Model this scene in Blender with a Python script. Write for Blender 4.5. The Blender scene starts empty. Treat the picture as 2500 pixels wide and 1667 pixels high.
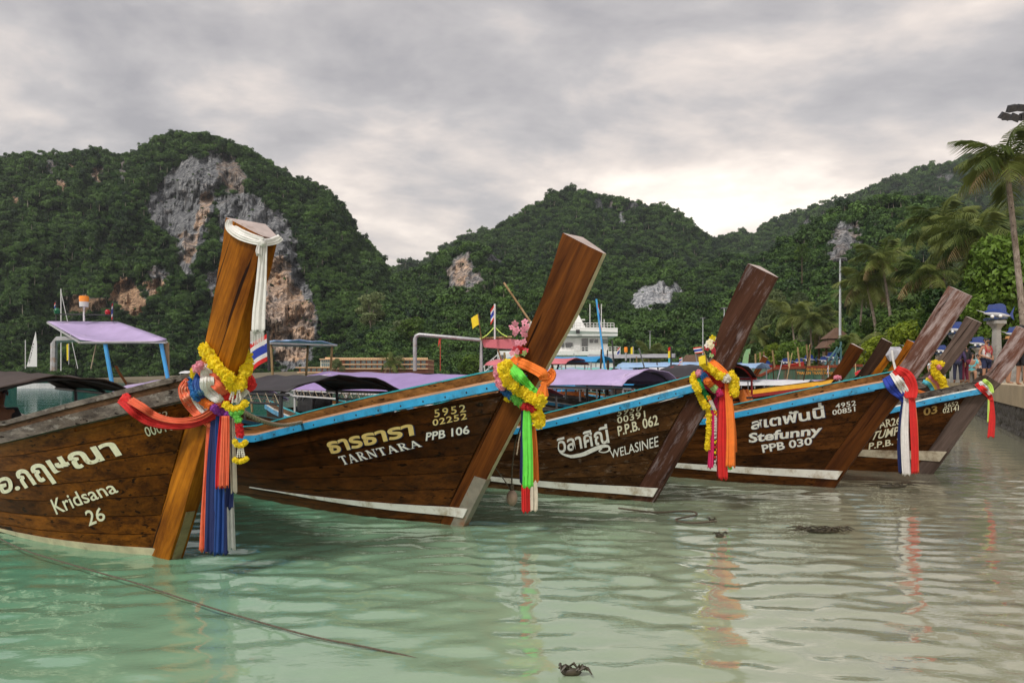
import bpy, bmesh, math, random
from math import sin, cos, pi, radians, sqrt, exp
from mathutils import Vector, Matrix, noise
from mathutils.bvhtree import BVHTree

SC = bpy.context.scene
COL = SC.collection
random.seed(7)
FPX, CX, HY, EYE = 1750.0, 1250.0, 920.0, 1.5     # focal length in photo pixels, principal column, horizon row, eye height

# ---------------------------------------------------------------- camera
cd = bpy.data.cameras.new('camera')
cd.sensor_width = 36.0
cd.lens = FPX / 2500.0 * 36.0
cd.shift_y = (HY - 833.5) / 2500.0
cd.clip_start, cd.clip_end = 0.1, 20000
cam = bpy.data.objects.new('camera', cd)
COL.objects.link(cam)
cam.location = (0, 0, EYE)
cam.rotation_euler = (radians(90), 0, 0)
SC.camera = cam

# ---------------------------------------------------------------- sky, sun, exposure
SUN_EL, SUN_AZ = radians(52), radians(215)        # azimuth clockwise from +Y: behind the camera, to its left
world = bpy.data.worlds.new('World')
SC.world = world
world.use_nodes = True
WN, WL = world.node_tree.nodes, world.node_tree.links
WN.clear()

def wn(t, **kw):
    n = WN.new(t)
    for k, v in kw.items():
        setattr(n, k, v)
    return n

out = wn('ShaderNodeOutputWorld')
bg = wn('ShaderNodeBackground')
WL.new(bg.outputs[0], out.inputs[0])
sky = wn('ShaderNodeTexSky', sky_type='NISHITA', sun_disc=False)
sky.sun_elevation, sky.sun_rotation = SUN_EL, SUN_AZ
sky.air_density, sky.dust_density = 1.2, 2.0
tc = wn('ShaderNodeTexCoord')
sep = wn('ShaderNodeSeparateXYZ')
WL.new(tc.outputs['Generated'], sep.inputs[0])

def wm(op, a, b=None, c=None, clamp=False):
    n = wn('ShaderNodeMath', operation=op)
    n.use_clamp = clamp
    for i, v in enumerate((a, b, c)):
        if v is None:
            continue
        if isinstance(v, (int, float)):
            n.inputs[i].default_value = v
        else:
            WL.new(v, n.inputs[i])
    return n.outputs[0]

# cloud layer: the view direction is carried to a flat ceiling of cloud
zz = wm('ADD', wm('ABSOLUTE', sep.outputs[2]), 0.24)
comb = wn('ShaderNodeCombineXYZ')
WL.new(wm('DIVIDE', sep.outputs[0], zz), comb.inputs[0])
WL.new(wm('DIVIDE', sep.outputs[1], zz), comb.inputs[1])
def wnoise(scale, detail, rough, dist, off, sx=1.0, sy=1.0):
    mp = wn('ShaderNodeMapping')
    mp.inputs['Location'].default_value = off
    mp.inputs['Scale'].default_value = (sx, sy, 1)
    mp.inputs['Rotation'].default_value = (0, 0, radians(-14))
    WL.new(comb.outputs[0], mp.inputs[0])
    n = wn('ShaderNodeTexNoise')
    WL.new(mp.outputs[0], n.inputs['Vector'])
    n.inputs['Scale'].default_value = scale
    n.inputs['Detail'].default_value = detail
    n.inputs['Roughness'].default_value = rough
    n.inputs['Distortion'].default_value = dist
    return n.outputs[0]
n1 = wnoise(0.9, 9, 0.58, 0.25, (3.1, 1.7, 0), 0.8, 1.0)
n2 = wnoise(3.4, 8, 0.60, 0.3, (7.4, -2.2, 0), 0.8, 1.0)
n3 = wnoise(0.34, 3, 0.5, 0.2, (1.2, 5.0, 0))
mixn = wm('ADD', wm('ADD', wm('MULTIPLY', n1, 0.70), wm('MULTIPLY', n2, 0.24)), wm('MULTIPLY', n3, 0.30)); mixn = wm('SUBTRACT', mixn, 0.085)
# the overcast thins toward the horizon
thin = wm('SUBTRACT', 1.0, wm('MULTIPLY', wm('ABSOLUTE', sep.outputs[2]), 1.9), clamp=True)
val = wm('ADD', mixn, wm('MULTIPLY', wm('SUBTRACT', thin, 0.5), 0.25))
ramp = wn('ShaderNodeValToRGB')
WL.new(val, ramp.inputs[0])
cr = ramp.color_ramp
cr.elements[0].position = 0.40
cr.elements[0].color = (0.205, 0.195, 0.20, 1)
cr.elements[1].position = 0.76
cr.elements[1].color = (1.0, 0.985, 0.95, 1)
for p, c in ((0.46, (0.29, 0.272, 0.268)), (0.52, (0.44, 0.388, 0.352)), (0.585, (0.64, 0.56, 0.49)), (0.66, (0.83, 0.765, 0.69))):
    e = cr.elements.new(p)
    e.color = (*c, 1)
skymul = wn('ShaderNodeMixRGB', blend_type='MULTIPLY')
skymul.inputs[0].default_value = 1
WL.new(sky.outputs[0], skymul.inputs[1])
skymul.inputs[2].default_value = (0.10, 0.10, 0.10, 1)
wmix = wn('ShaderNodeMixRGB')
wmix.inputs[0].default_value = 0.94
WL.new(skymul.outputs[0], wmix.inputs[1])
WL.new(ramp.outputs[0], wmix.inputs[2])
WL.new(wmix.outputs[0], bg.inputs[0])
bg.inputs[1].default_value = 1.1

sl = bpy.data.lights.new('sun', 'SUN')
sl.energy, sl.angle, sl.color = 1.5, radians(12), (1.0, 0.95, 0.88)
sun = bpy.data.objects.new('sun', sl)
COL.objects.link(sun)
sdir = Vector((sin(SUN_AZ) * cos(SUN_EL), cos(SUN_AZ) * cos(SUN_EL), sin(SUN_EL)))
sun.rotation_euler = sdir.to_track_quat('Z', 'Y').to_euler()
sun.location = sdir * 50

vs = SC.view_settings
vs.view_transform, vs.look, vs.exposure, vs.gamma = 'Standard', 'None', 0.95, 1.0
vs.use_curve_mapping = False
SC.cycles.use_denoising = True
SC.cycles.max_bounces = 8
SC.cycles.diffuse_bounces = 3
SC.cycles.glossy_bounces = 3
SC.cycles.transparent_max_bounces = 12
SC.cycles.caustics_reflective = False
SC.cycles.caustics_refractive = False

# ---------------------------------------------------------------- measuring helper: photo pixel + distance -> point
def P(u, v, Y):
    return Vector(((u - CX) / FPX * Y, Y, EYE - (v - HY) / FPX * Y))

# ---------------------------------------------------------------- materials
MATS = {}
def nmat(name):
    m = bpy.data.materials.new(name)
    m.use_nodes = True
    nt = m.node_tree
    return m, nt.nodes, nt.links, nt.nodes['Principled BSDF']

def pmat(name, rgb, rough=0.6, var=0.25, scale=6.0, metal=0.0, bump=0.0, bscale=40.0, dirt=None, dirt_amt=0.5, spec=0.5, coords='Object', stretch=(1, 1, 1), sheen=0.0, trans=0.0, rnd=0.0):
    """plain paint / cloth / stone: base colour with two scales of variation, optional dirt, optional relief"""
    if name in MATS:
        return MATS[name]
    m, N, L, b = nmat(name)
    tcn = N.new('ShaderNodeTexCoord')
    mp = N.new('ShaderNodeMapping')
    mp.inputs['Scale'].default_value = stretch
    L.new(tcn.outputs[coords], mp.inputs[0])
    n = N.new('ShaderNodeTexNoise')
    n.inputs['Scale'].default_value = scale
    n.inputs['Detail'].default_value = 6
    n.inputs['Roughness'].default_value = 0.65
    L.new(mp.outputs[0], n.inputs['Vector'])
    r = N.new('ShaderNodeValToRGB')
    r.color_ramp.elements[0].position = 0.3
    r.color_ramp.elements[1].position = 0.72
    r.color_ramp.elements[0].color = (*[c * (1 - var) for c in rgb], 1)
    r.color_ramp.elements[1].color = (*[min(1, c * (1 + var * 0.7)) for c in rgb], 1)
    L.new(n.outputs[0], r.inputs[0])
    col = r.outputs[0]
    if dirt:
        n2 = N.new('ShaderNodeTexNoise')
        n2.inputs['Scale'].default_value = scale * 0.6
        n2.inputs['Detail'].default_value = 9
        n2.inputs['Roughness'].default_value = 0.75
        mp2 = N.new('ShaderNodeMapping')
        mp2.inputs['Location'].default_value = (3.3, 1.1, 7.7)
        mp2.inputs['Scale'].default_value = stretch
        L.new(tcn.outputs[coords], mp2.inputs[0])
        L.new(mp2.outputs[0], n2.inputs['Vector'])
        r2 = N.new('ShaderNodeValToRGB')
        r2.color_ramp.elements[0].position = 0.62 - dirt_amt * 0.2
        r2.color_ramp.elements[1].position = 0.72 - dirt_amt * 0.1
        L.new(n2.outputs[0], r2.inputs[0])
        mx = N.new('ShaderNodeMixRGB')
        L.new(r2.outputs[0], mx.inputs[0])
        L.new(col, mx.inputs[1])
        mx.inputs[2].default_value = (*dirt, 1)
        col = mx.outputs[0]
    if rnd:
        oi = N.new('ShaderNodeObjectInfo')
        hs = N.new('ShaderNodeHueSaturation')
        ma = N.new('ShaderNodeMath'); ma.operation = 'MULTIPLY_ADD'
        ma.inputs[1].default_value = 2 * rnd; ma.inputs[2].default_value = 1 - rnd
        L.new(oi.outputs['Random'], ma.inputs[0])
        L.new(ma.outputs[0], hs.inputs['Value'])
        L.new(col, hs.inputs['Color'])
        col = hs.outputs[0]
    L.new(col, b.inputs['Base Color'])
    b.inputs['Roughness'].default_value = rough
    b.inputs['Metallic'].default_value = metal
    b.inputs['Specular IOR Level'].default_value = spec
    if sheen:
        b.inputs['Sheen Weight'].default_value = sheen
    if bump:
        n3 = N.new('ShaderNodeTexNoise')
        n3.inputs['Scale'].default_value = bscale
        n3.inputs['Detail'].default_value = 5
        L.new(mp.outputs[0], n3.inputs['Vector'])
        bp = N.new('ShaderNodeBump')
        bp.inputs['Strength'].default_value = bump
        bp.inputs['Distance'].default_value = 0.02
        L.new(n3.outputs[0], bp.inputs['Height'])
        L.new(bp.outputs[0], b.inputs['Normal'])
    if trans:
        o = N['Material Output']
        tr = N.new('ShaderNodeBsdfTranslucent')
        L.new(col, tr.inputs[0])
        ms = N.new('ShaderNodeMixShader')
        ms.inputs[0].default_value = trans
        L.new(b.outputs[0], ms.inputs[1])
        L.new(tr.outputs[0], ms.inputs[2])
        L.new(ms.outputs[0], o.inputs[0])
    MATS[name] = m
    return m

def wood(name, dark, light, rough=0.4, grain=(0.55, 9, 9), pale=None, pale_amt=0.0, rot=0.0, coat=0.0, stain=0.5):
    """timber: grain drawn out along local x (rot turns it), knots, dark stains, optional pale weathering"""
    if name in MATS:
        return MATS[name]
    m, N, L, b = nmat(name)
    tcn = N.new('ShaderNodeTexCoord')
    oi = N.new('ShaderNodeObjectInfo')
    mpr = N.new('ShaderNodeMapping')
    mpr.inputs['Rotation'].default_value = (0, rot, 0)
    L.new(tcn.outputs['Object'], mpr.inputs[0])
    add = N.new('ShaderNodeVectorMath'); add.operation = 'ADD'
    L.new(mpr.outputs[0], add.inputs[0])
    mul = N.new('ShaderNodeVectorMath'); mul.operation = 'SCALE'
    cmb = N.new('ShaderNodeCombineXYZ')
    for i in range(3):
        L.new(oi.outputs['Random'], cmb.inputs[i])
    L.new(cmb.outputs[0], mul.inputs[0])
    mul.inputs['Scale'].default_value = 23.0
    L.new(mul.outputs[0], add.inputs[1])
    mp = N.new('ShaderNodeMapping')
    mp.inputs['Scale'].default_value = grain
    L.new(add.outputs[0], mp.inputs[0])
    n = N.new('ShaderNodeTexNoise')
    n.inputs['Scale'].default_value = 1.6
    n.inputs['Detail'].default_value = 8
    n.inputs['Roughness'].default_value = 0.62
    n.inputs['Distortion'].default_value = 0.5
    L.new(mp.outputs[0], n.inputs['Vector'])
    mpf = N.new('ShaderNodeMapping')
    mpf.inputs['Scale'].default_value = (grain[0] * 3.5, grain[1] * 7, grain[2] * 7)
    L.new(add.outputs[0], mpf.inputs[0])
    nf = N.new('ShaderNodeTexNoise')
    nf.inputs['Scale'].default_value = 1.3
    nf.inputs['Detail'].default_value = 5
    L.new(mpf.outputs[0], nf.inputs['Vector'])
    mxn = N.new('ShaderNodeMath'); mxn.operation = 'MULTIPLY_ADD'
    L.new(nf.outputs[0], mxn.inputs[0]); mxn.inputs[1].default_value = 0.35
    L.new(n.outputs[0], mxn.inputs[2])
    r = N.new('ShaderNodeValToRGB')
    r.color_ramp.elements[0].position = 0.48
    r.color_ramp.elements[0].color = (*dark, 1)
    r.color_ramp.elements[1].position = 0.86
    r.color_ramp.elements[1].color = (*light, 1)
    L.new(mxn.outputs[0], r.inputs[0])
    # dark stains
    ns = N.new('ShaderNodeTexNoise')
    ns.inputs['Scale'].default_value = 1.0
    ns.inputs['Detail'].default_value = 7
    ns.inputs['Roughness'].default_value = 0.7
    mps = N.new('ShaderNodeMapping')
    mps.inputs['Scale'].default_value = (0.9, 2.6, 2.6)
    L.new(add.outputs[0], mps.inputs[0])
    L.new(mps.outputs[0], ns.inputs['Vector'])
    rs = N.new('ShaderNodeValToRGB')
    rs.color_ramp.elements[0].position = 0.42
    rs.color_ramp.elements[1].position = 0.66
    L.new(ns.outputs[0], rs.inputs[0])
    sm = N.new('ShaderNodeMath'); sm.operation = 'MULTIPLY'
    L.new(rs.outputs[0], sm.inputs[0]); sm.inputs[1].default_value = stain
    mx = N.new('ShaderNodeMixRGB'); mx.blend_type = 'MULTIPLY'
    L.new(sm.outputs[0], mx.inputs[0])
    L.new(r.outputs[0], mx.inputs[1])
    mx.inputs[2].default_value = (0.27, 0.20, 0.14, 1)
    col = mx.outputs[0]
    # long drying cracks and scratches along the grain
    mpc = N.new('ShaderNodeMapping')
    mpc.inputs['Scale'].default_value = (grain[0] * 0.9, grain[1] * 3.2, grain[2] * 3.2)
    mpc.inputs['Location'].default_value = (1.7, 9.1, 4.3)
    L.new(add.outputs[0], mpc.inputs[0])
    nc = N.new('ShaderNodeTexNoise')
    nc.inputs['Scale'].default_value = 1.0
    nc.inputs['Detail'].default_value = 3
    L.new(mpc.outputs[0], nc.inputs['Vector'])
    rc = N.new('ShaderNodeValToRGB')
    rc.color_ramp.elements[0].position = 0.33
    rc.color_ramp.elements[0].color = (0.12, 0.10, 0.09, 1)
    rc.color_ramp.elements[1].position = 0.37
    rc.color_ramp.elements[1].color = (1, 1, 1, 1)
    L.new(nc.outputs[0], rc.inputs[0])
    mxc = N.new('ShaderNodeMixRGB'); mxc.blend_type = 'MULTIPLY'; mxc.inputs[0].default_value = 1.0
    L.new(col, mxc.inputs[1]); L.new(rc.outputs[0], mxc.inputs[2])
    col = mxc.outputs[0]
    hs = N.new('ShaderNodeHueSaturation')
    ma = N.new('ShaderNodeMath'); ma.operation = 'MULTIPLY_ADD'
    ma.inputs[1].default_value = 0.75; ma.inputs[2].default_value = 0.65
    L.new(oi.outputs['Random'], ma.inputs[0])
    L.new(ma.outputs[0], hs.inputs['Value'])
    L.new(col, hs.inputs['Color'])
    col = hs.outputs[0]
    if pale:
        npal = N.new('ShaderNodeTexNoise')
        npal.inputs['Scale'].default_value = 1.0
        npal.inputs['Detail'].default_value = 10
        npal.inputs['Roughness'].default_value = 0.72
        mpp = N.new('ShaderNodeMapping')
        mpp.inputs['Scale'].default_value = (2.4, 15, 15)
        mpp.inputs['Location'].default_value = (5.1, 2.2, 0.4)
        L.new(add.outputs[0], mpp.inputs[0])
        L.new(mpp.outputs[0], npal.inputs['Vector'])
        rp = N.new('ShaderNodeValToRGB')
        rp.color_ramp.elements[0].position = 0.60 - pale_amt * 0.28
        rp.color_ramp.elements[1].position = 0.80 - pale_amt * 0.18
        L.new(npal.outputs[0], rp.inputs[0])
        mp2 = N.new('ShaderNodeMixRGB')
        L.new(rp.outputs[0], mp2.inputs[0])
        L.new(col, mp2.inputs[1])
        mp2.inputs[2].default_value = (*pale, 1)
        col = mp2.outputs[0]
    L.new(col, b.inputs['Base Color'])
    b.inputs['Specular IOR Level'].default_value = 0.08
    rr = N.new('ShaderNodeMapRange')
    rr.inputs['To Min'].default_value = rough + 0.18
    rr.inputs['To Max'].default_value = max(0.05, rough - 0.12)
    L.new(n.outputs[0], rr.inputs[0])
    L.new(rr.outputs[0], b.inputs['Roughness'])
    if coat:
        b.inputs['Coat Weight'].default_value = coat
        b.inputs['Coat Roughness'].default_value = 0.22
    bp = N.new('ShaderNodeBump')
    bp.inputs['Strength'].default_value = 0.35
    bp.inputs['Distance'].default_value = 0.004
    L.new(mxn.outputs[0], bp.inputs['Height'])
    L.new(bp.outputs[0], b.inputs['Normal'])
    MATS[name] = m
    return m

def leafmat(name, c1, c2, rough=0.55, trans=0.25, vscale=0.6):
    """foliage: colour shifts from plant to plant and from leaf clump to leaf clump"""
    if name in MATS:
        return MATS[name]
    m, N, L, b = nmat(name)
    oi = N.new('ShaderNodeObjectInfo')
    geo = N.new('ShaderNodeNewGeometry')
    n = N.new('ShaderNodeTexNoise')
    n.inputs['Scale'].default_value = vscale
    n.inputs['Detail'].default_value = 3
    L.new(geo.outputs['Position'], n.inputs['Vector'])
    ad = N.new('ShaderNodeMath'); ad.operation = 'MULTIPLY_ADD'
    L.new(oi.outputs['Random'], ad.inputs[0]); ad.inputs[1].default_value = 0.75
    a2 = N.new('ShaderNodeMath'); a2.operation = 'MULTIPLY_ADD'
    L.new(geo.outputs['Random Per Island'], a2.inputs[0]); a2.inputs[1].default_value = 0.3
    sb = N.new('ShaderNodeMath'); sb.operation = 'SUBTRACT'
    L.new(n.outputs[0], sb.inputs[0]); sb.inputs[1].default_value = 0.50
    L.new(sb.outputs[0], a2.inputs[2])
    L.new(a2.outputs[0], ad.inputs[2])
    r = N.new('ShaderNodeValToRGB')
    r.color_ramp.elements[0].position = 0.05
    r.color_ramp.elements[0].color = (*c1, 1)
    r.color_ramp.elements[1].position = 0.95
    r.color_ramp.elements[1].color = (*c2, 1)
    L.new(ad.outputs[0], r.inputs[0])
    L.new(r.outputs[0], b.inputs['Base Color'])
    b.inputs['Roughness'].default_value = rough
    b.inputs['Specular IOR Level'].default_value = 0.3
    tr = N.new('ShaderNodeBsdfTranslucent')
    L.new(r.outputs[0], tr.inputs[0])
    ms = N.new('ShaderNodeMixShader')
    ms.inputs[0].default_value = trans
    L.new(b.outputs[0], ms.inputs[1])
    L.new(tr.outputs[0], ms.inputs[2])
    L.new(ms.outputs[0], N['Material Output'].inputs[0])
    MATS[name] = m
    return m

def glassmat(name, rgb, rough=0.08):
    if name in MATS:
        return MATS[name]
    return pmat(name, rgb, rough=rough, var=0.3, scale=1.5, spec=0.8)

# ---------------------------------------------------------------- mesh helpers
class MB:
    """collects geometry for ONE mesh object"""
    def __init__(s):
        s.v, s.f, s.mi = [], [], []
    def add(s, vs, fs, mi=0):
        k = len(s.v)
        s.v += [tuple(v) for v in vs]
        s.f += [tuple(k + i for i in f) for f in fs]
        s.mi += [mi] * len(fs)
        return s
    def box(s, c, d, rz=0.0, mi=0, M=None, taper=1.0):
        x, y, z = d[0] / 2, d[1] / 2, d[2] / 2
        vs = [(-x, -y, -z), (x, -y, -z), (x, y, -z), (-x, y, -z), (-x * taper, -y * taper, z), (x * taper, -y * taper, z), (x * taper, y * taper, z), (-x * taper, y * taper, z)]
        R = M or Matrix.Rotation(rz, 3, 'Z')
        vs = [Vector(c) + R @ Vector(v) for v in vs]
        return s.add(vs, [(0, 3, 2, 1), (4, 5, 6, 7), (0, 1, 5, 4), (1, 2, 6, 5), (2, 3, 7, 6), (3, 0, 4, 7)], mi)
    def tube(s, pts, rads, n=8, caps=True, mi=0, flat=1.0, up=None):
        pts = [Vector(p) for p in pts]
        if isinstance(rads, (int, float)):
            rads = [rads] * len(pts)
        ring = []
        prev = None
        for i, p in enumerate(pts):
            t = (pts[min(i + 1, len(pts) - 1)] - pts[max(i - 1, 0)])
            if t.length < 1e-9:
                t = Vector((0, 0, 1))
            t.normalize()
            if prev is None:
                a = Vector(up) if up else (Vector((0, 0, 1)) if abs(t.z) < 0.9 else Vector((1, 0, 0)))
                prev = (a - t * a.dot(t)).normalized()
            else:
                prev = (prev - t * prev.dot(t)).normalized()
            b = t.cross(prev)
            ring.append([p + (prev * cos(2 * pi * k / n) * flat + b * sin(2 * pi * k / n)) * rads[i] for k in range(n)])
        vs = [v for r in ring for v in r]
        fs = []
        for i in range(len(pts) - 1):
            for k in range(n):
                fs.append((i * n + k, i * n + (k + 1) % n, (i + 1) * n + (k + 1) % n, (i + 1) * n + k))
        if caps:
            fs.append(tuple(range(n - 1, -1, -1)))
            fs.append(tuple((len(pts) - 1) * n + k for k in range(n)))
        return s.add(vs, fs, mi)
    def loft(s, rings, caps=True, closed=True, mi=0):
        n = len(rings[0])
        vs = [v for r in rings for v in r]
        fs = []
        for i in range(len(rings) - 1):
            for k in range(n if closed else n - 1):
                fs.append((i * n + k, i * n + (k + 1) % n, (i + 1) * n + (k + 1) % n, (i + 1) * n + k))
        if caps and closed:
            fs.append(tuple(range(n - 1, -1, -1)))
            fs.append(tuple((len(rings) - 1) * n + k for k in range(n)))
        return s.add(vs, fs, mi)
    def ball(s, c, r, seg=10, rings=7, mi=0, M=None):
        rr = (r, r, r) if isinstance(r, (int, float)) else r
        vs, fs = [], []
        for i in range(rings + 1):
            th = pi * i / rings
            for k in range(seg):
                ph = 2 * pi * k / seg
                v = Vector((rr[0] * sin(th) * cos(ph), rr[1] * sin(th) * sin(ph), rr[2] * cos(th)))
                if M:
                    v = M @ v
                vs.append(Vector(c) + v)
        for i in range(rings):
            for k in range(seg):
                fs.append((i * seg + k, (i + 1) * seg + k, (i + 1) * seg + (k + 1) % seg, i * seg + (k + 1) % seg))
        return s.add(vs, fs, mi)
    def mesh(s, name, mats, smooth=False, merge=False):
        me = bpy.data.meshes.new(name)
        me.from_pydata(s.v, [], s.f)
        for m in (mats if isinstance(mats, (list, tuple)) else [mats]):
            me.materials.append(m)
        if any(s.mi):
            me.polygons.foreach_set('material_index', s.mi)
        bm = bmesh.new()
        bm.from_mesh(me)
        if merge:
            bmesh.ops.remove_doubles(bm, verts=bm.verts, dist=1e-5)
        bmesh.ops.recalc_face_normals(bm, faces=bm.faces)
        bm.to_mesh(me)
        bm.free()
        if smooth:
            me.polygons.foreach_set('use_smooth', [True] * len(me.polygons))
            if smooth != 'all':
                try:
                    me.set_sharp_from_angle(angle=radians(smooth if isinstance(smooth, (int, float)) and smooth > 1 else 40))
                except Exception:
                    pass
        me.update()
        return me
    def obj(s, name, mats, parent=None, smooth=False, merge=False):
        return link(name, s.mesh(name, mats, smooth, merge), parent)

def link(name, data, parent=None, loc=None, rot=None, scale=None):
    o = bpy.data.objects.new(name, data)
    COL.objects.link(o)
    if parent:
        o.parent = parent
    if loc is not None:
        o.location = loc
    if rot is not None:
        o.rotation_euler = rot
    if scale is not None:
        o.scale = scale if hasattr(scale, '__len__') else (scale,) * 3
    return o

def tag(o, label, cat, group=None, kind=None):
    if label:
        o['label'] = label
    if cat:
        o['category'] = cat
    if group:
        o['group'] = group
    if kind:
        o['kind'] = kind
    return o

def thing(name, label, cat, loc=(0, 0, 0), rz=0.0, group=None, scale=1.0):
    o = link(name, None, None, loc, (0, 0, rz), scale)
    o.empty_display_size = 0.2
    return tag(o, label, cat, group)

def structure(o):
    o['kind'] = 'structure'
    return o

def lerp(a, b, t):
    return a + (b - a) * t
def interp(tab, x):
    if x <= tab[0][0]:
        return tab[0][1]
    for (x0, y0), (x1, y1) in zip(tab, tab[1:]):
        if x <= x1:
            return y0 + (y1 - y0) * (x - x0) / (x1 - x0)
    return tab[-1][1]
def smooth_path(pts, n):
    """Catmull-Rom through tuples of any length"""
    res = []
    m = len(pts)
    for i in range(n):
        g = i / (n - 1) * (m - 1)
        k = min(int(g), m - 2)
        t = g - k
        p0, p1, p2, p3 = pts[max(k - 1, 0)], pts[k], pts[k + 1], pts[min(k + 2, m - 1)]
        res.append(tuple(0.5 * ((2 * b) + (-a + c) * t + (2 * a - 5 * b + 4 * c - d) * t * t + (-a + 3 * b - 3 * c + d) * t ** 3) for a, b, c, d in zip(p0, p1, p2, p3)))
    return res
def fbm(x, y, z=0.0, o=5):
    return noise.fractal(Vector((x, y, z)), 1.0, 2.0, o)
# ================================================================ SEA, SEABED, HILLS
def sea_depth(x, y):
    return min(7.0, 0.16 + 0.075 * max(0.0, 3.3 - x + 0.30 * (y - 4)))

def build_sea():
    rnd = random.Random(3)
    waves = []
    for i in range(54):
        lam = rnd.choice((rnd.uniform(0.10, 0.26), rnd.uniform(0.18, 0.55)))
        ang = radians(rnd.gauss(84, 34))
        k = 2 * pi / lam
        waves.append((k * cos(ang), k * sin(ang), rnd.uniform(0, 2 * pi), 0.0030 * lam ** 1.0))
    radii = []
    r = 6.5
    while r < 6000:
        radii.append(r)
        r += 0.042 if r < 18 else (r - 18) * 0.022 + 0.042
    na = 460
    vs, fs = [], []
    for r in radii:
        amp = 1.0 if r < 26 else max(0.0, 1 - (r - 26) / 60)
        for j in range(na):
            a = radians(-66 + 132 * j / (na - 1))
            x, y = r * sin(a), r * cos(a) - 8
            z = 0.0
            if amp > 0:
                for kx, ky, ph, am in waves:
                    z += am * sin(kx * x + ky * y + ph)
                z *= amp * (0.75 + 0.5 * noise.noise(Vector((x * 0.25, y * 0.25, 0))))
            vs.append((x, y, z))
    for i in range(len(radii) - 1):
        for j in range(na - 1):
            k = i * na + j
            fs.append((k, k + 1, k + na + 1, k + na))
    m, N, L, b = nmat('sea_water')
    N.remove(b)
    o = N['Material Output']
    geo = N.new('ShaderNodeNewGeometry')
    sp = N.new('ShaderNodeSeparateXYZ')
    L.new(geo.outputs['Position'], sp.inputs[0])
    def mth(op, a, b_=None, c=None, clamp=False):
        n = N.new('ShaderNodeMath'); n.operation = op; n.use_clamp = clamp
        for i, v in enumerate((a, b_, c)):
            if v is None: continue
            if isinstance(v, (int, float)): n.inputs[i].default_value = v
            else: L.new(v, n.inputs[i])
        return n.outputs[0]
    # same depth as the seabed sheet below
    dep = mth('MULTIPLY', mth('MAXIMUM', mth('ADD', mth('SUBTRACT', 3.3, sp.outputs[0]), mth('MULTIPLY', mth('SUBTRACT', sp.outputs[1], 4), 0.30)), 0.0), 0.075)
    dep = mth('ADD', dep, 0.16)
    turb = mth('SUBTRACT', 1.0, mth('EXPONENT', mth('MULTIPLY', dep, -2.6)))
    turb = mth('MINIMUM', turb, 0.97)
    cramp = N.new('ShaderNodeValToRGB')
    L.new(mth('MULTIPLY', dep, 0.3, clamp=True), cramp.inputs[0])
    e = cramp.color_ramp.elements
    e[0].position = 0.05; e[0].color = (0.60, 0.58, 0.43, 1)
    e[1].position = 0.9; e[1].color = (0.012, 0.105, 0.105, 1)
    for p_, c_ in ((0.12, (0.37, 0.52, 0.34)), (0.22, (0.125, 0.37, 0.23)), (0.45, (0.016, 0.18, 0.14))):
        q = cramp.color_ramp.elements.new(p_); q.color = (*c_, 1)
    ns = []
    for sc, stx, sty, det in ((6.0, 0.6, 1.3, 4), (20.0, 0.7, 1.2, 3)):
        mp = N.new('ShaderNodeMapping')
        mp.inputs['Scale'].default_value = (stx, sty, 1)
        mp.inputs['Rotation'].default_value = (0, 0, radians(-8))
        L.new(geo.outputs['Position'], mp.inputs[0])
        n = N.new('ShaderNodeTexNoise')
        n.inputs['Scale'].default_value = sc
        n.inputs['Detail'].default_value = det
        n.inputs['Distortion'].default_value = 0.6
        L.new(mp.outputs[0], n.inputs['Vector'])
        ns.append(n.outputs[0])
    h = mth('ADD', ns[0], mth('MULTIPLY', ns[1], 0.22))
    bp = N.new('ShaderNodeBump')
    bp.inputs['Strength'].default_value = 0.3
    bp.inputs['Distance'].default_value = 0.012
    L.new(h, bp.inputs['Height'])
    fr = N.new('ShaderNodeFresnel')
    fr.inputs['IOR'].default_value = 1.6
    L.new(bp.outputs[0], fr.inputs['Normal'])
    gl = N.new('ShaderNodeBsdfGlossy')
    gl.inputs['Roughness'].default_value = 0.005
    L.new(bp.outputs[0], gl.inputs['Normal'])
    df = N.new('ShaderNodeBsdfDiffuse')
    L.new(cramp.outputs[0], df.inputs[0])
    tr = N.new('ShaderNodeBsdfTransparent')
    tr.inputs[0].default_value = (0.88, 0.95, 0.86, 1)
    body = N.new('ShaderNodeMixShader')
    L.new(turb, body.inputs[0]); L.new(tr.outputs[0], body.inputs[1]); L.new(df.outputs[0], body.inputs[2])
    ms = N.new('ShaderNodeMixShader')
    gloss = mth('MINIMUM', mth('MULTIPLY', fr.outputs[0], 1.5), 0.68)
    L.new(gloss, ms.inputs[0]); L.new(body.outputs[0], ms.inputs[1]); L.new(gl.outputs[0], ms.inputs[2])
    L.new(ms.outputs[0], o.inputs[0])
    mb = MB(); mb.v = vs; mb.f = fs; mb.mi = [0] * len(fs)
    me = bpy.data.meshes.new('sea')
    me.from_pydata(vs, [], fs)
    me.materials.append(m)
    me.polygons.foreach_set('use_smooth', [True] * len(fs))
    structure(link('sea', me))
    # seabed sheet (sand), reaching under everything to the horizon
    sand = pmat('sand_seabed', (0.52, 0.45, 0.32), rough=0.9, var=0.28, scale=1.4, bump=0.4, bscale=9, dirt=(0.24, 0.21, 0.14), dirt_amt=0.25)
    vs, fs = [], []
    gx = [-6000, -800, -150, -60] + [-30 + 1.0 * i for i in range(61)] + [60, 150, 800, 6000]
    gy = [-30, -12] + [-4 + 1.0 * i for i in range(60)] + [90, 200, 600, 6000]
    for y in gy:
        for x in gx:
            vs.append((x, y, -sea_depth(x, y) + 0.035 * fbm(x * 0.7, y * 0.7, 1.0, 3)))
    w = len(gx)
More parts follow.
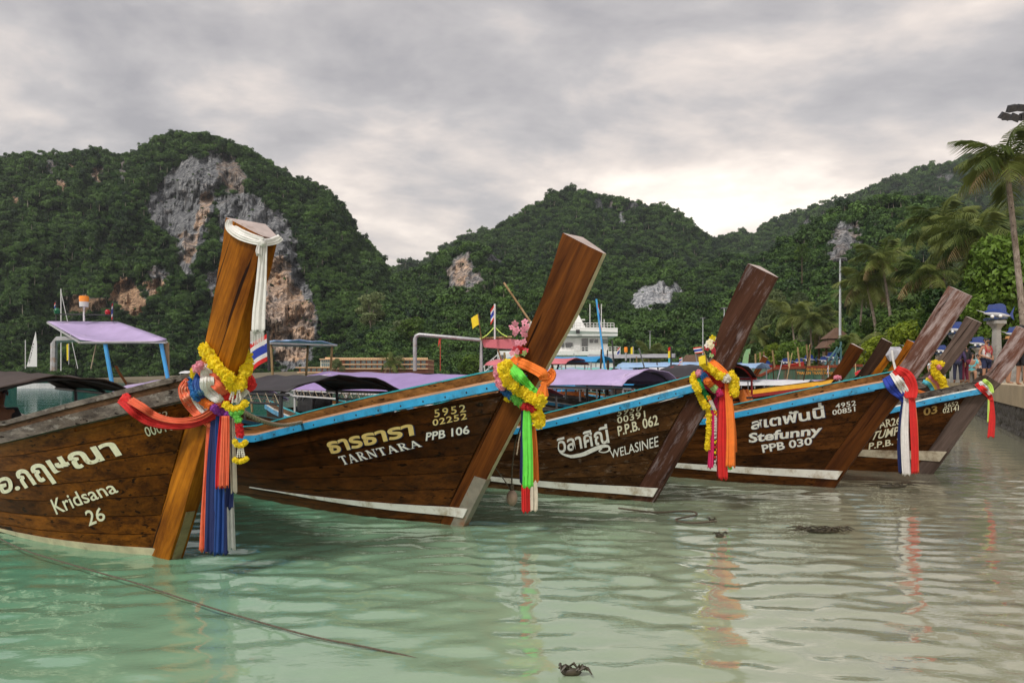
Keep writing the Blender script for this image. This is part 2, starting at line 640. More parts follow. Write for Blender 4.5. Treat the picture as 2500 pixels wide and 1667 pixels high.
    for i in range(len(gy) - 1):
        for j in range(w - 1):
            fs.append((i * w + j, i * w + j + 1, (i + 1) * w + j + 1, (i + 1) * w + j))
    me = bpy.data.meshes.new('seabed')
    me.from_pydata(vs, [], fs)
    me.materials.append(sand)
    me.polygons.foreach_set('use_smooth', [True] * len(fs))
    structure(link('seabed', me))
build_sea()

# ---------------------------------------------------------------- limestone hills
def grow(poly, k=1.16):
    cx_, cy_ = sum(p[0] for p in poly) / len(poly), sum(p[1] for p in poly) / len(poly)
    return [(cx_ + (x - cx_) * k, cy_ + (y - cy_) * k) for x, y in poly]
def in_poly(x, y, poly):
    c = False
    j = len(poly) - 1
    for i in range(len(poly)):
        xi, yi = poly[i]; xj, yj = poly[j]
        if (yi > y) != (yj > y) and x < (xj - xi) * (y - yi) / (yj - yi) + xi:
            c = not c
        j = i
    return c
def c6(*p): return [(x * 0.4252, 300 + y * 0.4252) for x, y in p]
def c7(*p): return [(900 + x * 0.4252, 400 + y * 0.4252) for x, y in p]
def c8(*p): return [(1700 + x * 0.4592, 230 + y * 0.4592) for x, y in p]
# bare rock faces: outline (measured on the photograph), warmth, brightness
CLIFFS = {
 'left': [
  (c6((1080,230),(1150,250),(1225,190),(1255,330),(1230,400),(1195,560),(1140,690),(1090,820),(1040,800),(1030,650),(900,560),(870,480),(910,400),(1000,300)), 0.12, 0.85),
  (c6((1150,420),(1215,400),(1200,520),(1160,600),(1120,640)), 0.55, 1.25),
  (c6((1040,640),(1140,640),(1100,815),(1055,790)), 0.5, 1.05),
  (c6((1275,200),(1330,195),(1415,330),(1380,390),(1300,380),(1265,300)), 0.4, 0.8),
  (c6((1540,540),(1620,560),(1680,700),(1725,870),(1790,1040),(1795,1200),(1735,1345),(1590,1345),(1540,1200),(1500,900),(1310,700),(1290,480),(1450,455),(1520,500)), 0.15, 0.9),
  (c6((1545,820),(1640,800),(1690,960),(1790,1060),(1790,1190),(1730,1330),(1600,1330),(1540,1180)), 0.55, 1.35),
  (c6((640,980),(700,890),(770,930),(835,1050),(780,1115),(710,1060),(650,1020)), 0.85, 1.25),
  (c6((835,920),(930,885),(935,970),(870,1005)), 0.7, 1.15),
  (c6((1175,880),(1255,855),(1250,960),(1205,995)), 0.2, 1.0),
  (c6((390,990),(600,1010),(610,1080),(420,1095)), 0.9, 0.7),
  (c6((530,255),(605,265),(585,345),(540,330)), 0.6, 1.1),
  (c6((275,225),(320,230),(318,275),(285,280)), 0.3, 0.8),
  (c6((330,330),(385,345),(378,405),(345,390)), 0.6, 1.0),
  (c6((395,225),(430,228),(425,280),(398,275)), 0.6, 1.0),
  (c6((690,230),(720,235),(715,330),(695,320)), 0.3, 0.7),
  (c6((840,860),(900,830),(960,850),(960,905),(900,890)), 0.3, 0.7),
  (c6((60,420),(110,430),(100,470),(65,465)), 0.7, 1.0)],
 'middle': [
  (c7((1375,200),(1400,205),(1400,265),(1380,260)), 0.3, 1.1),
  (c7((1438,280),(1462,282),(1458,335),(1440,330)), 0.2, 1.4),
  (c7((1515,350),(1532,352),(1530,378),(1516,375)), 0.2, 1.3),
  (c7((1300,200),(1330,195),(1345,250),(1310,250)), 0.2, 0.6),
  (c7((1480,225),(1600,240),(1605,262),(1500,262)), 0.1, 0.45)],
 'spur': [
  (c7((470,600),(520,535),(580,525),(592,620),(655,645),(655,690),(565,745),(500,745),(455,705)), 0.35, 1.0),
  (c7((500,560),(560,540),(575,600),(540,680),(500,660)), 0.6, 1.3),
  (c7((660,510),(760,525),(760,580),(680,575)), 0.1, 0.5),
  (c7((1518,745),(1580,712),(1650,692),(1775,705),(1765,765),(1690,800),(1605,845),(1525,845)), 0.15, 1.75),
  (c7((1915,660),(1940,665),(1935,705),(1918,700)), 0.4, 0.9)],
 'right': [
  (c8((570,680),(600,670),(600,710),(575,712)), 0.2, 0.7),
  (c8((1270,430),(1350,420),(1360,450),(1290,455)), 0.2, 0.5)],
 'near_right': [
  (c8((715,800),(760,690),(800,705),(830,690),(868,690),(866,740),(815,830),(785,878),(714,876)), 0.3, 0.95),
  (c8((955,700),(980,702),(978,730),(958,730)), 0.3, 1.2),
  (c8((860,790),(880,785),(880,860),(862,850)), 0.3, 0.8)],
}
RIDGES = {
 'left': [(-420,470),(-200,420),(-60,398),(0,393),(42,385),(100,380),(145,381),(190,374),(230,370),(262,374),(293,385),(318,378),(340,372),(365,355),(395,338),(421,330),(470,331),(523,334),(553,351),(590,364),(629,381),(680,415),(718,440),(765,449),(808,478),(846,521),(871,572),(905,597),(935,642),(955,690),(990,735),(1040,790),(1090,850),(1140,910)],
 'middle_back': [(930,664),(945,655),(985,646),(1032,644),(1042,634),(1070,613),(1113,587),(1172,562),(1198,562),(1240,575),(1280,620)],
 'middle': [(1080,690),(1113,620),(1160,590),(1198,570),(1240,545),(1266,525),(1308,506),(1338,481),(1385,466),(1423,472),(1461,479),(1517,487),(1580,500),(1623,511),(1657,523),(1678,540),(1708,566),(1740,589),(1790,630),(1840,680)],
 'right': [(1640,640),(1700,610),(1741,588),(1783,570),(1842,574),(1861,556),(1893,535),(1939,524),(1994,503),(2054,487),(2113,464),(2182,437),(2251,409),(2311,400),(2370,382),(2416,385),(2500,392),(2700,410),(2950,460)],
 'spur': [(880,745),(935,700),(985,672),(1040,655),(1075,630),(1104,612),(1145,600),(1190,612),(1230,640),(1300,650),(1380,640),(1450,650),(1500,665),(1535,672),(1560,655),(1600,642),(1640,648),(1662,675),(1700,662),(1760,640),(1800,632),(1850,640),(1900,660),(1960,690)],
 'near_right': [(1820,730),(1842,650),(1880,620),(1930,590),(1965,570),(1994,547),(2021,528),(2050,522),(2090,517),(2120,505),(2155,492),(2200,485),(2251,487),(2300,500),(2380,530),(2500,560),(2700,600),(2950,650)],
 'front': [(800,905),(850,850),(900,800),(950,765),(1000,770),(1060,745),(1120,720),(1180,745),(1260,720),(1340,745),(1420,755),(1500,775),(1560,770),(1640,765),(1700,745),(1760,730),(1820,720),(1880,740),(1950,745),(2050,760),(2150,770),(2300,790),(2500,800),(2800,820)],
}
LAYERS = {  # name: base distance, ridge distance, bulge (m), pixel step
 'left': (250, 430, 26, 5.0), 'middle_back': (640, 820, 20, 9.0), 'middle': (430, 640, 30, 7.0), 'right': (480, 860, 34, 8.0),
 'spur': (260, 380, 16, 6.0), 'near_right': (150, 260, 12, 7.0), 'front': (165, 235, 9, 8.0)}

def rockmat():
    m, N, L, b = nmat('limestone_and_undergrowth')
    geo = N.new('ShaderNodeNewGeometry')
    at = N.new('ShaderNodeAttribute'); at.attribute_name = 'rock'
    aw = N.new('ShaderNodeAttribute'); aw.attribute_name = 'warm'
    ab = N.new('ShaderNodeAttribute'); ab.attribute_name = 'tone'
    mp = N.new('ShaderNodeMapping'); mp.inputs['Scale'].default_value = (0.55, 0.55, 0.07)
    L.new(geo.outputs['Position'], mp.inputs[0])
    n = N.new('ShaderNodeTexNoise'); n.inputs['Scale'].default_value = 1.0; n.inputs['Detail'].default_value = 8; n.inputs['Roughness'].default_value = 0.72
    L.new(mp.outputs[0], n.inputs['Vector'])
    r = N.new('ShaderNodeValToRGB')
    r.color_ramp.elements[0].position = 0.36; r.color_ramp.elements[0].color = (0.030, 0.033, 0.038, 1)
    r.color_ramp.elements[1].position = 0.68; r.color_ramp.elements[1].color = (0.36, 0.36, 0.355, 1)
    q = r.color_ramp.elements.new(0.5); q.color = (0.145, 0.15, 0.16, 1)
    mpb = N.new('ShaderNodeMapping'); mpb.inputs['Scale'].default_value = (1.6, 1.6, 0.10)
    L.new(geo.outputs['Position'], mpb.inputs[0])
    nb = N.new('ShaderNodeTexNoise'); nb.inputs['Scale'].default_value = 1.0; nb.inputs['Detail'].default_value = 5; nb.inputs['Roughness'].default_value = 0.6
    L.new(mpb.outputs[0], nb.inputs['Vector'])
    mm = N.new('ShaderNodeMath'); mm.operation = 'MULTIPLY_ADD'; mm.inputs[1].default_value = 0.55
    sbn = N.new('ShaderNodeMath'); sbn.operation = 'SUBTRACT'; L.new(nb.outputs[0], sbn.inputs[0]); sbn.inputs[1].default_value = 0.5
    L.new(sbn.outputs[0], mm.inputs[0]); L.new(n.outputs[0], mm.inputs[2])
    L.new(mm.outputs[0], r.inputs[0])
    n2 = N.new('ShaderNodeTexNoise'); n2.inputs['Scale'].default_value = 0.11; n2.inputs['Detail'].default_value = 6; n2.inputs['Roughness'].default_value = 0.6
    L.new(geo.outputs['Position'], n2.inputs['Vector'])
    ad = N.new('ShaderNodeMath'); ad.operation = 'ADD'; L.new(n2.outputs[0], ad.inputs[0]); L.new(aw.outputs['Fac'], ad.inputs[1])
    mr = N.new('ShaderNodeMapRange'); mr.inputs[1].default_value = 0.72; mr.inputs[2].default_value = 1.2; L.new(ad.outputs[0], mr.inputs[0])
    mx = N.new('ShaderNodeMixRGB'); mx.blend_type = 'MULTIPLY'; L.new(mr.outputs[0], mx.inputs[0]); L.new(r.outputs[0], mx.inputs[1])
    mx.inputs[2].default_value = (1.55, 1.0, 0.62, 1)
    mt = N.new('ShaderNodeMixRGB'); mt.blend_type = 'MULTIPLY'; mt.inputs[0].default_value = 1.0
    L.new(mx.outputs[0], mt.inputs[1]); L.new(ab.outputs['Fac'], mt.inputs[2])
    m3 = N.new('ShaderNodeMixRGB'); L.new(at.outputs['Fac'], m3.inputs[0])
    m3.inputs[1].default_value = (0.012, 0.028, 0.007, 1)
    L.new(mt.outputs[0], m3.inputs[2])
    L.new(m3.outputs[0], b.inputs['Base Color'])
    b.inputs['Roughness'].default_value = 0.95
    b.inputs['Specular IOR Level'].default_value = 0.0
    bp = N.new('ShaderNodeBump'); bp.inputs['Strength'].default_value = 0.8; bp.inputs['Distance'].default_value = 0.7
    L.new(n.outputs[0], bp.inputs['Height']); L.new(bp.outputs[0], b.inputs['Normal'])
    return m
ROCK = rockmat()
TREE_PTS = []        # (position, radius, kind)

def build_hill(name, key, ntree, rad_px, seed):
    Y0, Y1, bulge, step = LAYERS[key]
    ridge = RIDGES[key]
    polys = [(grow(pl), w, t) for pl, w, t in CLIFFS.get(key, [])]
    rnd = random.Random(seed)
    u0, u1 = ridge[0][0], ridge[-1][0]
    def crest(u):
        return interp(ridge, u) + 5 * noise.noise(Vector((u * 0.035, seed, 0))) + 2.2 * noise.noise(Vector((u * 0.13, seed, 3)))
    def rock_at(u, v):
        uu = u + 11 * noise.noise(Vector((u * 0.05, v * 0.05, seed))) + 5 * noise.noise(Vector((u * 0.2, v * 0.12, seed)))
        vv = v + 11 * noise.noise(Vector((u * 0.05, v * 0.05, seed + 9)))
        best = None
        for pl, w, t in polys:
            if in_poly(uu, vv, pl):
                best = (w, t)
        return best
    def surf(u, t):
        vb = 921.0
        vc = crest(u)
        v = vb + (vc - vb) * t
        Y = Y0 + (Y1 - Y0) * (0.75 * t + 0.25 * t ** 3)
        Y -= bulge * (fbm(u * 0.011, v * 0.011, seed, 4) + 0.35 * fbm(u * 0.035, v * 0.03, seed + 2, 3)) * (0.25 + 0.75 * min(1, t * 3))
        return v, Y
    nu = int((u1 - u0) / step)
    nv = int(max(10, (921 - min(r[1] for r in ridge)) / step))
    mb_v, fs, rk, wm_, tn = [], [], [], [], []
    for j in range(nv + 1):
        for i in range(nu + 1):
            u = u0 + (u1 - u0) * i / nu
            v, Y = surf(u, j / nv)
            q = rock_at(u, v)
            if q:
                Y += 2.6 * noise.noise(Vector((u * 0.17, v * 0.012, seed))) + 1.6 * noise.noise(Vector((u * 0.4, v * 0.04, seed))) + 0.6 * fbm(u * 0.06, v * 0.09, seed + 5, 3)
            mb_v.append(tuple(P(u, v, Y)) if j else tuple(P(u, v, Y)[:2]) + (-2.0,))
            rk.append(1.0 if q else 0.0); wm_.append(q[0] if q else 0.0); tn.append(q[1] if q else 1.0)
    # back slope
    for i in range(nu + 1):
        u = u0 + (u1 - u0) * i / nu
        v, Y = surf(u, 1.0)
        p = P(u, v, Y)
        mb_v.append((p.x * 1.25, Y * 1.25 + 60, max(-2, p.z * 0.35)))
        rk.append(0.0); wm_.append(0.0); tn.append(1.0)
    w = nu + 1
    for j in range(nv + 1):
        for i in range(nu):
            fs.append((j * w + i, j * w + i + 1, (j + 1) * w + i + 1, (j + 1) * w + i))
    me = bpy.data.meshes.new(name)
    me.from_pydata(mb_v, [], fs)
    me.materials.append(ROCK)
    for an, arr in (('rock', rk), ('warm', wm_), ('tone', tn)):
        a = me.attributes.new(an, 'FLOAT', 'POINT')
        a.data.foreach_set('value', arr)
    structure(link(name, me))
    # trees of the jungle cover
    k = 0
    tries = 0
    while k < ntree and tries < ntree * 4:
        tries += 1
        u = rnd.uniform(u0, u1)
        t = 1 - rnd.random() ** 1.0
        if rnd.random() < 0.10:
            t = rnd.uniform(0.955, 1.0)
        v, Y = surf(u, t)
        if v > 921:
            continue
        if v < 921 and rnd.random() > min(1.0, (921 - crest(u)) / 330.0 + 0.12):
            continue
        q = rock_at(u, v)
        if q and rnd.random() > 0.075:
            continue
        p = P(u, v, Y)
        s = rad_px / FPX * Y * rnd.uniform(0.5, 1.4) * (0.36 if q else 1.0)
        if rnd.random() < 0.07:
            s *= 1.5
        p.z += s * 0.18
        p.y -= s * 0.35
        TREE_PTS.append((p, s, rnd.random()))
        k += 1

build_hill('left_mountain', 'left', 14500, 8.6, 11)
build_hill('back_mountain', 'middle_back', 1100, 9.0, 12)
build_hill('middle_mountain', 'middle', 9000, 7.4, 13)
build_hill('right_mountain', 'right', 9500, 7.4, 14)
build_hill('spur_hill', 'spur', 8000, 10.0, 15)
build_hill('near_right_hill', 'near_right', 5000, 13.0, 16)
build_hill('front_hill', 'front', 6500, 14.0, 17)

def crown_mesh(name, mat, n, seed, flat=0.8, lobes=5, leaf=0.16, spread=0.55):
    """a leafy crown of unit radius: small leaf-clump faces over several lobes"""
    rnd = random.Random(seed)
    L_ = [(Vector((0, 0, 0.0)), 0.62)]
    for i in range(lobes):
        a = rnd.uniform(0, 2 * pi)
        L_.append((Vector((cos(a) * spread * rnd.uniform(.6, 1), sin(a) * spread * rnd.uniform(.6, 1), rnd.uniform(-0.25, 0.45))), rnd.uniform(0.34, 0.55)))
    vs, fs = [], []
    for i in range(n):
        c, r = L_[rnd.randrange(len(L_))]
        d = Vector((rnd.gauss(0, 1), rnd.gauss(0, 1), rnd.gauss(0.25, 1))).normalized()
        p = c + d * r * rnd.uniform(0.72, 1.06)
        p.z *= flat
        nrm = (d + Vector((rnd.gauss(0, .5), rnd.gauss(0, .5), rnd.gauss(0.3, .5)))).normalized()
        t1 = nrm.orthogonal().normalized()
        t1 = Matrix.Rotation(rnd.uniform(0, 2 * pi), 3, nrm) @ t1
        t2 = nrm.cross(t1)
        s = leaf * rnd.uniform(0.6, 1.3)
        k = len(vs)
        vs += [tuple(p + t1 * s), tuple(p + t2 * s * 0.55), tuple(p - t1 * s * 0.9 - nrm * s * 0.25), tuple(p - t2 * s * 0.55)]
        fs.append((k, k + 1, k + 2, k + 3))
    me = bpy.data.meshes.new(name)
    me.from_pydata(vs, [], fs)
    me.materials.append(mat)
    return me

LEAF_J = leafmat('jungle_leaves', (0.004, 0.022, 0.008), (0.090, 0.175, 0.032), trans=0.15, vscale=0.02)
def jungle():
    src = bpy.data.collections.new('jungle_sources')
    for k, (fl, lb, n) in enumerate(((0.8, 5, 340), (0.95, 6, 380), (0.65, 7, 360), (0.85, 4, 320))):
        me = crown_mesh('jungle_crown', LEAF_J, n, 40 + k, fl, lb, 0.17)
        o = bpy.data.objects.new('jungle_crown', me)
        src.objects.link(o)
        if k < 3:
            src.objects.link(bpy.data.objects.new('jungle_crown', me))
    # a taller tree that shows its pale trunk under a thin crown
    me = crown_mesh('jungle_tree', LEAF_J, 240, 77, 0.6, 6, 0.17, 0.7)
    me.transform(Matrix.Translation((0, 0, 0.85)))
    bm = bmesh.new(); bm.from_mesh(me)
    tm = MB().tube([(0, 0, -1.2), (.05, 0, 0.0), (0, .03, 0.8)], [.05, .04, .025], 6).mesh('jungle_trunk', pmat('pale_forest_bark', (.36, .32, .26), rough=.9))
    bm.from_mesh(tm)
    for f in bm.faces:
        if len(f.verts) != 4 or f.index >= 240:
            f.material_index = 1
    bm.to_mesh(me); bm.free()
    me.materials.append(MATS['pale_forest_bark'])
    src.objects.link(bpy.data.objects.new('jungle_tree', me))
    me = bpy.data.meshes.new('jungle')
    me.from_pydata([tuple(p) for p, s, r in TREE_PTS], [], [])
    a = me.attributes.new('size', 'FLOAT', 'POINT'); a.data.foreach_set('value', [s for p, s, r in TREE_PTS])
    a = me.attributes.new('turn', 'FLOAT', 'POINT'); a.data.foreach_set('value', [r * 6.283 for p, s, r in TREE_PTS])
    o = link('jungle', me)
    tag(o, 'dense dark green rainforest covering the limestone hills behind the bay', 'jungle', kind='stuff')
    g = bpy.data.node_groups.new('scatter_jungle', 'GeometryNodeTree')
    g.interface.new_socket('Geometry', in_out='INPUT', socket_type='NodeSocketGeometry')
    g.interface.new_socket('Geometry', in_out='OUTPUT', socket_type='NodeSocketGeometry')
    gi = g.nodes.new('NodeGroupInput'); go = g.nodes.new('NodeGroupOutput')
    ip = g.nodes.new('GeometryNodeInstanceOnPoints')
    ci = g.nodes.new('GeometryNodeCollectionInfo')
    ci.inputs['Collection'].default_value = src
    ci.inputs['Separate Children'].default_value = True
    sz = g.nodes.new('GeometryNodeInputNamedAttribute'); sz.data_type = 'FLOAT'; sz.inputs[0].default_value = 'size'
    tu = g.nodes.new('GeometryNodeInputNamedAttribute'); tu.data_type = 'FLOAT'; tu.inputs[0].default_value = 'turn'
    cx = g.nodes.new('ShaderNodeCombineXYZ')
    lk = g.links
    lk.new(tu.outputs[0], cx.inputs[2])
    lk.new(gi.outputs[0], ip.inputs['Points'])
    lk.new(ci.outputs[0], ip.inputs['Instance'])
    ip.inputs['Pick Instance'].default_value = True
    lk.new(cx.outputs[0], ip.inputs['Rotation'])
    lk.new(sz.outputs[0], ip.inputs['Scale'])
    lk.new(ip.outputs[0], go.inputs[0])
    md = o.modifiers.new('scatter', 'NODES')
    md.node_group = g
jungle()
# ================================================================ LONGTAIL BOATS
def text_geo(parts, bold=0.0, shear=0.0, spacing=1.0, xscale=1.0):
    """flat outline fill of a string (or of several (string, dx, dy) pieces); scaled so that it is 1 wide"""
    if isinstance(parts, str):
        parts = [(parts, 0, 0)]
    vs, fs = [], []
    for s, dx, dy in parts:
        c = bpy.data.curves.new('lettering', 'FONT')
        c.body = s
        c.offset = bold
        c.shear = shear
        c.space_character = spacing
        c.resolution_u = 3
        o = bpy.data.objects.new('lettering', c)
        me = o.to_mesh()
        bm = bmesh.new()
        bm.from_mesh(me)
        o.to_mesh_clear()
        bmesh.ops.triangulate(bm, faces=bm.faces)
        for _ in range(3):
            ed = [e for e in bm.edges if e.calc_length() > 0.16]
            if not ed:
                break
            bmesh.ops.subdivide_edges(bm, edges=ed, cuts=1)
            bmesh.ops.triangulate(bm, faces=[f for f in bm.faces if len(f.verts) > 3])
        k = len(vs)
        bm.verts.index_update()
        vs += [(v.co.x + dx, v.co.y + dy) for v in bm.verts]
        fs += [tuple(k + v.index for v in f.verts) for f in bm.faces]
        bm.free()
        bpy.data.objects.remove(o)
        bpy.data.curves.remove(c)
    return vs, fs

def serif_word(word):
    """roman capitals with slab serifs: thick and thin strokes, cap height 1"""
    G = {'T': (.86, [(.43, 0, .43, 1, .2), (.03, .95, .83, .95, .1), (.24, .03, .62, .03, .07), (.06, .78, .06, .95, .07), (.80, .78, .80, .95, .07)]),
         'A': (.96, [(.12, .02, .46, .98, .09), (.44, .98, .80, .02, .2), (.26, .34, .66, .34, .08), (.0, .03, .28, .03, .07), (.64, .03, .96, .03, .07)]),
         'R': (.94, [(.22, 0, .22, 1, .2), (.06, .03, .4, .03, .07), (.06, .97, .5, .97, .08), (.48, .97, .64, .85, .12), (.64, .87, .64, .63, .17), (.64, .66, .48, .51, .12), (.22, .50, .52, .50, .08), (.44, .5, .78, .02, .2), (.68, .03, .96, .03, .07)]),
         'N': (1.02, [(.18, 0, .18, 1, .09), (.18, .98, .82, .02, .2), (.84, 0, .84, 1, .09), (.04, .03, .34, .03, .07), (.02, .97, .3, .97, .07), (.7, .97, 1.0, .97, .07)])}
    vs, fs, x = [], [], 0.0
    for ch in word:
        w, strokes = G[ch]
        for x0, y0, x1, y1, t in strokes:
            dx, dy = x1 - x0, y1 - y0
            l = sqrt(dx * dx + dy * dy)
            nx, ny = -dy / l * t / 2, dx / l * t / 2
            m = max(1, int(l / .16))
            for i in range(m):
                a, b_ = i / m, (i + 1) / m
                k = len(vs)
                vs += [(x + x0 + dx * q + s * nx, y0 + dy * q + s * ny) for q, s in ((a, 1), (b_, 1), (b_, -1), (a, -1))]
                fs.append((k, k + 1, k + 2, k + 3))
        x += w + .1
    return vs, fs

STEM_BACK = 0.27
class Boat:
    def __init__(s, foot_px, a_deg, stem_px, near=True, sheer=None, beam=1.0, foot=None, stem=None, length=9.0):
        s.a = radians(a_deg)
        if foot is None:
            Y = FPX * EYE / (foot_px[1] - HY)
            foot = ((foot_px[0] - CX) / FPX * Y, Y)
        s.F = Vector((foot[0], foot[1], 0))
        s.D = Vector((cos(s.a), -sin(s.a), 0))
        s.S = Vector((sin(s.a), cos(s.a), 0))        # local +y: the far side
        s.L = length
        s.beam = beam
        if stem is None:
            stem = []
            for u, v in stem_px:
                q = (u - CX) / FPX
                x = (q * s.F.y - s.F.x) / (s.D.x - q * s.D.y)
                Y = s.F.y + s.D.y * x
                stem.append((x, EYE - (v - HY) / FPX * Y))
        s.stem = sorted(stem, key=lambda p: p[1])
        (x0, z0), (x1, z1) = s.stem[0], s.stem[1]
        k = (x1 - x0) / (z1 - z0)
        s.stem = [(x0 - k * (z0 + 0.45), -0.45)] + s.stem
        s.zx = [(z, x) for x, z in s.stem]
        s.sheer = sheer or [(-9.2, 0.86), (-7, 0.66), (-5, 0.63), (-3, 0.76), (-0.8, 1.13), (0.95, 1.42), (1.6, 1.53)]
        s.zk = -0.28
    def W(s, x, y, z):
        return s.F + s.D * x + s.S * y + Vector((0, 0, z))
    def local(s, p):
        d = Vector(p) - s.F
        return Vector((d.dot(s.D), d.dot(s.S), d.z))
    def xs(s, z):
        return interp(s.zx, z)
    def zs(s, x):
        return interp(s.sheer, x)
    def hb(s, x, z):
        v = max(0.0, min(1.15, (z - s.zk) / (s.zs(x) - s.zk)))
        d = max(0.0, s.xs(z) - STEM_BACK - x)
        bs = 0.10 + 0.88 * (1 - exp(-d / 1.25))
        bb = 0.075 + 0.66 * (1 - exp(-d / 1.5))
        b = lerp(bb, bs, v ** 0.75)
        tail = max(0.0, -x - (s.L - 2.6)) / 2.6
        b *= 1 - 0.35 * min(1.0, tail) ** 2
        return 0.10 + (b - 0.10) * s.beam if b > 0.1 else b
    def row(s, v, n, x_end=None):
        """points (x, hb, z) along the hull at relative height v, bow to stern"""
        x = 0.5
        for _ in range(12):
            z = s.zk + (s.zs(x) - s.zk) * v
            x = s.xs(z) - STEM_BACK
        x_end = -s.L if x_end is None else x_end
        pts = []
        for i in range(n + 1):
            t = i / n
            xx = x + (x_end - x) * (0.45 * t + 0.55 * t * t)
            z = s.zk + (s.zs(xx) - s.zk) * v
            pts.append((xx, s.hb(xx, z), z))
        return pts
    def rail_row(s, off, n, x_end=None, lead=0.0):
        x = 0.5
        for _ in range(12):
            x = s.xs(s.zs(x) + off) - STEM_BACK + lead
        x_end = -s.L if x_end is None else x_end
        res = []
        for i in range(n + 1):
            t = i / n
            xx = x + (x_end - x) * (0.45 * t + 0.55 * t * t)
            res.append((xx, s.hb(min(xx, s.xs(s.zs(xx)) - STEM_BACK), s.zs(xx)), s.zs(xx) + off))
        return res
    def ray(s, u, v):
        """where the line of sight through a photo pixel meets the boat: distance or None"""
        d = P(u, v, 1.0) - Vector((0, 0, EYE))
        ln = d.length
        h = s.bvh.ray_cast(Vector((0, 0, EYE)), d.normalized())
        return None if h[0] is None else h[0].y
    def stemY(s, v):
        """distance of the stem's front edge where it crosses photo row v"""
        best = None
        for i in range(200):
            z = -0.4 + 3.2 * i / 199
            p = s.W(s.xs(z), 0, z)
            vv = HY - (p.z - EYE) / p.y * FPX
            if best is None or abs(vv - v) < best[0]:
                best = (abs(vv - v), p.y)
        return best[1]

def sect_strip(mb, rows, side, mi=0):
    """rows: list over the section of lists of (x, y, z); closed section lofted along the boat"""
    n = len(rows[0])
    rings = [[(r[i][0], side * r[i][1], r[i][2]) for r in rows] for i in range(n)]
    mb.loft(rings, True, True, mi)

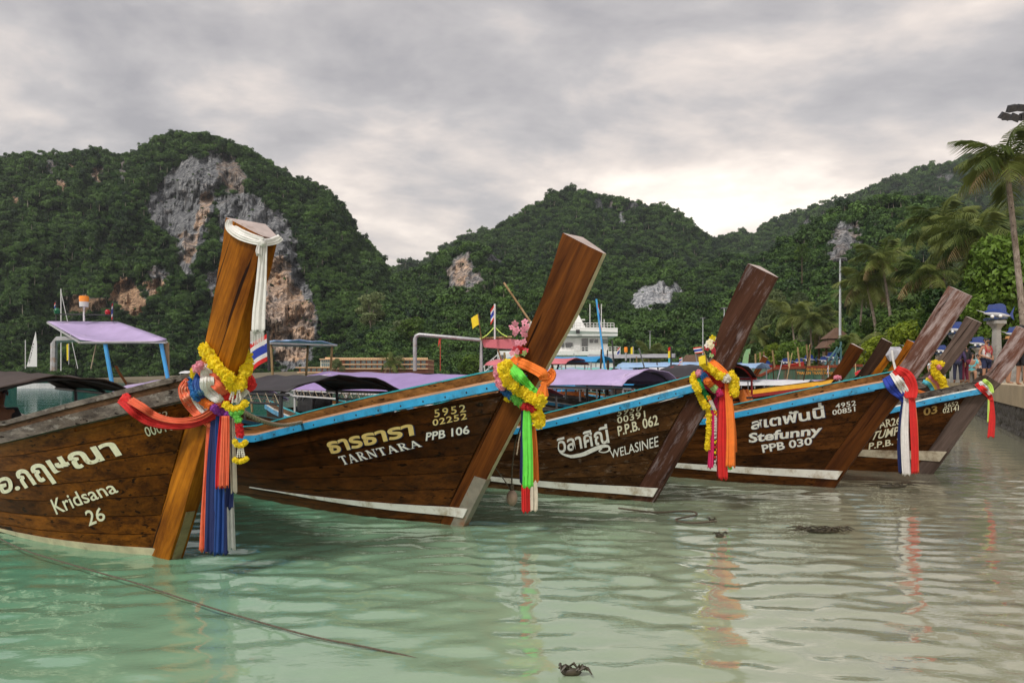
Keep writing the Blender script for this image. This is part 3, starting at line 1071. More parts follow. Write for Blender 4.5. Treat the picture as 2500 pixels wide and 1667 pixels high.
def build_boat(name, b, label, group, cfg):
    root = thing(name, label, 'boat', b.F, -b.a, group)
    b.root = root
    n = cfg.get('seg', 16)
    NP = cfg.get('planks', 8)
    wd = cfg['hull']
    polys_v, polys_f = [], []
    rnd = random.Random(cfg.get('seed', 1))
    def keep(me):
        k = len(polys_v)
        polys_v.extend([root_m @ v.co for v in me.vertices])
        polys_f.extend([tuple(k + i for i in p.vertices) for p in me.polygons])
    root_m = Matrix.Translation(b.F) @ Matrix.Rotation(-b.a, 4, 'Z')
    # inner skin that closes the hull behind the planks
    mb = MB()
    rows = [b.row(v, n) for v in (0.0, 0.2, 0.45, 0.7, 0.97)]
    for side in (-1, 1):
        vs, fs = [], []
        for r in rows:
            vs += [(x, side * max(0.01, y - 0.008), z) for x, y, z in r]
        m = n + 1
        for j in range(len(rows) - 1):
            for i in range(n):
                fs.append((j * m + i, j * m + i + 1, (j + 1) * m + i + 1, (j + 1) * m + i))
        mb.add(vs, fs)
    bot = rows[0]
    mb.add([(x, y - .008, z) for x, y, z in bot] + [(x, -y + .008, z) for x, y, z in bot], [(i, i + 1, n + 2 + i, n + 1 + i) for i in range(n)])
    stern = [r[-1] for r in rows]
    mb.add([(x, y, z) for x, y, z in stern] + [(x, -y, z) for x, y, z in reversed(stern)], [tuple(range(len(stern) * 2))])
    o = mb.obj('inner_hull', cfg['inside'], root)
    keep(o.data)
    # planks
    vals = [0.0] + [0.10 + 0.87 * (k / NP) for k in range(NP + 1)]
    for side in (-1, 1):
        for k in range(NP + 1):
            v0, v1 = vals[k], vals[k + 1]
            g = 0.0022
            a, c = b.row(v0 + g, n), b.row(v1 - g, n)
            th = 0.016 + rnd.uniform(0, 0.005)
            mb = MB()
            sect_strip(mb, [a, [(x, y + th, z) for x, y, z in a], [(x, y + th, z) for x, y, z in c], c], side)
            o = mb.obj('plank', cfg['bottom'] if k == 0 else wd, root, smooth=30)
            if side < 0:
                keep(o.data)
    # stripe of paint along the waterline (proud strake)
    st = cfg.get('stripe')
    if st:
        for side in (-1, 1):
            mb = MB()
            lo, hi, le = st
            A, B_ = [], []
            for i in range(n + 1):
                t = i / n
                z1 = hi - 0.05 * t
                z0 = lerp(lo, hi - 0.012, min(1, t * 1.25)) - 0.05 * t
                for zz, lst in ((z0, A), (z1, B_)):
                    xb = b.xs(zz) - STEM_BACK + 0.24
                    x = xb - le * t
                    y = b.hb(min(x, b.xs(zz) - STEM_BACK), zz) + 0.024
                    if x > b.xs(zz) - STEM_BACK:
                        y = lerp(y, 0.05, (x - (b.xs(zz) - STEM_BACK)) / 0.27)
                    lst.append((x, y, zz))
            sect_strip(mb, [[(x, y - 0.015, z) for x, y, z in A], A, B_, [(x, y - 0.015, z) for x, y, z in B_]], side)
            mb.obj('waterline_stripe', cfg['stripe_mat'], root, smooth=30)
    # rails along the sheer
    for nm, mat, z0, z1, out_, inn, lead in cfg['rails']:
        for side in (-1, 1):
            mb = MB()
            r0, r1 = b.rail_row(z0, n + 6, lead=lead), b.rail_row(z1, n + 6, lead=lead)
            sect_strip(mb, [[(x, y + inn, z) for x, y, z in r0], [(x, y + out_, z) for x, y, z in r0], [(x, y + out_, z) for x, y, z in r1], [(x, y + inn, z) for x, y, z in r1]], side)
            o = mb.obj(nm, mat, root, smooth=30)
            if side < 0:
                keep(o.data)
    # foredeck and floor boards
    mb = MB()
    r = [q for q in b.rail_row(-0.06, 14, x_end=b.xs(1.3) - 1.35)]
    mb.add([(x, y, z) for x, y, z in r] + [(x, -y, z) for x, y, z in r] + [(x, y, z - .03) for x, y, z in r] + [(x, -y, z - .03) for x, y, z in r],
           [(i, i + 1, len(r) + i + 1, len(r) + i) for i in range(len(r) - 1)] + [(2 * len(r) + i, 3 * len(r) + i, 3 * len(r) + i + 1, 2 * len(r) + i + 1) for i in range(len(r) - 1)] +
           [(len(r) - 1, 2 * len(r) - 1, 4 * len(r) - 1, 3 * len(r) - 1)])
    mb.obj('foredeck', wd, root)
    for k in range(cfg.get('floor', 5)):
        mb = MB()
        yy = (k - (cfg.get('floor', 5) - 1) / 2) * 0.27
        mb.box((-5.3, yy, 0.22), (6.0, 0.255, 0.03))
        mb.obj('floor_board', cfg['inside'], root)
    for x in cfg.get('thwarts', (-1.9, -2.8, -4.0, -5.2, -6.4)):
        w = 2 * (b.hb(x, b.zs(x) - 0.2) - 0.03)
        MB().box((x, 0, b.zs(x) - 0.22), (0.26, w, 0.035)).obj('thwart', wd, root)
    # stem post: wedge section, thick aft, narrow at the cutwater
    mb = MB()
    sp = b.stem
    m = 40
    path = smooth_path([(p[0], p[1]) for p in sp], m)
    rings = []
    zt = sp[-1][1]
    for i, (x, z) in enumerate(path):
        x2, z2 = path[min(i + 1, m - 1)]
        x1, z1 = path[max(i - 1, 0)]
        t = Vector((x2 - x1, 0, z2 - z1)).normalized()
        bk = Vector((-t.z, 0, t.x))
        h = max(0.0, (z - 1.3) / (zt - 1.3))
        dp = interp([(0, 0.285), (0.12, cfg.get('waist', 0.27)), (1, cfg.get('top_depth', 0.40))], h)
        wb = lerp(0.112, cfg.get('top_half', 0.135), h)
        wf = cfg.get('front_half', 0.022)
        c = Vector((x, 0, z))
        jit = lambda q: Vector((.006 * noise.noise(Vector((q, z * 5, cfg.get('seed', 1)))), .005 * noise.noise(Vector((q + 9, z * 6, cfg.get('seed', 1)))), 0))
        rings.append([c + jit(1) + Vector((0, -wf, 0)), c + bk * dp * 0.30 + Vector((0, -lerp(wf, wb, 0.42), 0)), c + jit(2) + bk * dp + Vector((0, -wb, 0)),
                      c + jit(3) + bk * dp + Vector((0, wb, 0)), c + bk * dp * 0.30 + Vector((0, lerp(wf, wb, 0.42), 0)), c + jit(4) + Vector((0, wf, 0))])
    mb.loft(rings, True, True)
    nf = len(mb.f)
    mb.mi[nf - 1] = 1
    # pale worn strip down the cutwater
    if cfg.get('edge_mat'):
        for k in range(len(rings) - 1):
            mb.mi[k * 6 + 5] = 2
    if cfg.get('stem_low'):
        for k in range(len(rings) - 1):
            if rings[k + 1][0].z < 1.43:
                for q in range(6):
                    mb.mi[k * 6 + q] = 3
    mats = [cfg['stem'], cfg['stem_top'], cfg.get('edge_mat') or cfg['stem'], cfg.get('stem_low') or cfg['stem']]
    o = mb.obj('stem_post', mats, root, smooth=20)
    keep(o.data)
    if cfg.get('shoe'):
        mb = MB()
        rg = []
        for z in (-0.3, 0.0, 0.2, cfg['shoe']):
            x = b.xs(z) + 0.012
            rg.append([(x, -0.034, z), (x - 0.13, -0.072, z + 0.03), (x - 0.13, 0.072, z + 0.03), (x, 0.034, z)])
        mb.loft(rg, True, True)
        mb.obj('stem_shoe', cfg['shoe_mat'], root)
    # bolt heads along the rub rail
    bolt = cfg.get('bolts')
    if bolt:
        me = MB().ball((0, 0, 0), 0.009, 6, 4).mesh('bolt', MATS['bolt_iron'])
        rr = b.rail_row(0.0, 16, x_end=-4.5)
        holder = next(c for c in root.children if c.name.startswith('rub_rail'))
        for x, y, z in rr[1:]:
            link('bolt', me, holder, (x, -(y + bolt), z - 0.005))
    b.bvh = BVHTree.FromPolygons([tuple(v) for v in polys_v], polys_f)
    return root

def hull_text(b, parts, corners, mat, bold=0.0, shear=0.0, lift=0.004, name='lettering', shadow=None, spacing=1.0):
    """paint a string on the near hull side; corners = photo pixels of bottom-left, bottom-right, top-right, top-left of its box"""
    vs, fs = parts if isinstance(parts, tuple) else text_geo(parts, bold, shear, spacing)
    x0, x1 = min(v[0] for v in vs), max(v[0] for v in vs)
    y0, y1 = min(v[1] for v in vs), max(v[1] for v in vs)
    C = []
    for u, v in corners:
        Y = b.ray(u, v)
        k = 0
        while Y is None and k < 60:
            k += 1
            Y = b.ray(u - k, v + k * 0.3)
        C.append(b.local(P(u, v, Y or b.F.y)))
    def put(dx, dy, lf):
        W = []
        for x, y in vs:
            s, t = (x - x0) / (x1 - x0) + dx, (y - y0) / (y1 - y0) + dy
            bt = C[0].lerp(C[1], s); tp = C[3].lerp(C[2], s)
            q = bt.lerp(tp, t)
            W.append((q.x, -(b.hb(q.x, q.z) + 0.0215 + lf), q.z))
        return W
    if shadow:
        MB().add(put(0.010, -0.045, lift * 0.4), fs).obj(name, shadow, b.root)
    MB().add(put(0, 0, lift), fs).obj(name, mat, b.root)

# ---------------------------------------------------------------- boat materials
pmat('bolt_iron', (0.05, 0.04, 0.035), rough=0.5, metal=0.6)
SKYBLUE = pmat('sky_blue_paint', (0.028, 0.30, 0.55), rough=0.42, var=0.25, scale=7, dirt=(0.015, 0.07, 0.11), dirt_amt=0.42, bump=0.15)
TEAL = pmat('teal_paint', (0.02, 0.33, 0.38), rough=0.45, var=0.25, scale=6, dirt=(0.08, 0.05, 0.03), dirt_amt=0.25)
TAN = pmat('tan_trim_paint', (0.55, 0.30, 0.17), rough=0.5, var=0.3, scale=4, stretch=(.4, 2, 2))
WHITE = pmat('white_trim_paint', (0.72, 0.71, 0.66), rough=0.45, var=0.12, scale=5, dirt=(0.34, 0.27, 0.18), dirt_amt=0.5)
CREAM = pmat('cream_lettering', (0.72, 0.69, 0.50), rough=0.6, var=0.15, scale=26, dirt=(0.26, 0.18, 0.08), dirt_amt=0.25)
LWHITE = pmat('white_lettering', (0.74, 0.74, 0.68), rough=0.6, var=0.15, scale=26, dirt=(0.26, 0.20, 0.13), dirt_amt=0.2)
GOLD = pmat('yellow_lettering', (0.66, 0.50, 0.17), rough=0.55, var=0.18, scale=9, dirt=(0.75, 0.68, 0.40), dirt_amt=0.5)
DGOLD = pmat('faded_gold_lettering', (0.30, 0.19, 0.05), rough=0.6, var=0.35, scale=9)
NAVYP = pmat('navy_shadow_paint', (0.02, 0.025, 0.07), rough=0.6)
HULL_AMBER = wood('amber_varnished_planks', (0.034, 0.010, 0.002), (0.200, 0.066, 0.006), rough=0.5, stain=0.85, pale=(0.34, 0.20, 0.08), pale_amt=-0.32)
HULL_DARK = wood('dark_varnished_planks', (0.018, 0.006, 0.002), (0.092, 0.030, 0.005), rough=0.42, coat=0.08, stain=0.7, pale=(0.28, 0.17, 0.09), pale_amt=-0.34)
HULL_GREYED = wood('weathered_brown_planks', (0.020, 0.009, 0.004), (0.100, 0.045, 0.015), rough=0.5, pale=(0.20, 0.15, 0.11), pale_amt=0.12, stain=0.6)
HULL_OILED = wood('oiled_brown_planks', (0.020, 0.007, 0.002), (0.098, 0.035, 0.008), rough=0.45, pale=(0.30, 0.22, 0.16), pale_amt=-0.12, stain=0.6)
BOTTOM = pmat('slimy_dark_bottom_paint', (0.040, 0.034, 0.024), rough=0.6, var=0.4, scale=3, dirt=(0.10, 0.085, 0.055), dirt_amt=0.4)
INSIDE = wood('dark_inner_timber', (0.03, 0.016, 0.008), (0.10, 0.055, 0.028), rough=0.7)  # one plain dark brown timber, inside the hulls and on some posts
RAIL_BROWN = wood('brown_rail_timber', (0.07, 0.028, 0.009), (0.28, 0.125, 0.035), rough=0.36)
RAIL_GREY = wood('grey_weathered_rail', (0.045, 0.038, 0.036), (0.20, 0.17, 0.145), rough=0.75, pale=(0.40, 0.37, 0.33), pale_amt=0.25)
ROT = radians(56)
STEM_AMBER = wood('amber_stem_timber', (0.14, 0.042, 0.004), (0.50, 0.175, 0.010), rough=0.45, grain=(0.5, 7, 7), rot=ROT, stain=0.85)
STEM_BROWN = wood('brown_stem_timber', (0.036, 0.010, 0.003), (0.130, 0.042, 0.008), rough=0.42, coat=0.06, grain=(0.5, 7, 7), rot=ROT, stain=0.4)
STEM_PURPLE = wood('weathered_purple_brown_stem', (0.055, 0.022, 0.014), (0.155, 0.070, 0.045), rough=0.48, grain=(0.4, 6, 6), rot=ROT, pale=(0.29, 0.245, 0.255), pale_amt=0.30, stain=0.4)
STEM_PALE = wood('sun_bleached_stem', (0.09, 0.036, 0.026), (0.20, 0.10, 0.075), rough=0.5, grain=(0.4, 6, 6), rot=ROT, pale=(0.50, 0.43, 0.43), pale_amt=0.55, stain=0.4)
STEM_GREYBR = wood('grey_brown_stem', (0.04, 0.028, 0.024), (0.13, 0.095, 0.080), rough=0.55, grain=(0.4, 6, 6), rot=ROT, pale=(0.2, 0.17, 0.16), pale_amt=0.1, stain=0.4)
STEM_DARK = wood('dark_stem_timber', (0.02, 0.011, 0.008), (0.07, 0.038, 0.024), rough=0.4, grain=(0.4, 6, 6), rot=ROT)
TOP_PINK = pmat('pale_pinkish_end_grain', (0.46, 0.38, 0.35), rough=0.7, var=0.25, scale=7, dirt=(0.25, 0.17, 0.13), dirt_amt=0.3)
EDGE_PALE = pmat('pale_cutwater_strip', (0.42, 0.38, 0.24), rough=0.6, var=0.3, scale=8)
STEEL_RUST = pmat('rust_stained_steel_shoe', (0.22, 0.20, 0.16), rough=0.55, var=0.35, scale=7, dirt=(0.22, 0.09, 0.03), dirt_amt=0.6)

def rails(blue=SKYBLUE, trim=TAN, wash=RAIL_BROWN, cap=TEAL):
    # name, material, z0, z1, outward, inward edge, lead past the stem's back edge
    return [('rub_rail', blue, -0.038, 0.038, 0.052, -0.01, 0.16), ('trim_strip', trim, 0.040, 0.062, 0.040, -0.01, 0.13),
            ('washboard', wash, 0.064, 0.145, 0.026, -0.012, 0.10), ('cap_rail', cap, 0.147, 0.160, 0.032, -0.022, 0.05)]
BASE = dict(bottom=BOTTOM, inside=INSIDE, stripe_mat=WHITE, stem_top=TOP_PINK, bolts=0.052)

B1 = Boat((430, 1363), 41, [(430, 1363), (458, 1272), (528, 1033), (570, 911), (594, 834), (626, 720), (661, 580)],
          sheer=[(-9.2, 0.95), (-7, 0.72), (-5, 0.66), (-3.2, 0.80), (-2.1, 1.00), (-1.1, 1.20), (0.05, 1.36), (0.9, 1.44), (1.6, 1.5)])
B2 = Boat((1135, 1283), 45, [(1135, 1283), (1181, 1190), (1273, 1014), (1338, 895), (1411, 764), (1476, 619)],
          sheer=[(-9.2, 0.90), (-7, 0.66), (-5, 0.61), (-3, 0.745), (-0.8, 1.13), (0.95, 1.41), (1.6, 1.5)])
B3 = Boat((1597, 1225), 46, [(1597, 1225), (1615, 1195), (1720, 1011), (1787, 907), (1837, 792), (1899, 677)],
          sheer=[(-9.2, 0.90), (-7, 0.66), (-5, 0.61), (-3, 0.745), (-0.8, 1.12), (0.95, 1.40), (1.6, 1.5)])
B4 = Boat((2039, 1190), 45, [(2039, 1190), (2070, 1144), (2153, 1032), (2241, 919), (2306, 824), (2373, 723)],
          sheer=[(-9.2, 0.90), (-7, 0.66), (-5, 0.61), (-3, 0.80), (-0.8, 1.14), (0.95, 1.40), (1.6, 1.5)])
B5 = Boat((2279, 1156), 44, [(2279, 1156), (2312, 1112), (2404, 981), (2459, 918), (2530, 815)],
          sheer=[(-9.2, 0.90), (-7, 0.66), (-5, 0.61), (-3, 0.78), (-0.8, 1.07), (0.6, 1.32), (1.25, 1.44), (1.8, 1.52)])

def fit_sheer(b, px):
    """height of the rub rail along the boat, from its photographed line"""
    x_lo, tab = None, dict(b.sheer)
    for _ in range(4):
        new = []
        for i in range(40):
            x = 1.3 - 0.14 * i
            xb = b.xs(b.zs(x)) - STEM_BACK
            y = b.hb(min(x, xb), b.zs(x)) + 0.05
            p = b.W(x, -y, 0)
            u = CX + p.x / p.y * FPX
            if u < px[0][0] or u > px[-1][0] or x > xb + 0.1:
                continue
            new.append((x, EYE - (interp(px, u) - HY) / FPX * p.y))
        new.sort()
        k = (new[-1][1] - new[-8][1]) / (new[-1][0] - new[-8][0])
        x0, z0 = new[0]
        zend = max(0.5, min(0.62, z0 - 0.08))
        sh = [(-9.2, zend + 0.30), (-7.0, zend + 0.06), (-5.4, zend)]
        if x0 > -4.6:
            sh.append(((x0 - 5.4) / 2, (z0 + zend) / 2 - 0.03 * abs(z0 - zend)))
        sh += new[::3]
        sh += [(new[-1][0] + 0.01, new[-1][1]), (new[-1][0] + 0.7, new[-1][1] + 0.7 * k)]
        b.sheer = sorted(sh)
fit_sheer(B1, [(0, 1070), (143, 1033), (306, 995), (429, 964), (520, 944)])
fit_sheer(B2, [(604, 1075), (741, 1041), (894, 1006), (1047, 976), (1216, 941), (1290, 928)])
fit_sheer(B3, [(1252, 1055), (1327, 1039), (1429, 1015), (1569, 981), (1695, 948), (1740, 938)])
fit_sheer(B4, [(1700, 1034), (1791, 1014), (1906, 991), (2021, 966), (2150, 941), (2200, 932)])
fit_sheer(B5, [(2100, 1020), (2183, 1001), (2241, 986), (2313, 970), (2397, 955), (2440, 948)])
GB = 'longtail boats moored side by side'
build_boat('longtail_boat', B1, 'amber longtail boat with grey weathered rails, nearest and leftmost, painted number 26', GB,
    dict(BASE, hull=HULL_AMBER, stem=STEM_AMBER, rails=[('rub_rail', RAIL_GREY, -0.05, 0.05, 0.060, -0.01, 0.18), ('washboard', INSIDE, 0.053, 0.105, 0.018, -0.012, 0.12), ('cap_rail', RAIL_GREY, 0.107, 0.150, 0.035, -0.03, 0.10)],
         stripe=(-0.035, 0.075, 3.6), stripe_mat=pmat('yellowed_white_stripe', (0.56, 0.50, 0.33), rough=0.55, var=0.3, scale=6, dirt=(0.24, 0.2, 0.12), dirt_amt=0.4), seed=1, top_depth=0.37, top_half=0.15, front_half=0.058, bolts=None, shoe=0.42, shoe_mat=pmat('worn_pale_timber_shoe', (0.26, 0.19, 0.09), rough=0.7, var=0.4, scale=6, dirt=(0.1, 0.07, 0.03), dirt_amt=0.5)))
build_boat('longtail_boat', B2, 'dark varnished longtail boat with blue rail numbered PPB 106, second from the left', GB,
    dict(BASE, hull=HULL_DARK, stem=STEM_BROWN, rails=rails(), stripe=(0.09, 0.19, 3.2), seed=2, edge_mat=EDGE_PALE, shoe=0.50, shoe_mat=STEEL_RUST))
build_boat('longtail_boat', B3, 'weathered brown longtail boat with blue rail numbered P.P.B. 062', GB,
    dict(BASE, hull=HULL_GREYED, stem=STEM_PURPLE, rails=rails(trim=WHITE), stripe=(0.07, 0.18, 6.0), seed=3, top_depth=0.31, waist=0.25))
build_boat('longtail_boat', B4, 'brown longtail boat with blue rail numbered PPB 030', GB,
    dict(BASE, hull=HULL_OILED, stem=STEM_PALE, stem_low=STEM_BROWN, rails=rails(), stripe=(0.12, 0.24, 6.0), seed=4, top_depth=0.26, waist=0.22, top_half=0.11))
build_boat('longtail_boat', B5, 'dark brown longtail boat with faint gold 03 on its bow, last before the quay', GB,
    dict(BASE, hull=HULL_OILED, stem=STEM_PALE, stem_low=STEM_GREYBR, rails=rails(trim=WHITE, wash=RAIL_GREY, cap=RAIL_GREY), stripe=(0.20, 0.36, 4.0), stripe_mat=pmat('peeling_white_stripe', (0.45, 0.40, 0.30), rough=0.7, var=0.3, scale=6, dirt=(0.12, 0.07, 0.03), dirt_amt=0.7), seed=5, top_depth=0.25, waist=0.22, top_half=0.11))

# painted names and numbers
def k1(*p): return [(x * 0.4785, 650 + y * 0.4785) for x, y in p]
def k2(*p): return [(550 + x * 0.3827, 750 + y * 0.3827) for x, y in p]
def k3(*p): return [(1150 + x * 0.4655, 550 + y * 0.4655) for x, y in p]
def k4(*p): return [(1600 + x * 0.3827, 620 + y * 0.3827) for x, y in p]
def k5(*p): return [(1950 + q[0] * 0.3635, 650 + q[1] * 0.3635, *q[2:]) for q in p]
hull_text(B1, 'กฤษณา', k1((145, 1165), (640, 985), (600, 885), (95, 1045)), CREAM, bold=0.030, shear=-0.12)
hull_text(B1, 'อ.', k1((8, 1165), (112, 1138), (92, 1066), (0, 1076)), CREAM, bold=0.030)
hull_text(B1, 'Kridsana', k1((290, 1268), (615, 1150), (580, 1090), (262, 1190)), CREAM, bold=0.010, shear=-0.1)
hull_text(B1, '26', k1((462, 1325), (550, 1290), (525, 1225), (437, 1245)), CREAM, bold=0.014)
hull_text(B1, '00016', k1((755, 870), (895, 832), (880, 775), (738, 822)), CREAM, bold=0.006)
hull_text(B1, '5952', k1((752, 800), (870, 770), (862, 735), (745, 766)), CREAM, bold=0.006)
hull_text(B2, 'ธารธารา', k2((680, 938), (1212, 815), (1200, 740), (645, 862)), GOLD, bold=0.034, shadow=NAVYP)
hull_text(B2, serif_word('TARNTARA'), k2((755, 1008), (1262, 888), (1235, 843), (722, 950)), LWHITE, bold=0.012, shadow=NAVYP)
hull_text(B2, '5952', k2((1340, 703), (1540, 665), (1535, 618), (1335, 652)), GOLD, bold=0.010, spacing=1.25, shadow=NAVYP)
hull_text(B2, '02252', k2((1330, 757), (1548, 712), (1543, 672), (1325, 716)), GOLD, bold=0.014, spacing=1.1, shadow=NAVYP)
hull_text(B2, 'PPB 106', k2((1297, 852), (1565, 805), (1560, 752), (1288, 798)), LWHITE, bold=0.020, shadow=NAVYP)
hull_text(B3, 'วิลาศิณี', k3((465, 1195), (730, 1140), (715, 1040), (450, 1110)), LWHITE, bold=0.022)
hull_text(B3, '5950', k3((768, 1002), (892, 972), (888, 942), (762, 968)), CREAM, bold=0.004, spacing=1.15)
hull_text(B3, '00391', k3((772, 1040), (918, 1006), (915, 970), (768, 1006)), CREAM, bold=0.012, spacing=1.1)
hull_text(B3, 'P.P.B. 062', k3((775, 1105), (988, 1045), (980, 990), (768, 1053)), CREAM, bold=0.020)
hull_text(B3, 'WELASINEE', k3((738, 1222), (990, 1158), (985, 1103), (730, 1180)), LWHITE, bold=0.004)
hull_text(B4, [('สเตฟันนี', 0, 0), ('่', 3.34, 0.16)], k4((612, 1122), (1085, 1042), (1070, 945), (612, 1030)), LWHITE, bold=0.026, shadow=NAVYP)
hull_text(B4, 'Stefunny', k4((605, 1222), (1062, 1165), (1068, 1088), (598, 1142)), LWHITE, bold=0.030, shadow=NAVYP)
hull_text(B4, 'PPB 030', k4((688, 1268), (1002, 1215), (1000, 1165), (683, 1215)), LWHITE, bold=0.024, shadow=NAVYP)
hull_text(B4, '4952', k4((1152, 985), (1282, 965), (1280, 932), (1150, 955)), LWHITE, bold=0.014, spacing=1.1)
hull_text(B4, '00851', k4((1132, 1028), (1278, 1003), (1276, 970), (1130, 995)), LWHITE, bold=0.014)
hull_text(B5, 'AR26', k5((545, 1090), (685, 1060), (685, 1010), (535, 1035)), CREAM, bold=0.014)
hull_text(B5, 'TUMPI', k5((480, 1170), (688, 1128), (688, 1070), (510, 1110)), CREAM, bold=0.020)
hull_text(B5, 'P.P.B. 26', k5((470, 1230), (740, 1180), (735, 1138), (475, 1185)), CREAM, bold=0.018)
hull_text(B5, '03', k5((840, 1005), (935, 985), (932, 932), (838, 952)), DGOLD, bold=0.022)
hull_text(B5, '5652', k5((980, 950), (1074, 932), (1072, 905), (978, 922)), CREAM, bold=0.010)
hull_text(B5, '02141', k5((970, 988), (1077, 966), (1076, 933), (968, 955)), CREAM, bold=0.014)
# flourish under the name on the third boat
def flourish():
    pts = [(462, 1140), (462, 1170), (480, 1195), (530, 1210), (590, 1200), (640, 1178), (690, 1158), (722, 1158), (728, 1178), (700, 1190), (675, 1183), (690, 1170)]
    loc = []
    for (u, v) in smooth_path(k3(*pts), 48):
        loc.append(B3.local(P(u, v, B3.ray(u, v))))
    mb = MB()
    vs = []
    for i, q in enumerate(loc):
        t = (loc[min(i + 1, 47)] - loc[max(i - 1, 0)])
        w = 0.006 + 0.018 * sin(pi * min(1, i / 40.0)) ** 2
        nx, nz = -t.z, t.x
        l = max(1e-6, sqrt(nx * nx + nz * nz))
        for sg in (-1, 1):
            x, z = q.x + sg * w * nx / l, q.z + sg * w * nz / l
            vs.append((x, -(B3.hb(x, z) + 0.0262), z))
    mb.add(vs, [(2 * i, 2 * i + 1, 2 * i + 3, 2 * i + 2) for i in range(47)])
    mb.obj('lettering', LWHITE, B3.root)
flourish()
# ================================================================ CANOPIES AND GEAR ON THE BOATS
def tarp(name, rgb, rough=0.5, under=None):
    return pmat(name, rgb, rough=rough, var=0.16, scale=2.5, bump=0.25, bscale=3.0, dirt=tuple(min(.8, c * 1.5 + .02) for c in rgb), dirt_amt=0.25, trans=0.12)
LILAC = tarp('lilac_tarpaulin', (0.46, 0.36, 0.60))
PURPLE = tarp('purple_tarpaulin', (0.34, 0.24, 0.50))
BLACKT = tarp('black_tarpaulin', (0.030, 0.026, 0.030), 0.6)
BROWNT = tarp('dark_brown_tarpaulin', (0.050, 0.032, 0.026), 0.7)
PALEBLUE = tarp('pale_blue_tarpaulin', (0.30, 0.45, 0.68))
BLUET = tarp('bright_blue_tarpaulin', (0.03, 0.30, 0.62))
PINKT = tarp('faded_red_tarpaulin', (0.62, 0.17, 0.20))
GREYT = tarp('grey_tarpaulin', (0.32, 0.32, 0.34))
WHITET = tarp('white_tarpaulin', (0.66, 0.66, 0.68))
GREENT = tarp('mint_tarpaulin', (0.15, 0.55, 0.38))
PIPE = pmat('white_painted_pipe', (0.62, 0.61, 0.60), rough=0.4, var=0.15, scale=8, dirt=(0.30, 0.16, 0.08), dirt_amt=0.3)
GPIPE = pmat('galvanised_pipe', (0.36, 0.36, 0.37), rough=0.4, metal=0.5, var=0.2, scale=8, dirt=(0.28, 0.17, 0.1), dirt_amt=0.3)
BPIPE = pmat('black_painted_pipe', (0.025, 0.025, 0.028), rough=0.5, var=0.3)
BLUEPIPE = pmat('light_blue_pipe', (0.05, 0.33, 0.66), rough=0.4, var=0.15)
BAMBOO = wood('bamboo_pole', (0.20, 0.13, 0.06), (0.42, 0.31, 0.17), rough=0.6, grain=(6, 6, 0.6))
ROPE = pmat('hemp_rope', (0.40, 0.32, 0.22), rough=0.9, var=0.35, scale=60, bump=0.4, bscale=150)
DROPE = pmat('wet_dark_rope', (0.10, 0.075, 0.05), rough=0.8, var=0.4, scale=50)
IRON = pmat('greasy_engine_iron', (0.055, 0.055, 0.06), rough=0.5, metal=0.5, var=0.5, scale=12)
ORANGE_V = pmat('orange_life_vest_fabric', (0.72, 0.19, 0.025), rough=0.7, var=0.2, scale=12)

def roof_mesh(x0, x1, hw, z0, z1, rise, mat, sag=0.03, nx=12, ny=12, flare=0.0):
    """arched sheet with thickness, ridge along x; returns MB in boat-local coordinates"""
    mb = MB()
    top, bot = [], []
    for i in range(nx + 1):
        t = i / nx
        x = lerp(x0, x1, t)
        for j in range(ny + 1):
            q = -1 + 2 * j / ny
            z = lerp(z0, z1, t) + rise * (1 - q * q) ** 0.9 - sag * sin(pi * t * 4) ** 2 * (1 - abs(q)) - 0.015 * sin(9 * q + 5 * t)
            y = q * (hw + flare * abs(t - .5))
            top.append((x, y, z)); bot.append((x, y, z - 0.014))
    n = ny + 1
    fs = []
    N = len(top)
    for i in range(nx):
        for j in range(ny):
            a = i * n + j
            fs.append((a, a + 1, a + n + 1, a + n))
            fs.append((N + a, N + a + n, N + a + n + 1, N + a + 1))
    for i in range(nx):
        for j in (0, ny):
            a = i * n + j
            fs.append((a, a + n, N + a + n, N + a))
    for j in range(ny):
        for i in (0, nx):
            a = i * n + j
            fs.append((a, a + 1, N + a + 1, N + a))
    mb.add(top + bot, fs)
    return mb

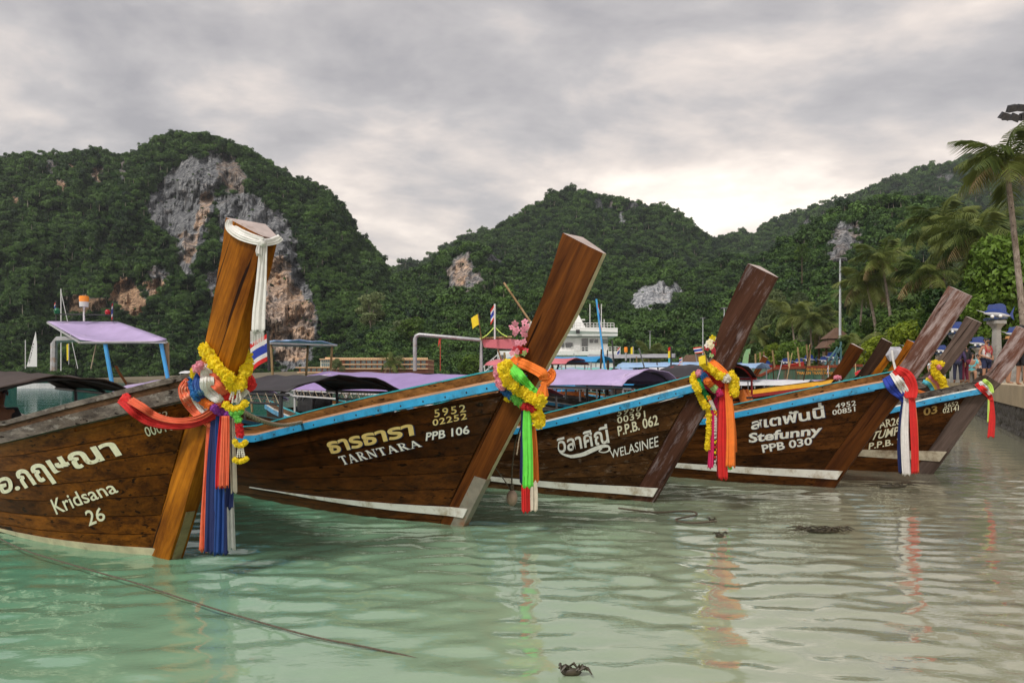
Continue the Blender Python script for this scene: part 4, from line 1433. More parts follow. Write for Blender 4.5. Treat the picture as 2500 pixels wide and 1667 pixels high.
def canopy(b, x0, x1, hw, z0, z1, rise, mat, frame, posts, post_z=None, rail=True, prefix='canopy', pr=0.022):
    r = roof_mesh(x0, x1, hw, z0, z1, rise, mat).obj(prefix + '_roof', mat, b.root, smooth='all')
    def zr(x, q):
        t = (x - x0) / (x1 - x0)
        return lerp(z0, z1, t) + rise * (1 - q * q) ** 0.9 - 0.016
    for x in posts:
        for s in (-1, 1):
            zb = (b.zs(x) + 0.05) if post_z is None else post_z
            yb = min(hw, b.hb(x, b.zs(x)))
            MB().tube([(x, s * yb, zb), (x, s * hw * 0.97, zr(x, 0.97) - 0.02)], pr, 8).obj(prefix + '_post', frame, b.root, smooth=40)
        pts = [(x, -hw * 0.98 + 1.96 * hw * k / 10, zr(x, -0.98 + 1.96 * k / 10) - 0.02) for k in range(11)]
        MB().tube(pts, pr * 0.8, 6).obj(prefix + '_bow', frame, r, smooth=40)
    for s in (-1, 1):
        MB().tube([(x0, s * hw * 0.985, zr(x0, 1) - 0.022), (x1, s * hw * 0.985, zr(x1, 1) - 0.022)], pr * 0.85, 6).obj(prefix + '_edge_pipe', frame, r, smooth=40)
        if rail:
            MB().tube([(posts[0], s * hw, zr(x0, 1) - 0.13), (posts[-1], s * hw, zr(x1, 1) - 0.13)], pr * 0.7, 6).obj(prefix + '_side_rail', frame, b.root, smooth=40)
            mb = MB()
            k = int(abs(posts[0] - posts[-1]) / 0.22)
            for i in range(k):
                xa = lerp(posts[0], posts[-1], i / k); xb = lerp(posts[0], posts[-1], (i + 1) / k); xm = (xa + xb) / 2
                mb.tube([(xa, s * hw * 1.005, zr(xa, 1) - 0.13), (xm, s * hw * 1.005, zr(xm, 1) - 0.01), (xb, s * hw * 1.005, zr(xb, 1) - 0.13)], 0.005, 4)
            mb.obj('lashing', ROPE, r)
    return r

def engine(b, x, z, tag_='engine'):
    """car engine on its swivel at the stern with the long shaft, steering bar and exhaust"""
    mb = MB()
    mb.box((x, 0, z), (0.62, 0.34, 0.36)); mb.box((x + .02, 0, z + .24), (0.46, 0.22, 0.16)); mb.box((x + .36, 0, z), (0.10, 0.44, 0.42)); mb.box((x - .1, .22, z + .05), (0.3, .12, .2))
    for k in range(4): mb.tube([(x - .18 + .12 * k, -.1, z + .32), (x - .18 + .12 * k, -.26, z + .22), (x - .18 + .12 * k, -.3, z + .05)], .025, 6)
    mb.ball((x + .42, 0, z), (.04, .17, .17), 10, 6)
    mb.obj('engine_block', IRON, b.root, smooth=30)
    MB().tube([(x - 0.35, 0, z - 0.02), (x - 3.2, 0.1, 0.12)], 0.028, 8).obj('propeller_shaft', IRON, b.root, smooth=40)
    MB().tube([(x + 0.3, 0.05, z + 0.1), (x + 1.1, -0.1, z + 0.28), (x + 1.5, -0.15, z + 0.32)], 0.022, 8).obj('steering_bar', GPIPE, b.root, smooth=40)
    MB().tube([(x, -.28, z + .1), (x - .7, -.34, z + .22), (x - 1.3, -.36, z + .4)], 0.035, 8).obj('exhaust_pipe', GPIPE, b.root, smooth=40)

# boat 1: dark low canopy running out of the frame
canopy(B1, -2.6, -5.4, 0.74, 1.31, 1.38, 0.20, BROWNT, BPIPE, (-2.7, -3.6, -4.6), rail=False)
engine(B1, -6.6, 0.95)
# boat 2: black front canopy, then lilac roof, then the raised lilac steering roof
canopy(B2, -2.15, -4.0, 0.80, 1.33, 1.33, 0.19, BLACKT, BPIPE, (-2.35, -3.7))
canopy(B2, -5.4, -8.4, 0.92, 1.15, 1.20, 0.24, LILAC, GPIPE, (-5.6, -7.0, -8.2), rail=False)
# boat 3: long purple canopy
canopy(B3, -2.75, -7.6, 0.98, 1.24, 1.30, 0.30, PURPLE, PIPE, (-2.85, -4.0, -5.4, -7.2))
engine(B3, -8.3, 0.98)
# boat 4: lilac tent with a navy front, pipe frame
canopy(B4, -2.9, -5.3, 0.88, 1.36, 1.38, 0.27, LILAC, BPIPE, (-3.1, -5.0), rail=False)
canopy(B4, -5.6, -8.2, 0.88, 1.15, 1.15, 0.15, PINKT, GPIPE, (-5.8, -8.0), rail=False)
# boat 5: small black-roofed cabin
canopy(B5, -3.2, -4.6, 0.72, 1.50, 1.50, 0.24, BLACKT, pmat('red_painted_pipe', (0.38, 0.02, 0.02), rough=0.4), (-3.3, -4.5), rail=False)

def steering_roof(b, x0, x1, hw, z, post_mat, cover, slope=0.12):
    """raised flat roof over the helmsman on four poles"""
    mb = roof_mesh(x0, x1, hw, z, z + slope, 0.06, cover, sag=0.05)
    mb.obj('steering_roof', cover, b.root, smooth='all')
    for x in (x0 - 0.12, x1 + 0.12):
        for s in (-1, 1):
            MB().tube([(x, s * hw * 0.8, 0.75), (x, s * hw * 0.92, z + slope * (x - x0) / (x1 - x0) - 0.01)], 0.026, 8).obj('roof_pole', post_mat, b.root, smooth=40)
    pts = [(x0, -hw * .97, z - .03), (x0, hw * .97, z - .03), (x1, hw * .97, z + slope - .03), (x1, -hw * .97, z + slope - .03), (x0, -hw * .97, z - .03)]
    MB().tube(pts, 0.02, 6).obj('roof_frame', GPIPE, b.root, smooth=40)

def tilted_roof():
    A, B_, C_, D_ = P(116, 784, 14.4), P(288, 785, 14.4), P(407, 831, 12.7), P(196, 833, 12.7)
    nx, ny = 12, 8
    top = []
    for i in range(nx + 1):
        for j in range(ny + 1):
            s, t_ = i / nx, j / ny
            p = A.lerp(B_, s).lerp(D_.lerp(C_, s), t_)
            p.z -= 0.10 * sin(pi * s) * sin(pi * t_) - 0.04 * sin(2.2 * pi * s + 1) * t_ + 0.03 * sin(9 * s) * (t_ ** 3)
            top.append(B2.local(p))
    n = ny + 1
    N_ = len(top)
    fs = []
    for i in range(nx):
        for j in range(ny):
            a = i * n + j
            fs += [(a, a + 1, a + n + 1, a + n), (N_ + a, N_ + a + n, N_ + a + n + 1, N_ + a + 1)]
    for i in range(nx):
        for j in (0, ny):
            a = i * n + j; fs.append((a, a + n, N_ + a + n, N_ + a))
    for j in range(ny):
        for i in (0, nx):
            a = i * n + j; fs.append((a, a + 1, N_ + a + 1, N_ + a))
    MB().add(top + [p - Vector((0, 0, .015)) for p in top], fs).obj('steering_roof', LILAC, B2.root, smooth='all')
    c = [B2.local(p - Vector((0, 0, .03))) for p in (A, B_, C_, D_, A)]
    MB().tube(c, .022, 6).obj('roof_frame', GPIPE, B2.root, smooth=40)
    for (u0, v0, u1, v1, Y, r, m) in ((256, 835, 276, 950, 12.75, .035, BLUEPIPE), (392, 833, 412, 935, 12.8, .035, BLUEPIPE), (407, 836, 408, 935, 12.9, .045, BAMBOO), (235, 838, 222, 900, 12.8, .01, ROPE)):
        MB().tube([B2.local(P(u0, v0, Y)), B2.local(P(u1, v1, Y))], r, 8).obj('roof_pole', m, B2.root, smooth=40)
tilted_roof()
MB().tube([B2.local(P(131, 905, 13.6)), B2.local(P(132, 840, 13.6)), B2.local(P(140, 829, 13.6)), B2.local(P(210, 826, 13.4))], 0.06, 8).obj('bent_pipe', GPIPE, B2.root, smooth=40)
steering_roof(B3, -8.6, -9.9, 0.75, 2.2, BAMBOO, PALEBLUE, 0.02)

# lamp bar with beacon and side lights over the lilac steering roof of boat 2
def beacon_bar():
    Y = 14.2
    t = thing('lamp_bar', 'dark lamp bar with orange beacon and red and green lights on lilac boat roof', 'lamp bar', P(205, 785, Y))
    o = t.location.copy()
    def q(u, v, dy=0): return P(u, v, Y) - o + Vector((0, dy, 0))
    MB().tube([q(138, 767), q(272, 769)], 0.012, 6).obj('bar', BPIPE, t)
    for u, v in ((137, 783), (272, 784)): MB().tube([q(u, v), q(u, 740)], 0.012, 6).obj('upright', BPIPE, t)
    MB().tube([q(205, 784), q(205, 748)], 0.018, 8).obj('beacon_post', PIPE, t)
    MB().tube([q(205, 749), q(205, 742), q(205, 737)], [.078, .082, .085], 14).obj('beacon_base', PIPE, t, smooth=40)
    MB().tube([q(205, 737), q(205, 726), q(205, 723)], [.085, .09, .082], 14).obj('beacon_lens', pmat('orange_beacon_plastic', (0.85, 0.26, 0.02), rough=0.25, var=0.1), t, smooth=40)
    MB().tube([q(139, 766), q(139, 758), q(139, 752)], [.045, .06, .03], 10).obj('green_light', pmat('green_lens', (0.01, 0.12, 0.05), rough=0.2), t, smooth=40)
    MB().tube([q(263, 767), q(263, 761), q(263, 756)], [.045, .055, .03], 10).obj('red_light', pmat('red_lens', (0.4, 0.01, 0.02), rough=0.2), t, smooth=40)
beacon_bar()

# pipe frame with red rag, faded red roof, flags on boat 4's stern
def pipe_frame():
    Y = 15.5
    t = B4.root
    def q(u, v): return B4.local(P(u, v, Y))
    MB().tube([q(1013, 905), q(1013, 828), q(1016, 820), q(1024, 817), q(1175, 830), q(1175, 925)], 0.045, 10).obj('pipe_frame', GPIPE, t, smooth=40)
    MB().tube([q(1075, 822), q(1075, 905)], 0.010, 5).obj('hanging_cord', pmat('red_cord', (0.4, 0.06, 0.03)), t)
    mb = MB(); mb.add([q(1072, 823), q(1080, 823), q(1069, 848), q(1074, 836)], [(0, 1, 3, 2)]); mb.obj('red_rag', pmat('red_rag', (0.55, 0.04, 0.03)), t)
    mb = MB()
    A = [q(1175, 829), q(1246, 827), q(1256, 852), q(1182, 848)]
    A2 = [a + Vector((0, 0.9, -0.05)) for a in A]
    mb.add(A + A2, [(0, 1, 2, 3), (7, 6, 5, 4), (0, 4, 5, 1), (1, 5, 6, 2), (3, 2, 6, 7), (0, 3, 7, 4)])
    mb.obj('faded_red_roof', PINKT, t)
    MB().tube([q(1170, 826), q(1250, 822)], .02, 6).obj('roof_pole', BAMBOO, t)
pipe_frame()
for a_, b2_ in (((1206, 800), (1173, 828)), ((1210, 800), (1238, 822))):
    q0, q1 = B4.local(P(*a_, 15.45)), B4.local(P(*b2_, 15.45))
    MB().tube([q0, q0.lerp(q1, .5) - Vector((0, 0, .03)), q1], .03, 6, flat=.4).obj('lime_ribbon', pmat('lime_ribbon_cloth', (.6, .85, .15), rough=.7), B4.root)

# life vests stowed under the canopies: each its own thing
def vest_mesh():
    mb = MB()
    for s in (-1, 1):
        rings = []
        for z, w, d in ((0, .13, .05), (.1, .14, .07), (.3, .14, .07), (.42, .11, .06), (.5, .06, .05)):
            cx = s * (.085 if z < .35 else .10)
            rings.append([(cx - w / 2, -d, z), (cx + w / 2, -d, z), (cx + w / 2, d, z), (cx - w / 2, d, z)])
        mb.loft(rings)
    mb.box((0, .05, .3), (.3, .05, .34))
    return mb.mesh('vest', ORANGE_V)
VEST = vest_mesh()
STRAP = MB().box((0, -.075, .16), (.33, .012, .03)).box((0, -.075, .32), (.33, .012, .03)).mesh('strap', pmat('black_webbing', (.02, .02, .02), rough=.8))
def vest(b, x, y, z, rz, tilt, label):
    t = thing('life_vest', label, 'life vest', b.W(x, y, z), -b.a + rz, 'orange life vests stowed in the boats')
    t.rotation_euler.x = tilt
    link('vest_body', VEST, t); link('strap', STRAP, t)
for i, (b, x, y, z, where) in enumerate(((B2, -2.2, .55, .52, 'nearest the black canopy post of boat PPB 106'), (B2, -2.65, .5, .5, 'second from the black canopy post of boat PPB 106'), (B2, -3.1, .62, .45, 'third from the black canopy post of boat PPB 106'), (B2, -3.6, .5, .42, 'farthest left aboard boat PPB 106'), (B5, -3.6, .4, .75, 'under the black cabin roof behind boat PPB 030'), (B5, -3.2, .5, .78, 'right of the black cabin behind boat PPB 030'))):
    vest(b, x, y, z, radians(35 + 30 * (i % 3)), radians((-12, 8, -20)[i % 3]), 'orange life vest with black straps, ' + where)
# ================================================================ SASHES, GARLANDS, FLAGS ON THE PROWS
def cloth(name, rgb):
    return pmat('cloth_' + name, rgb, rough=0.75, var=0.14, scale=14, bump=0.12, bscale=60, sheen=0.05, trans=0.15)
CL = {k: cloth(k, c) for k, c in dict(white=(0.78, 0.77, 0.74), red=(0.66, 0.018, 0.016), salmon=(0.86, 0.17, 0.075), peach=(0.90, 0.33, 0.20), orange=(0.90, 0.22, 0.025), green=(0.16, 0.78, 0.08),
      navy=(0.006, 0.016, 0.10), blue=(0.012, 0.060, 0.26), steel=(0.10, 0.25, 0.42), magenta=(0.62, 0.012, 0.12), yellow=(0.92, 0.70, 0.03), lime=(0.62, 0.88, 0.18), pink=(0.85, 0.34, 0.44), sky=(0.10, 0.50, 0.62),
      royal=(0.02, 0.05, 0.38), maroon=(0.35, 0.02, 0.03), cream=(0.70, 0.62, 0.50)).items()}
FL = {k: pmat('petals_' + k, c, rough=0.65, var=0.2, scale=30, sheen=0.2, trans=0.35, rnd=0.08) for k, c in dict(yellow=(1.0, 0.74, 0.004), orange=(0.92, 0.25, 0.02), blue=(0.015, 0.18, 0.50), purple=(0.36, 0.06, 0.48), pink=(0.88, 0.36, 0.46), lime=(0.24, 0.72, 0.12), red=(0.72, 0.015, 0.02), white=(0.80, 0.78, 0.70), green=(0.02, 0.38, 0.10), rose=(0.75, 0.06, 0.10), cream=(0.85, 0.78, 0.52), leaf=(0.10, 0.28, 0.04), palegreen=(0.48, 0.72, 0.28), magenta=(0.68, 0.02, 0.16)).items()}

def marigold(seed=1, petals=54):
    """ruffled pompom flower of unit radius"""
    rnd = random.Random(seed)
    vs, fs = [], []
    for i in range(petals):
        z = 1 - 2 * (i + .5) / petals
        a = i * 2.39996
        d = Vector((sqrt(1 - z * z) * cos(a), sqrt(1 - z * z) * sin(a), z))
        t = Matrix.Rotation(rnd.uniform(0, 6.28), 3, d) @ d.orthogonal().normalized()
        s = d.cross(t)
        r = rnd.uniform(0.88, 1.08)
        w = rnd.uniform(0.20, 0.30)
        k = len(vs)
        vs += [tuple(d * .45 - s * w * .7), tuple(d * .45 + s * w * .7), tuple(d * r + s * w + t * .16), tuple(d * r * 1.05 + t * .25), tuple(d * r - s * w + t * .16)]
        fs.append((k, k + 1, k + 2, k + 3, k + 4))
    mb = MB(); mb.add(vs, fs); mb.ball((0, 0, 0), .84, 8, 6)
    return mb
FLOWER = {k: marigold(i).mesh('flower', m) for i, (k, m) in enumerate(FL.items())}

class Decor:
    """a thing hung on a prow, with its geometry measured against that prow"""
    def __init__(s, name, label, cat, b, u, v, group=None):
        s.b = b
        s.o = P(u, v, b.stemY(v))
        s.t = thing(name, label, cat, s.o, 0, group)
    def depth(s, u, v):
        return s.b.ray(u, v)
    def ribbon(s, name, pts, mat, folds=3, n=26, lift=0.012, hug=True, ripple=0.0055, seed=0):
        """pts: (u, v, width_px, off) along its middle line; off = metres nearer than the surface (or than the stem when it hangs clear)"""
        folds += 2
        path = smooth_path(pts, n)
        Ys = []
        for u, v, w, off in path:
            Y = s.depth(u, v) if hug else None
            Ys.append(Y)
        known = [i for i, y in enumerate(Ys) if y is not None]
        for i in range(n):
            if Ys[i] is None:
                if known:
                    Ys[i] = min((abs(k - i), Ys[k] if k in known else 0) for k in known)[1]
                else:
                    Ys[i] = s.b.stemY(path[i][1])
        sm = Ys[:]
        for i in range(n):
            a = [Ys[k] for k in range(max(0, i - 1), min(n, i + 2))]
            sm[i] = min(a) * 0.5 + sum(a) / len(a) * 0.5
        C = [P(u, v, y - off - lift) for (u, v, w, off), y in zip(path, sm)]
        vs = []
        m = folds * 7 + 1
        rnd = random.Random(seed + len(pts))
        ph = rnd.uniform(0, 6)
        for i in range(n):
            t = (C[min(i + 1, n - 1)] - C[max(i - 1, 0)]).normalized()
            view = (Vector((0, 0, EYE)) - C[i]).normalized()
            side = t.cross(view).normalized()
            nrm = side.cross(t).normalized()
            w = path[i][2] / FPX * C[i].y
            for j in range(m):
                q = j / (m - 1) - 0.5
                r = 2.2 * ripple * noise.noise(Vector((q * folds * 1.7, i * 0.07, ph))) + ripple * 0.8 * noise.noise(Vector((q * folds * 5, i * 0.12, ph + 4)))
                r -= 0.25 * w * q * q
                p = C[i] + side * w * q + nrm * r * (1 if nrm.dot(view) > 0 else -1)
                vs.append(p - s.o)
        fs = [(i * m + j, i * m + j + 1, (i + 1) * m + j + 1, (i + 1) * m + j) for i in range(n - 1) for j in range(m - 1)]
        o = MB().add(vs, fs).obj(name, mat, s.t, smooth='all')
        sd = o.modifiers.new('thickness', 'SOLIDIFY'); sd.thickness = 0.004; sd.offset = 0
        return o
    def tail(s, pts, mat, off=0.03, folds=3, seed=0, name='hanging_tail', ripple=0.010, n=20):
        """hangs straight down, clear of the hull; pts (u, v, width_px)"""
        Y = s.b.stemY(pts[0][1]) - off
        path = smooth_path(pts, n)
        rnd = random.Random(seed)
        ph = rnd.uniform(0, 6)
        m = folds * 8 + 1
        vs = []
        for i, (u, v, w) in enumerate(path):
            g = i / (n - 1)
            amp = ripple * (0.6 + 0.6 * g)
            for j in range(m):
                q = j / (m - 1) - 0.5
                hem = 0.012 * sin(2 * pi * folds * q * 0.7 + ph) if i == n - 1 else 0.0
                yy = 2.6 * amp * noise.noise(Vector((q * folds * 1.5, g * 0.8, ph))) + amp * 1.1 * noise.noise(Vector((q * folds * 4.2, g * 1.2, ph + 5)))
                p = P(u + q * w, v, Y) + Vector((0, yy, hem))
                vs.append(p - s.o)
        fs = [(i * m + j, i * m + j + 1, (i + 1) * m + j + 1, (i + 1) * m + j) for i in range(n - 1) for j in range(m - 1)]
        o = MB().add(vs, fs).obj(name, mat, s.t, smooth='all')
        sd = o.modifiers.new('thickness', 'SOLIDIFY'); sd.thickness = 0.004; sd.offset = 0
        return o
    def knot(s, u, v, r_px, mat, off=0.05):
        Y = (s.depth(u, v) or s.b.stemY(v)) - off
        r = r_px / FPX * Y
        mb = MB()
        rnd = random.Random(int(u))
        vs, fs = [], []
        seg, rg = 14, 10
        for i in range(rg + 1):
            th = pi * i / rg
            for k in range(seg):
                ph = 2 * pi * k / seg
                rr = r * (1 + 0.16 * sin(3 * ph + 2 * th) + 0.10 * sin(7 * th + ph))
                vs.append(P(u, v, Y) - s.o + Vector((rr * sin(th) * cos(ph), rr * 0.8 * sin(th) * sin(ph), rr * 1.05 * cos(th))))
        for i in range(rg):
            for k in range(seg):
                fs.append((i * seg + k, (i + 1) * seg + k, (i + 1) * seg + (k + 1) % seg, i * seg + (k + 1) % seg))
        mb.add(vs, fs).obj('knot', mat, s.t, smooth='all')
    def flowers(s, pts, colors, r_px, step=0.85, hug=True, lift=0.0, jitter=0.12, name='flower', closed=False):
        """beads of flowers along a pixel path; colors: list of (fraction_end, colour)"""
        path = smooth_path([p if len(p) == 3 else (*p, 0.0) for p in pts], 160)
        acc, last = 0.0, None
        tot = sum(sqrt((a[0] - b_[0]) ** 2 + (a[1] - b_[1]) ** 2) for a, b_ in zip(path, path[1:]))
        run = 0.0
        nxt = 0.0
        rnd = random.Random(int(pts[0][0]))
        lastY = None
        prev = path[0]
        for (u, v, off) in path:
            run += sqrt((u - prev[0]) ** 2 + (v - prev[1]) ** 2)
            prev = (u, v)
            if run < nxt:
                continue
            nxt = run + r_px * 2 * step * 0.62
            Y = (s.depth(u, v) if hug else None)
            if Y is None:
                Y = lastY if lastY is not None else s.b.stemY(v)
            lastY = Y
            r = r_px / FPX * Y * rnd.uniform(1.0, 1.25)
            f = run / tot
            c = next((cc for e, cc in colors if f <= e), colors[-1][1])
            p = P(u + rnd.uniform(-1, 1) * r_px * jitter, v + rnd.uniform(-1, 1) * r_px * jitter, Y - off - lift - r * 0.75)
            link(name, FLOWER[c], s.t, p - s.o, (rnd.uniform(0, 6), rnd.uniform(0, 6), rnd.uniform(0, 6)), r)

def kz(*p, x0=420, y0=830, k=0.1977):
    return [(x0 + q[0] * k, y0 + q[1] * k, *q[2:]) for q in p]

# ---- boat 1 (leftmost)
d = Decor('white_scarf', 'white scarf knotted round the top of the tall amber prow, its end hanging', 'scarf', B1, 640, 575)
d.ribbon('band', [(563, 537, 14, 0.0), (563, 554, 25, .008), (585, 571, 27, .008), (615, 583, 24, .012), (642, 590, 20, .03)], CL['white'], folds=3, ripple=.004)
d.ribbon('band', [(642, 592, 18, .03), (662, 590, 18, .012), (678, 584, 19, .008), (685, 578, 16, 0)], CL['white'], folds=2, ripple=.003)
d.knot(640, 592, 9, CL['white'], .03)
d.tail([(644, 594, 18), (641, 640, 22), (637, 700, 28), (632, 760, 34), (630, 810, 37)], CL['white'], off=.05, folds=3, seed=3, ripple=.007)
d.tail([(634, 594, 8), (632, 610, 12), (633, 622, 11)], CL['white'], off=.07, folds=2, seed=4)
mb = MB()
Yf = B1.stemY(594) - .05
for k in range(22):
    u = 612 + 32 * k / 21
    mb.tube([P(u, 808, Yf) - d.o, P(u + random.uniform(-1, 1), 842 + random.uniform(-6, 6), Yf) - d.o], .0016, 4)
mb.obj('fringe', CL['white'], d.t)

d = Decor('sash', 'salmon, blue and white sashes knotted round amber prow with long tails over the water', 'sash', B1, 530, 1000)
d.ribbon('wrap', kz((385, 300, 30, .01), (420, 350, 46, .01), (560, 470, 50, .015), (650, 570, 46, .02), (700, 650, 40, .03)), CL['salmon'], folds=3)
d.ribbon('wrap', kz((215, 500, 20, .012), (150, 600, 26, .015), (200, 720, 34, .012), (310, 850, 36, .012), (430, 960, 34, .015), (480, 1030, 26, .02)), CL['salmon'], folds=3)
d.ribbon('wrap', kz((190, 505, 14, .022), (135, 610, 16, .024), (165, 680, 20, .020), (260, 800, 20, .020)), CL['peach'], folds=2)
d.ribbon('wrap', kz((280, 540, 16, .02), (285, 700, 18, .012), (360, 820, 20, .015), (450, 910, 20, .02), (500, 985, 16, .02)), CL['white'], folds=2)
d.ribbon('wrap', kz((385, 330, 12, .012), (345, 480, 28, .02), (350, 580, 34, .03), (440, 720, 32, .03), (560, 830, 28, .03)), CL['blue'], folds=3)
d.ribbon('wrap', kz((360, 330, 8, .016), (325, 480, 16, .03), (325, 580, 16, .04), (375, 670, 14, .04)), CL['steel'], folds=2)
d.ribbon('wrap', kz((395, 300, 16, .02), (430, 440, 30, .03), (440, 590, 32, .05), (520, 690, 26, .05), (620, 760, 18, .05)), CL['white'], folds=2)
d.ribbon('wrap', kz((985, 520, 26, .02), (960, 570, 26, .02), (860, 620, 22, .03), (720, 690, 22, .05), (600, 800, 24, .06)), CL['red'], folds=2)
d.ribbon('wrap', kz((935, 430, 16, .0), (985, 510, 18, .0), (975, 560, 18, .01)), CL['red'], folds=2)
d.ribbon('wrap', kz((935, 620, 12, .02), (850, 700, 12, .03), (780, 780, 12, .04)), CL['white'], folds=1)
d.knot(*kz((540, 950))[0], 11, CL['navy'], .05)
d.knot(*kz((470, 1050))[0], 7, CL['salmon'], .05)
for (pts, c, off, sd) in [([(513, 1040, 16), (506, 1150, 18), (500, 1250, 20), (497, 1345, 22)], 'salmon', .06, 1), ([(527, 1015, 22), (522, 1150, 36), (519, 1270, 38), (517, 1350, 40)], 'navy', .08, 2), ([(536, 1015, 16), (536, 1150, 24), (535, 1270, 28), (533, 1352, 30)], 'blue', .10, 3),
        ([(543, 1015, 12), (538, 1100, 16), (536, 1189, 18)], 'red', .13, 4), ([(551, 1015, 18), (549, 1100, 22), (547, 1188, 22)], 'salmon', .15, 5), ([(556, 1030, 12), (561, 1150, 18), (561, 1241, 18)], 'navy', .09, 6),
        ([(566, 1020, 12), (568, 1120, 14), (571, 1201, 13)], 'cream', .075, 7), ([(558, 1100, 10), (563, 1240, 16), (566, 1340, 17)], 'white', .05, 8), ([(545, 1200, 14), (546, 1300, 22), (545, 1352, 24)], 'navy', .06, 9)]:
    d.tail(pts, CL[c], off, 2 if pts[0][2] < 15 else 3, sd)

d = Decor('swag', 'red and salmon cloth swag tied to the grey rail beside the amber prow', 'swag', B1, 300, 975)
d.ribbon('drape', [(296, 972, 26, .02), (312, 985, 28, .03), (335, 1008, 26, .05), (375, 1030, 24, .07), (430, 1037, 22, .08), (480, 1030, 22, .07), (530, 1008, 20, .06)], CL['red'], folds=5, ripple=.012)
d.ribbon('drape', [(318, 976, 18, .04), (345, 992, 18, .06), (385, 1017, 15, .08), (435, 1027, 13, .09), (490, 1018, 13, .08), (540, 985, 14, .07)], CL['salmon'], folds=4, ripple=.010)
d.knot(308, 975, 13, CL['red'], .04)

d = Decor('marigold_garland', 'thick yellow marigold garland round the foot of the amber prow', 'garland', B1, 575, 940)
d.flowers([(502, 852, .0), (508, 868, .02), (524, 887, .03), (543, 905, .03), (560, 925, .04), (575, 942, .05), (588, 938, .05), (597, 915, .03), (603, 885, .0), (602, 868, -.05)], [(1, 'yellow')], 14, step=.8)
d.flowers([(560, 930, .06), (572, 948, .07), (585, 940, .07)], [(1, 'yellow')], 12, step=.8)

d = Decor('flower_garland', 'long garland of yellow, blue, orange and purple flowers looped on amber prow', 'garland', B1, 500, 990)
d.flowers([(487, 891, .02), (476, 905, .03), (471, 930, .04), (473, 950, .05), (482, 968, .06), (497, 980, .07), (515, 992, .08), (530, 1000, .08), (545, 1009, .09), (558, 1014, .09)],
          [(.07, 'pink'), (.22, 'yellow'), (.50, 'blue'), (.74, 'orange'), (1, 'purple')], 9.5, step=.75)

d = Decor('pendant_garland', 'hanging garland of white buds with yellow, green and red flower rings beside amber prow', 'garland', B1, 580, 1000)
Yp = B1.stemY(950) - .12
def strand(dec, pts, r_px, Y, c='white'):
    path = smooth_path(pts, 30)
    run, nxt, prev = 0, 0, path[0]
    for u, v in path:
        run += sqrt((u - prev[0]) ** 2 + (v - prev[1]) ** 2); prev = (u, v)
        if run >= nxt:
            nxt = run + r_px * 1.9
            link('bud', BUD[c], dec.t, P(u, v, Y) - dec.o, (0.1, random.uniform(-.3, .3), random.uniform(0, 6)), r_px / FPX * Y)
BUD = {c: MB().tube([(0, 0, -1.25), (0, 0, -.4), (0, 0, .5), (0, 0, 1.2)], [.35, .8, .95, .3], 7).mesh('bud', FL[c], smooth=True) for c in ('white', 'red', 'yellow')}
for a, bb in (((568, 953), (560, 978)), ((571, 953), (567, 984)), ((581, 953), (577, 980)), ((584, 953), (588, 978))):
    strand(d, [a, ((a[0] + bb[0]) / 2, (a[1] + bb[1]) / 2), bb], 2.6, Yp)
def ring_fl(dec, pts, c, r_px, Y):
    path = smooth_path(pts, 40)
    run, nxt, prev = 0, 0, path[0]
    for u, v in path:
        run += sqrt((u - prev[0]) ** 2 + (v - prev[1]) ** 2); prev = (u, v)
        if run >= nxt:
            nxt = run + r_px * 1.0
            r = r_px / FPX * Y
            link('flower', FLOWER[c], dec.t, P(u, v, Y) - dec.o, (random.uniform(0, 6), random.uniform(0, 6), 0), r)
ring_fl(d, [(552, 988), (562, 997), (575, 999), (590, 993), (602, 980)], 'yellow', 10, Yp)
ring_fl(d, [(568, 1008), (580, 1007), (588, 1004)], 'lime', 9, Yp)
ring_fl(d, [(578, 1017), (582, 1026), (588, 1032)], 'lime', 9.5, Yp)
ring_fl(d, [(584, 1040), (586, 1055), (587, 1070)], 'red', 10, Yp)
ring_fl(d, [(574, 1078), (580, 1086), (590, 1087), (599, 1079)], 'yellow', 7.5, Yp)
for a, bb in (((582, 1094), (579, 1116)), ((585, 1094), (585, 1116)), ((589, 1094), (592, 1116)), ((593, 1094), (597, 1116))):
    strand(d, [a, ((a[0] + bb[0]) / 2, (a[1] + bb[1]) / 2), bb], 2.4, Yp)
ring_fl(d, [(573, 1122), (582, 1126), (592, 1125), (603, 1119)], 'yellow', 7, Yp)

# ---- boat 2
def k6(*p): return [(1160 + q[0] * .17, 740 + q[1] * .17, *q[2:]) for q in p]
d = Decor('sash', 'orange sash bow with bright green sash on the brown prow of boat PPB 106', 'sash', B2, 1330, 930)
d.ribbon('wrap', k6((545, 770, 22, .01), (600, 830, 24, .01), (740, 890, 24, .015), (880, 960, 24, .02), (970, 1020, 26, .04), (990, 1100, 22, .05)), CL['orange'], folds=3)
d.ribbon('wrap', k6((1060, 960, 16, .0), (1110, 1010, 18, .01), (1090, 1080, 18, .03), (1010, 1150, 20, .05)), CL['orange'], folds=2)
d.ribbon('wrap', k6((480, 880, 26, .02), (560, 960, 30, .03), (640, 1060, 27, .03), (730, 1160, 24, .03), (820, 1240, 18, .04)), CL['green'], folds=3)
d.ribbon('wrap', k6((455, 900, 12, .012), (500, 1010, 14, .012), (590, 1110, 14, .012), (700, 1220, 14, .015)), CL['navy'], folds=2)
d.knot(*k6((850, 1270))[0], 9, CL['green'], .04)
d.knot(*k6((990, 1150))[0], 9, CL['orange'], .05)
Y0 = B2.stemY(945)
d.tail([(1328, 938, 12), (1325, 955, 26), (1325, 968, 30)], CL['orange'], off=.10, folds=3, seed=11)
